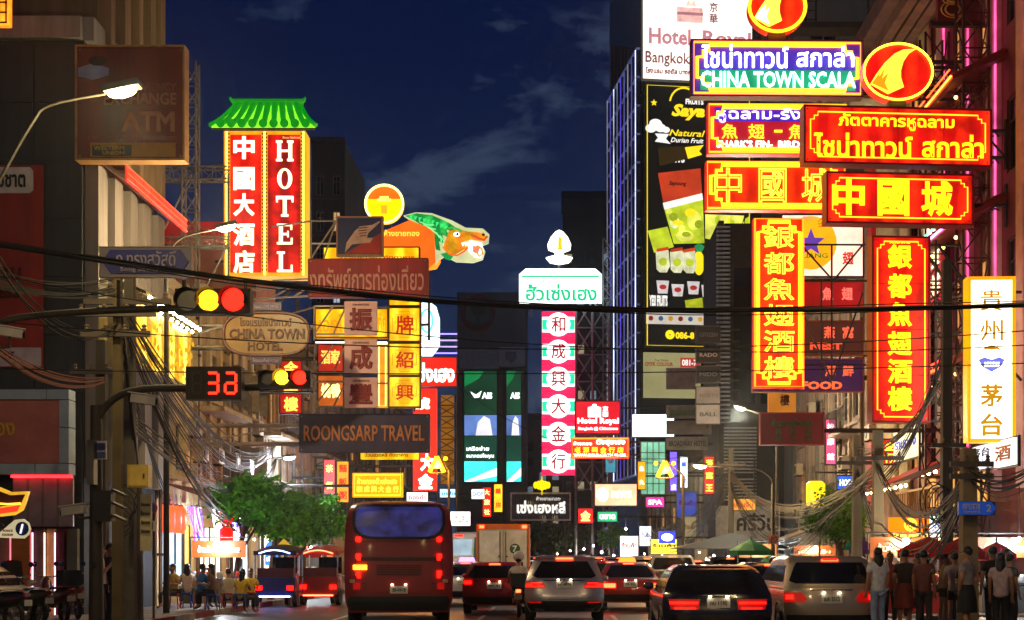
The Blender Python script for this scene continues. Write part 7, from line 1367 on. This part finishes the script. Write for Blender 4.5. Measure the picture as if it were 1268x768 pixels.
crowd += [(1134, 31.5, 150, 1.6, '5a2a50', '201c24', 'trousers', 'phone', 'short', 1, 'person in plum shirt looking at a phone between the stalls'), (1150, 30.5, 60, 1.66, '2c3a4a', '1c1c20', 'trousers', 'bent', 'short', 0, 'person in slate blue shirt turned toward the red stall'), (1168, 31, -70, 1.58, 'a88a50', '2a2420', 'shorts', 'bent', 'bun', 2, 'person in mustard shirt with hair in a bun'), (1184, 30.6, 20, 1.7, '343438', '141418', 'trousers', 'hip', 'short', 1, 'person in charcoal shirt with hands on hips'), (1216, 31.2, -15, 1.62, '7a2c2c', '1c181c', 'skirt', 'down', 'long', 0, 'long haired person in wine red top near the number plate pole'), (1246, 31.6, 30, 1.64, '40504a', '202024', 'trousers', 'down', 'short', 2, 'person in dark green shirt behind the pink top'), (1102, 28.6, 40, 1.62, '1c1c22', '30303a', 'shorts', 'phone', 'long', 1, 'long haired person in black shirt holding a phone up')]
CJ = random.Random(11)
for u, Y, fc, h, tp, bt, wr, ar, hr, sk, lb in crowd: person(lb, at(u,0,Y).x, Y+CJ.uniform(-.4,1.2), fc+CJ.uniform(-35,35), h*CJ.uniform(.9,.98), tp, bt, wr, ar, hr, sk, group='people at the food stalls')
person('person in white shirt eating beside the signal post', at(124,0,29).x, 29, -70, 1.7, 'd0ccc4', '38343a', 'trousers', 'phone', 'short', 1); person('person in black shirt close behind the one in white', at(137,0,29.6).x, 29.6, -110, 1.72, '141216', '24222a', 'trousers', 'down', 'short', 0)
def stool(label, X, Y, col):
    o = thing('plastic_stool', label, 'stool', (X, Y, .14), 0, 'plastic stools at the noodle stall'); m = M(col, .4, 0, .1, 4); B().box(-.15,.15,-.15,.15,.4,.44).build('seat', m, o)
    for a in (-1,1):
        for c in (-1,1): B().tube([(a*.12,c*.12,.4),(a*.16,c*.16,0)], .016, 5).build('leg', m, o)
dn = [(216, 40, 150, 'c8a050', 'seated diner in ochre shirt by the meter box end'), (232, 41, 20, 'b8a090', 'seated diner in beige shirt at the noodle stall'), (249, 40, -40, '2a6ab0', 'seated diner in blue shirt at the noodle stall'), (264, 39.2, 90, '6a4a3a', 'seated diner in brown shirt before the noodle stall'), (283, 40.5, 10, 'a89880', 'seated diner in sand shirt before the noodle stall'), (299, 40, -20, 'd8b020', 'seated diner in bright yellow shirt'), (310, 41.5, 200, 'e0c030', 'seated diner in yellow shirt facing the others')]
for i, (u, Y, fc, tp, lb) in enumerate(dn):
    X = at(u,0,Y).x; z = .14 if X < -9.4 else 0.
    person(lb, X, Y, fc, 1.66, tp, '2a2830', 'trousers', 'bent', ('short','long')[i % 2], i % 3, True, z, group='diners at the noodle stall'); stool('plastic stool under the ' + lb, X, Y-.05, ('b02020','2040a0')[i % 2])
for m_, u, Y, tp, lb in ((1, 642, 37.4, 'c8c0b8', 'rider in white shirt on the white scooter'),):
    p_ = person(lb, at(u,0,Y).x, Y+.05, 0, 1.7, tp, '24222a', 'trousers', 'down', 'short', 1, True, .33, ride=True)
    hm = thing('helmet', ('black', 'white')[m_] + ' motorcycle helmet worn by the rider in ' + ('orange vest', 'white shirt')[m_], 'helmet', (at(u,0,Y).x, Y+.24, 1.5)); B().ball((0,0,.12), .15, 14, 8).build('shell', M(('181818','c8c4c0')[m_], .25), hm, 60); B().grid([[(.14*math.cos(a), .155*math.sin(a), z_) for a in [math.pi*(.2+.6*k/6) for k in range(7)]] for z_ in (.06,.14)]).build('visor', glassm(), hm)
# ================================================================ CABLES
BLKC = M('100e0e', .6, 0, 0); GRC = M('2c2824', .6, 0, 0)
def bundle(label, a, b_, sg, n=6, spread=.12, r=.014, seg=14, mat=BLKC, group='overhead cables'):
    a, b_ = Vector(a), Vector(b_); t = thing('cable_bundle', label, 'cable', a, 0, group)
    for i in range(n):
        d = Vector((random.uniform(-1,1)*.3, random.uniform(-1,1)*.3, random.uniform(-1,1)))*spread; e = Vector((random.uniform(-1,1)*.3, random.uniform(-1,1)*.3, random.uniform(-1,1)))*spread
        P_ = sag(a+d, b_+e, sg*random.uniform(.75,1.3), seg); B().tube([p-a for p in P_], r*random.uniform(.6,1.4), 4).build('cable', mat, t)
    return t
# the thick bundle crossing the whole street
t = thing('cable_bundle', 'thick black cable bundle sagging across the whole street', 'cable', at(-60, 290, 15), 0, 'overhead cables'); o0 = t.location.copy()
cp = [(-900,60),(-400,205),(-60,290),(0,303),(150,325),(300,348),(430,362),(560,374),(700,381),(850,385),(1000,384),(1130,381),(1268,377),(1400,368),(1800,310),(2150,230)]
for k, (dv, r) in enumerate(((0,.013),(1.6,.011),(-1.6,.011),(.8,.012),(-.9,.009),(4,.006),(-4,.006))):
    B().tube(smooth_line([at(u, v+dv+1.2*math.sin(u*.01+k), 15+.02*k)-o0 for u, v in cp], 4), r, 6).build('cable', BLKC, t, 60)
for i, (v0, v1, vm) in enumerate(((392, 398, 470), (330, 418, 480), (455, 445, 475))):
    t = thing('thin_cable', ('thin single cable under the thick bundle', 'thin single cable dropping across the right signs', 'lower thin single cable across the street')[i], 'cable', at(-60, v0, 18+i), 0, 'overhead cables'); o0 = t.location.copy()
    B().tube(smooth_line([at(u, v0+(v1-v0)*(u+60)/1460+(vm-(v0+v1)/2)*(1-((u-670)/730)**2)*.5, 18+i)-o0 for u in range(-790, 2132, 146)], 3), .008, 5).build('cable', BLKC, t)
U = lambda u, v, Y: at(u, v, Y)
BR = M('6a3c2c', .6, 0, .2, 3)
bundle('red brown twisted cable bundle dropping to the signal post', U(-40,400,21), U(128,470,24.5), .35, 9, .05, .014, mat=BR)
for i, (a, b_, s_, n_, lb) in enumerate(((U(-40,330,24), U(150,352,25), .25, 12, 'dense cable bundle over the red wall banner'), (U(-40,255,22), U(150,400,25), .9, 4, 'loose thin cables looping before the fluted front'), (U(150,390,25), U(172,600,27), .0, 22, 'tangle of vertical cables down the utility poles'),
    (U(160,400,26), U(345,545,62), 1.6, 16, 'sagging cable bundle along the left shophouses'), (U(160,420,26), U(345,560,62), 2.6, 14, 'lower sagging cable bundle along the left shophouses'), (U(160,520,26.5), U(345,590,62), .8, 10, 'lowest cable bundle above the restaurant awning'),
    (U(152,430,25), U(210,620,43), .3, 8, 'cables slanting down to the restaurant awning'), (U(345,545,62), U(470,610,95), 2.2, 10, 'far cable bundle above the street trees'),
    (U(1199,590,26.5), U(1087,580,36), 1.1, 16, 'sagging cable bundle from the number plate pole to the hostel pole'), (U(1199,604,26.5), U(1061,585,40), 1.8, 14, 'lower sagging cable bundle on the right'), (U(1087,580,36), U(905,585,66), 1.6, 18, 'cable bundle looping past the dark red board'), (U(1061,590,40), U(905,600,66), 2.4, 14, 'drooping cable bundle over the right tree'),
    (U(1168,435,33), U(1061,600,40), .9, 10, 'cables behind the tall plain red box'), (U(1199,590,26.5), U(1300,560,24), .4, 10, 'cables leaving the number plate pole to the right edge'), (U(905,580,66), U(815,620,110), 2.4, 14, 'far cable bundle by the watch boards'), (U(905,600,66), U(790,640,120), 3., 12, 'far drooping cables before the green shopfront'),
    (U(1061,560,40), U(1170,470,33), .5, 8, 'rising cables beside the pale yellow wall box'), (U(815,600,110), U(640,600,130), 1.2, 5, 'far thin cables over the pink board'), (U(905,560,66), U(560,470,75), 1.5, 2, 'two thin cables crossing the far street'), (U(1199,560,26.7), U(1199,680,26.7), 0, 10, 'vertical cables taped to the number plate pole'))):
    bundle(lb, a, b_, s_, n_, .16 if i not in (2, 19) else .12, .012 if i not in (2,) else .016, 14 if i != 2 else 4, (BLKC, GRC, M('1e1a18', .6, 0, 0))[i % 3])
o = thing('cable_coil', 'round coils of spare black cable hung on the utility pole', 'cable', U(156, 620, 25.5))
for k in range(5): B().tube([(random.uniform(-.05,.05)+.16*math.cos(a*math.pi/8), -.05*k, random.uniform(-.02,.02)+.28*math.sin(a*math.pi/8)-.1*k) for a in range(16)], .012, 5, True).build('coil', BLKC, o)
o = thing('cable_coil', 'round coils of spare cable under the red canopy on the right', 'cable', U(1172, 620, 32))
for k in range(7): B().tube([(.1*k-.3+.3*math.cos(a*math.pi/8), -.04*k, .42*math.sin(a*math.pi/8)-.06*k) for a in range(16)], .014, 5, True).build('coil', BLKC, o)
o = thing('red_canopy', 'red fabric canopy with lit trim above the hostel sign', 'canopy', (12.1, 45, at(0,600,42).z), RR)
for k in range(6): B().add([(k*1.0-2,-.05,.9),(k*1.0-1.04,-.05,.9),(k*1.0-1.04,-1.9,.1),(k*1.0-2,-1.9,.1),(k*1.0-2,-.05,.85),(k*1.0-1.04,-.05,.85),(k*1.0-1.04,-1.9,.05),(k*1.0-2,-1.9,.05)],[(0,1,2,3),(4,5,6,7),(0,1,5,4),(1,2,6,5),(2,3,7,6),(3,0,4,7)]).build('canopy_panel', E('c01812', .45, .3, 1) if k < 3 else M('6a3a30', .6), o)
for k in range(9): B().ball((-1.8+k*.65,-1.9,-.05), .05, 8, 5).build('bulb', E('ffd890', 20, 0), o)
o = thing('ornate_balcony', 'warm lit ornate shop balcony with gold bulbs over the menu boards', 'balcony', (12.15, 43, at(0,634,40).z), RR)
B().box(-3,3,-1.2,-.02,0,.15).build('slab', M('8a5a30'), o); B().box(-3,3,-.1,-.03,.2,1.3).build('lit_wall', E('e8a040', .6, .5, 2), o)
for k in range(20): B().tube([(-2.9+k*.3,-1.15,.15),(-2.9+k*.3,-1.15,.75)], .025, 6).build('baluster', M('b08a50', .5), o)
B().box(-3,3,-1.2,-1.1,.75,.82).build('rail', M('b08a50', .5), o)
for k in range(8): B().ball((-2.6+k*.75,-1.22,1.2), .06, 8, 5).build('bulb', E('ffe0a0', 22, 0), o)
# scaffolding in front of the ornate building
o = thing('sign_scaffold', 'dark red lit steel scaffold carrying the light boxes on the ornate front', 'scaffold', (11.5, 39.4, 4)); SR = M('4a2a24', .6, .4)
B().lattice((0,0,-3.8),(0,0,13.5),(.35,0,0),(0,.35,0),18,.045).build('mast', SR, o); B().lattice((.0,4,-3.8),(.0,4,13.5),(.35,0,0),(0,.35,0),18,.045).build('mast', SR, o)
for z in (2.5, 5.2, 8.0, 10.6): B().lattice((-.0,0,z),(0,4,z),(.2,0,0),(0,0,.2),5,.03).build('beam', SR, o); B().tube([(-1.6,1,z),(.6,1,z)], .04, 5).build('outrigger', SR, o)

# ================================================================ SMALL SIGNS DEEPER IN THE STREET
def hang(label, u0, v0, u1, v1, Y, col, st, txt, tcol, X, vert=True, ts=1.8):
    s = Sign('hanging_sign', label, u0, v0, u1, v1, Y, .22, random.uniform(-2,2), group='small signs deeper in the street'); s.panel(E(col, st, .4, 1.4)).frame(DK, .04)
    n_ = len(txt); w_ = (u1-u0); hh = (v1-v0)
    if vert:
        for i, c in enumerate(txt): v = v0+hh*(i+.5)/n_; m = min(w_*.36, hh*.4/n_); s.text(c, (u0+u1)/2-m, v-m, (u0+u1)/2+m, v+m, E(tcol, ts, 0), .03, name='character')
    else: s.text(txt, u0+w_*.1, v0+hh*.25, u1-w_*.1, v1-hh*.25, E(tcol, ts, 0), .03)
    s.arms(X, 1)
for a in (('dull red vertical sign with gold characters behind the lower pink board', 348, 446, 374, 512, 57, 'c01410', .55, '金華樓', 'ffc040', -12),
 ('dim red board between the pink boards and the yellow column', 395, 425, 425, 460, 56, 'b81810', .6, '酒家', 'ff9a40', -12, False),
 ('dim orange board under the dim red one', 395, 466, 425, 503, 56, 'c85a10', .55, '燒鴨', 'ffe080', -12, False),
 ('narrow amber vertical sign above the last left tree', 418, 572, 432, 622, 70, 'ff9a18', .9, '麵飯粥', 'a02008', -12), ('narrow red vertical sign beside the amber one', 402, 570, 415, 612, 64, 'd81a10', .9, '茶餐', 'ffe060', -12),
 ('pale green horizontal sign past the left trees', 378, 618, 402, 630, 72, '60c890', .9, 'ร้านยา', 'ffffff', -12, False), ('orange strip sign under the white lamp post', 335, 582, 362, 606, 66, 'e86a10', .8, 'สุกี้', 'fff0a0', -12, False),
 ('white strip sign under the orange board by the bus', 504, 610, 530, 622, 84, 'f0f4ff', 1.3, 'ทองคำ', 'c83020', -12, False), ('small cyan sign right of the red column sign', 545, 606, 566, 616, 92, 'b8f0ff', 1.4, 'เภสัช', '3060c0', -12, False),
 ('far red vertical sign under the screen building', 598, 604, 608, 640, 120, 'e02010', 1.1, '大旅社', 'ffe080', -12), ('far yellow vertical sign beside the far red one', 612, 600, 622, 634, 130, 'ffc020', 1.1, '藥房', 'b02010', -12), ('far white board over the orange truck', 584, 606, 600, 618, 110, 'f8f0e8', 1.2, 'SHOP', '4060a0', -12, False),
 ('far red square sign under the pink board', 716, 630, 734, 648, 130, 'd81818', 1.1, '金', 'ffe070', 9), ('far green board beside the far red square', 740, 634, 764, 646, 118, '20a868', 1.0, 'ตลาด', 'ffffff', 10, False), ('far amber vertical sign below the gold board', 790, 572, 799, 606, 98, 'ff9010', 1.1, '魚丸', 'fff0c0', 10.6), ('far magenta board below the green shopfront', 800, 616, 822, 628, 92, 'd83090', 1.0, 'SPA', 'ffffff', 10.6, False),
 ('white vertical sign beside the violet column', 842, 566, 851, 604, 88, 'f0f4ff', 1.1, '藥行', '2040a0', 10.6), ('red vertical sign below the watch boards', 872, 566, 884, 612, 76, 'c81410', .9, '燕窩王', 'ffd040', 10.6), ('amber board over the white fascia shop', 905, 618, 935, 632, 70, 'e8a030', .7, 'ขนมจีบ', '8a2008', 12, False), ('pink vertical sign behind the dark red board', 1022, 520, 1034, 575, 60, 'e05a8a', .7, '按摩館', 'fff0f0', 12), ('blue board above the right pavement tree', 1036, 590, 1066, 606, 54, '3068e0', .7, 'HOSTEL', 'ffffff', 12, False), ('red board with gold letters beside the pale yellow wall box', 1090, 545, 1110, 575, 50, 'c01810', .8, '金行', 'ffd040', 12)):
    hang(*a)
for i, (u, v, Y, c) in enumerate(((690, 686, 120, 'ffd0a0'), (706, 682, 150, 'fff0e0'), (735, 676, 130, 'e8f4ff'), (784, 684, 96, 'fff4d0'), (798, 686, 88, 'ffe0b0'), (820, 688, 82, 'f4f8ff'), (866, 684, 74, 'fff0d8'), (884, 688, 68, 'e8fff8'), (648, 684, 130, 'ffe0c0'), (632, 668, 150, 'ffd8a8'), (975, 678, 62, 'fff0d0'), (1020, 682, 58, 'f8f0ff'), (434, 676, 74, 'fff0e0'), (398, 664, 66, 'e8f4ff'), (315, 668, 54, 'fff8e8'), (300, 690, 50, 'fff0c8'))):
    o = thing('stall_bulb', 'small hanging stall bulb ' + ('under the dark road tree', 'deep under the farthest trees', 'beside the far green board', 'near the far menu board', 'near the yellow stall front', 'behind the grey pickup', 'behind the dark van', 'left of the black tent', 'over the far silver car', 'above the orange truck roof', 'under the brown canopy edge', 'by the teal parasol', 'beside the bus shoulder', 'under the third left tree', 'behind the first tree trunk', 'at the noodle stall end')[i], 'lamp', at(u, v, Y)); k = max(.05, 1.1*Y/F)
    B().ball((0,0,0), k, 8, 5).build('bulb', E(c, 18, 0), o); B().tube([(0,0,k),(0,0,k+.8)], .012, 4).build('cord', DK, o); B().lathe([(.02,k*.7),(k*.8,k*.8),(.02,k*1.5)], (0,0,0), 8).build('shade', STEEL, o)
# extra far traffic with lit lamps
for u, Y, kd, lb, pc in ((646, 66, 'sedan', 'far silver car beside the orange truck', 0), (756, 54, 'hatch', 'dark red hatchback ahead of the red and orange taxi', 1), (868, 66, 'sedan', 'far grey car beyond the black crossover roof', 0), (772, 88, 'sedan', 'far dark sedan in the right lanes', 3), (742, 78, 'suv', 'far white tall car beyond the dark red hatchback', 2), (905, 58, 'mpv', 'dark van beyond the black crossover', 3)):
    simple(kd, 'far_car', lb, 'car', u, Y, FC[pc], {'suv': 1.5, 'sedan': 1.36, 'mpv': 1.5, 'hatch': 1.36}[kd], [(.74,.6,.86),(.95,.6,.86)], [[(.78,.62,.85),(.9,.62,.85)]], group='far cars in the traffic', bright=BRAKE2)
# ================================================================ THIN SCATTERING BOX, added to give the lamps halos
hz = bpy.data.materials.new('added_haze'); hz.use_nodes = True; hn = hz.node_tree.nodes; hn.remove(hn['Principled BSDF'])
pv = hn.new('ShaderNodeVolumePrincipled'); pv.inputs['Color'].default_value = (.85,.92,1,1); pv.inputs['Density'].default_value = .00022; pv.inputs['Anisotropy'].default_value = .9
hz.node_tree.links.new(pv.outputs[0], hn['Material Output'].inputs['Volume'])
tag(B().box(-70, 70, -30, 350, -1, 110).build('added_haze', hz), kind='stuff')
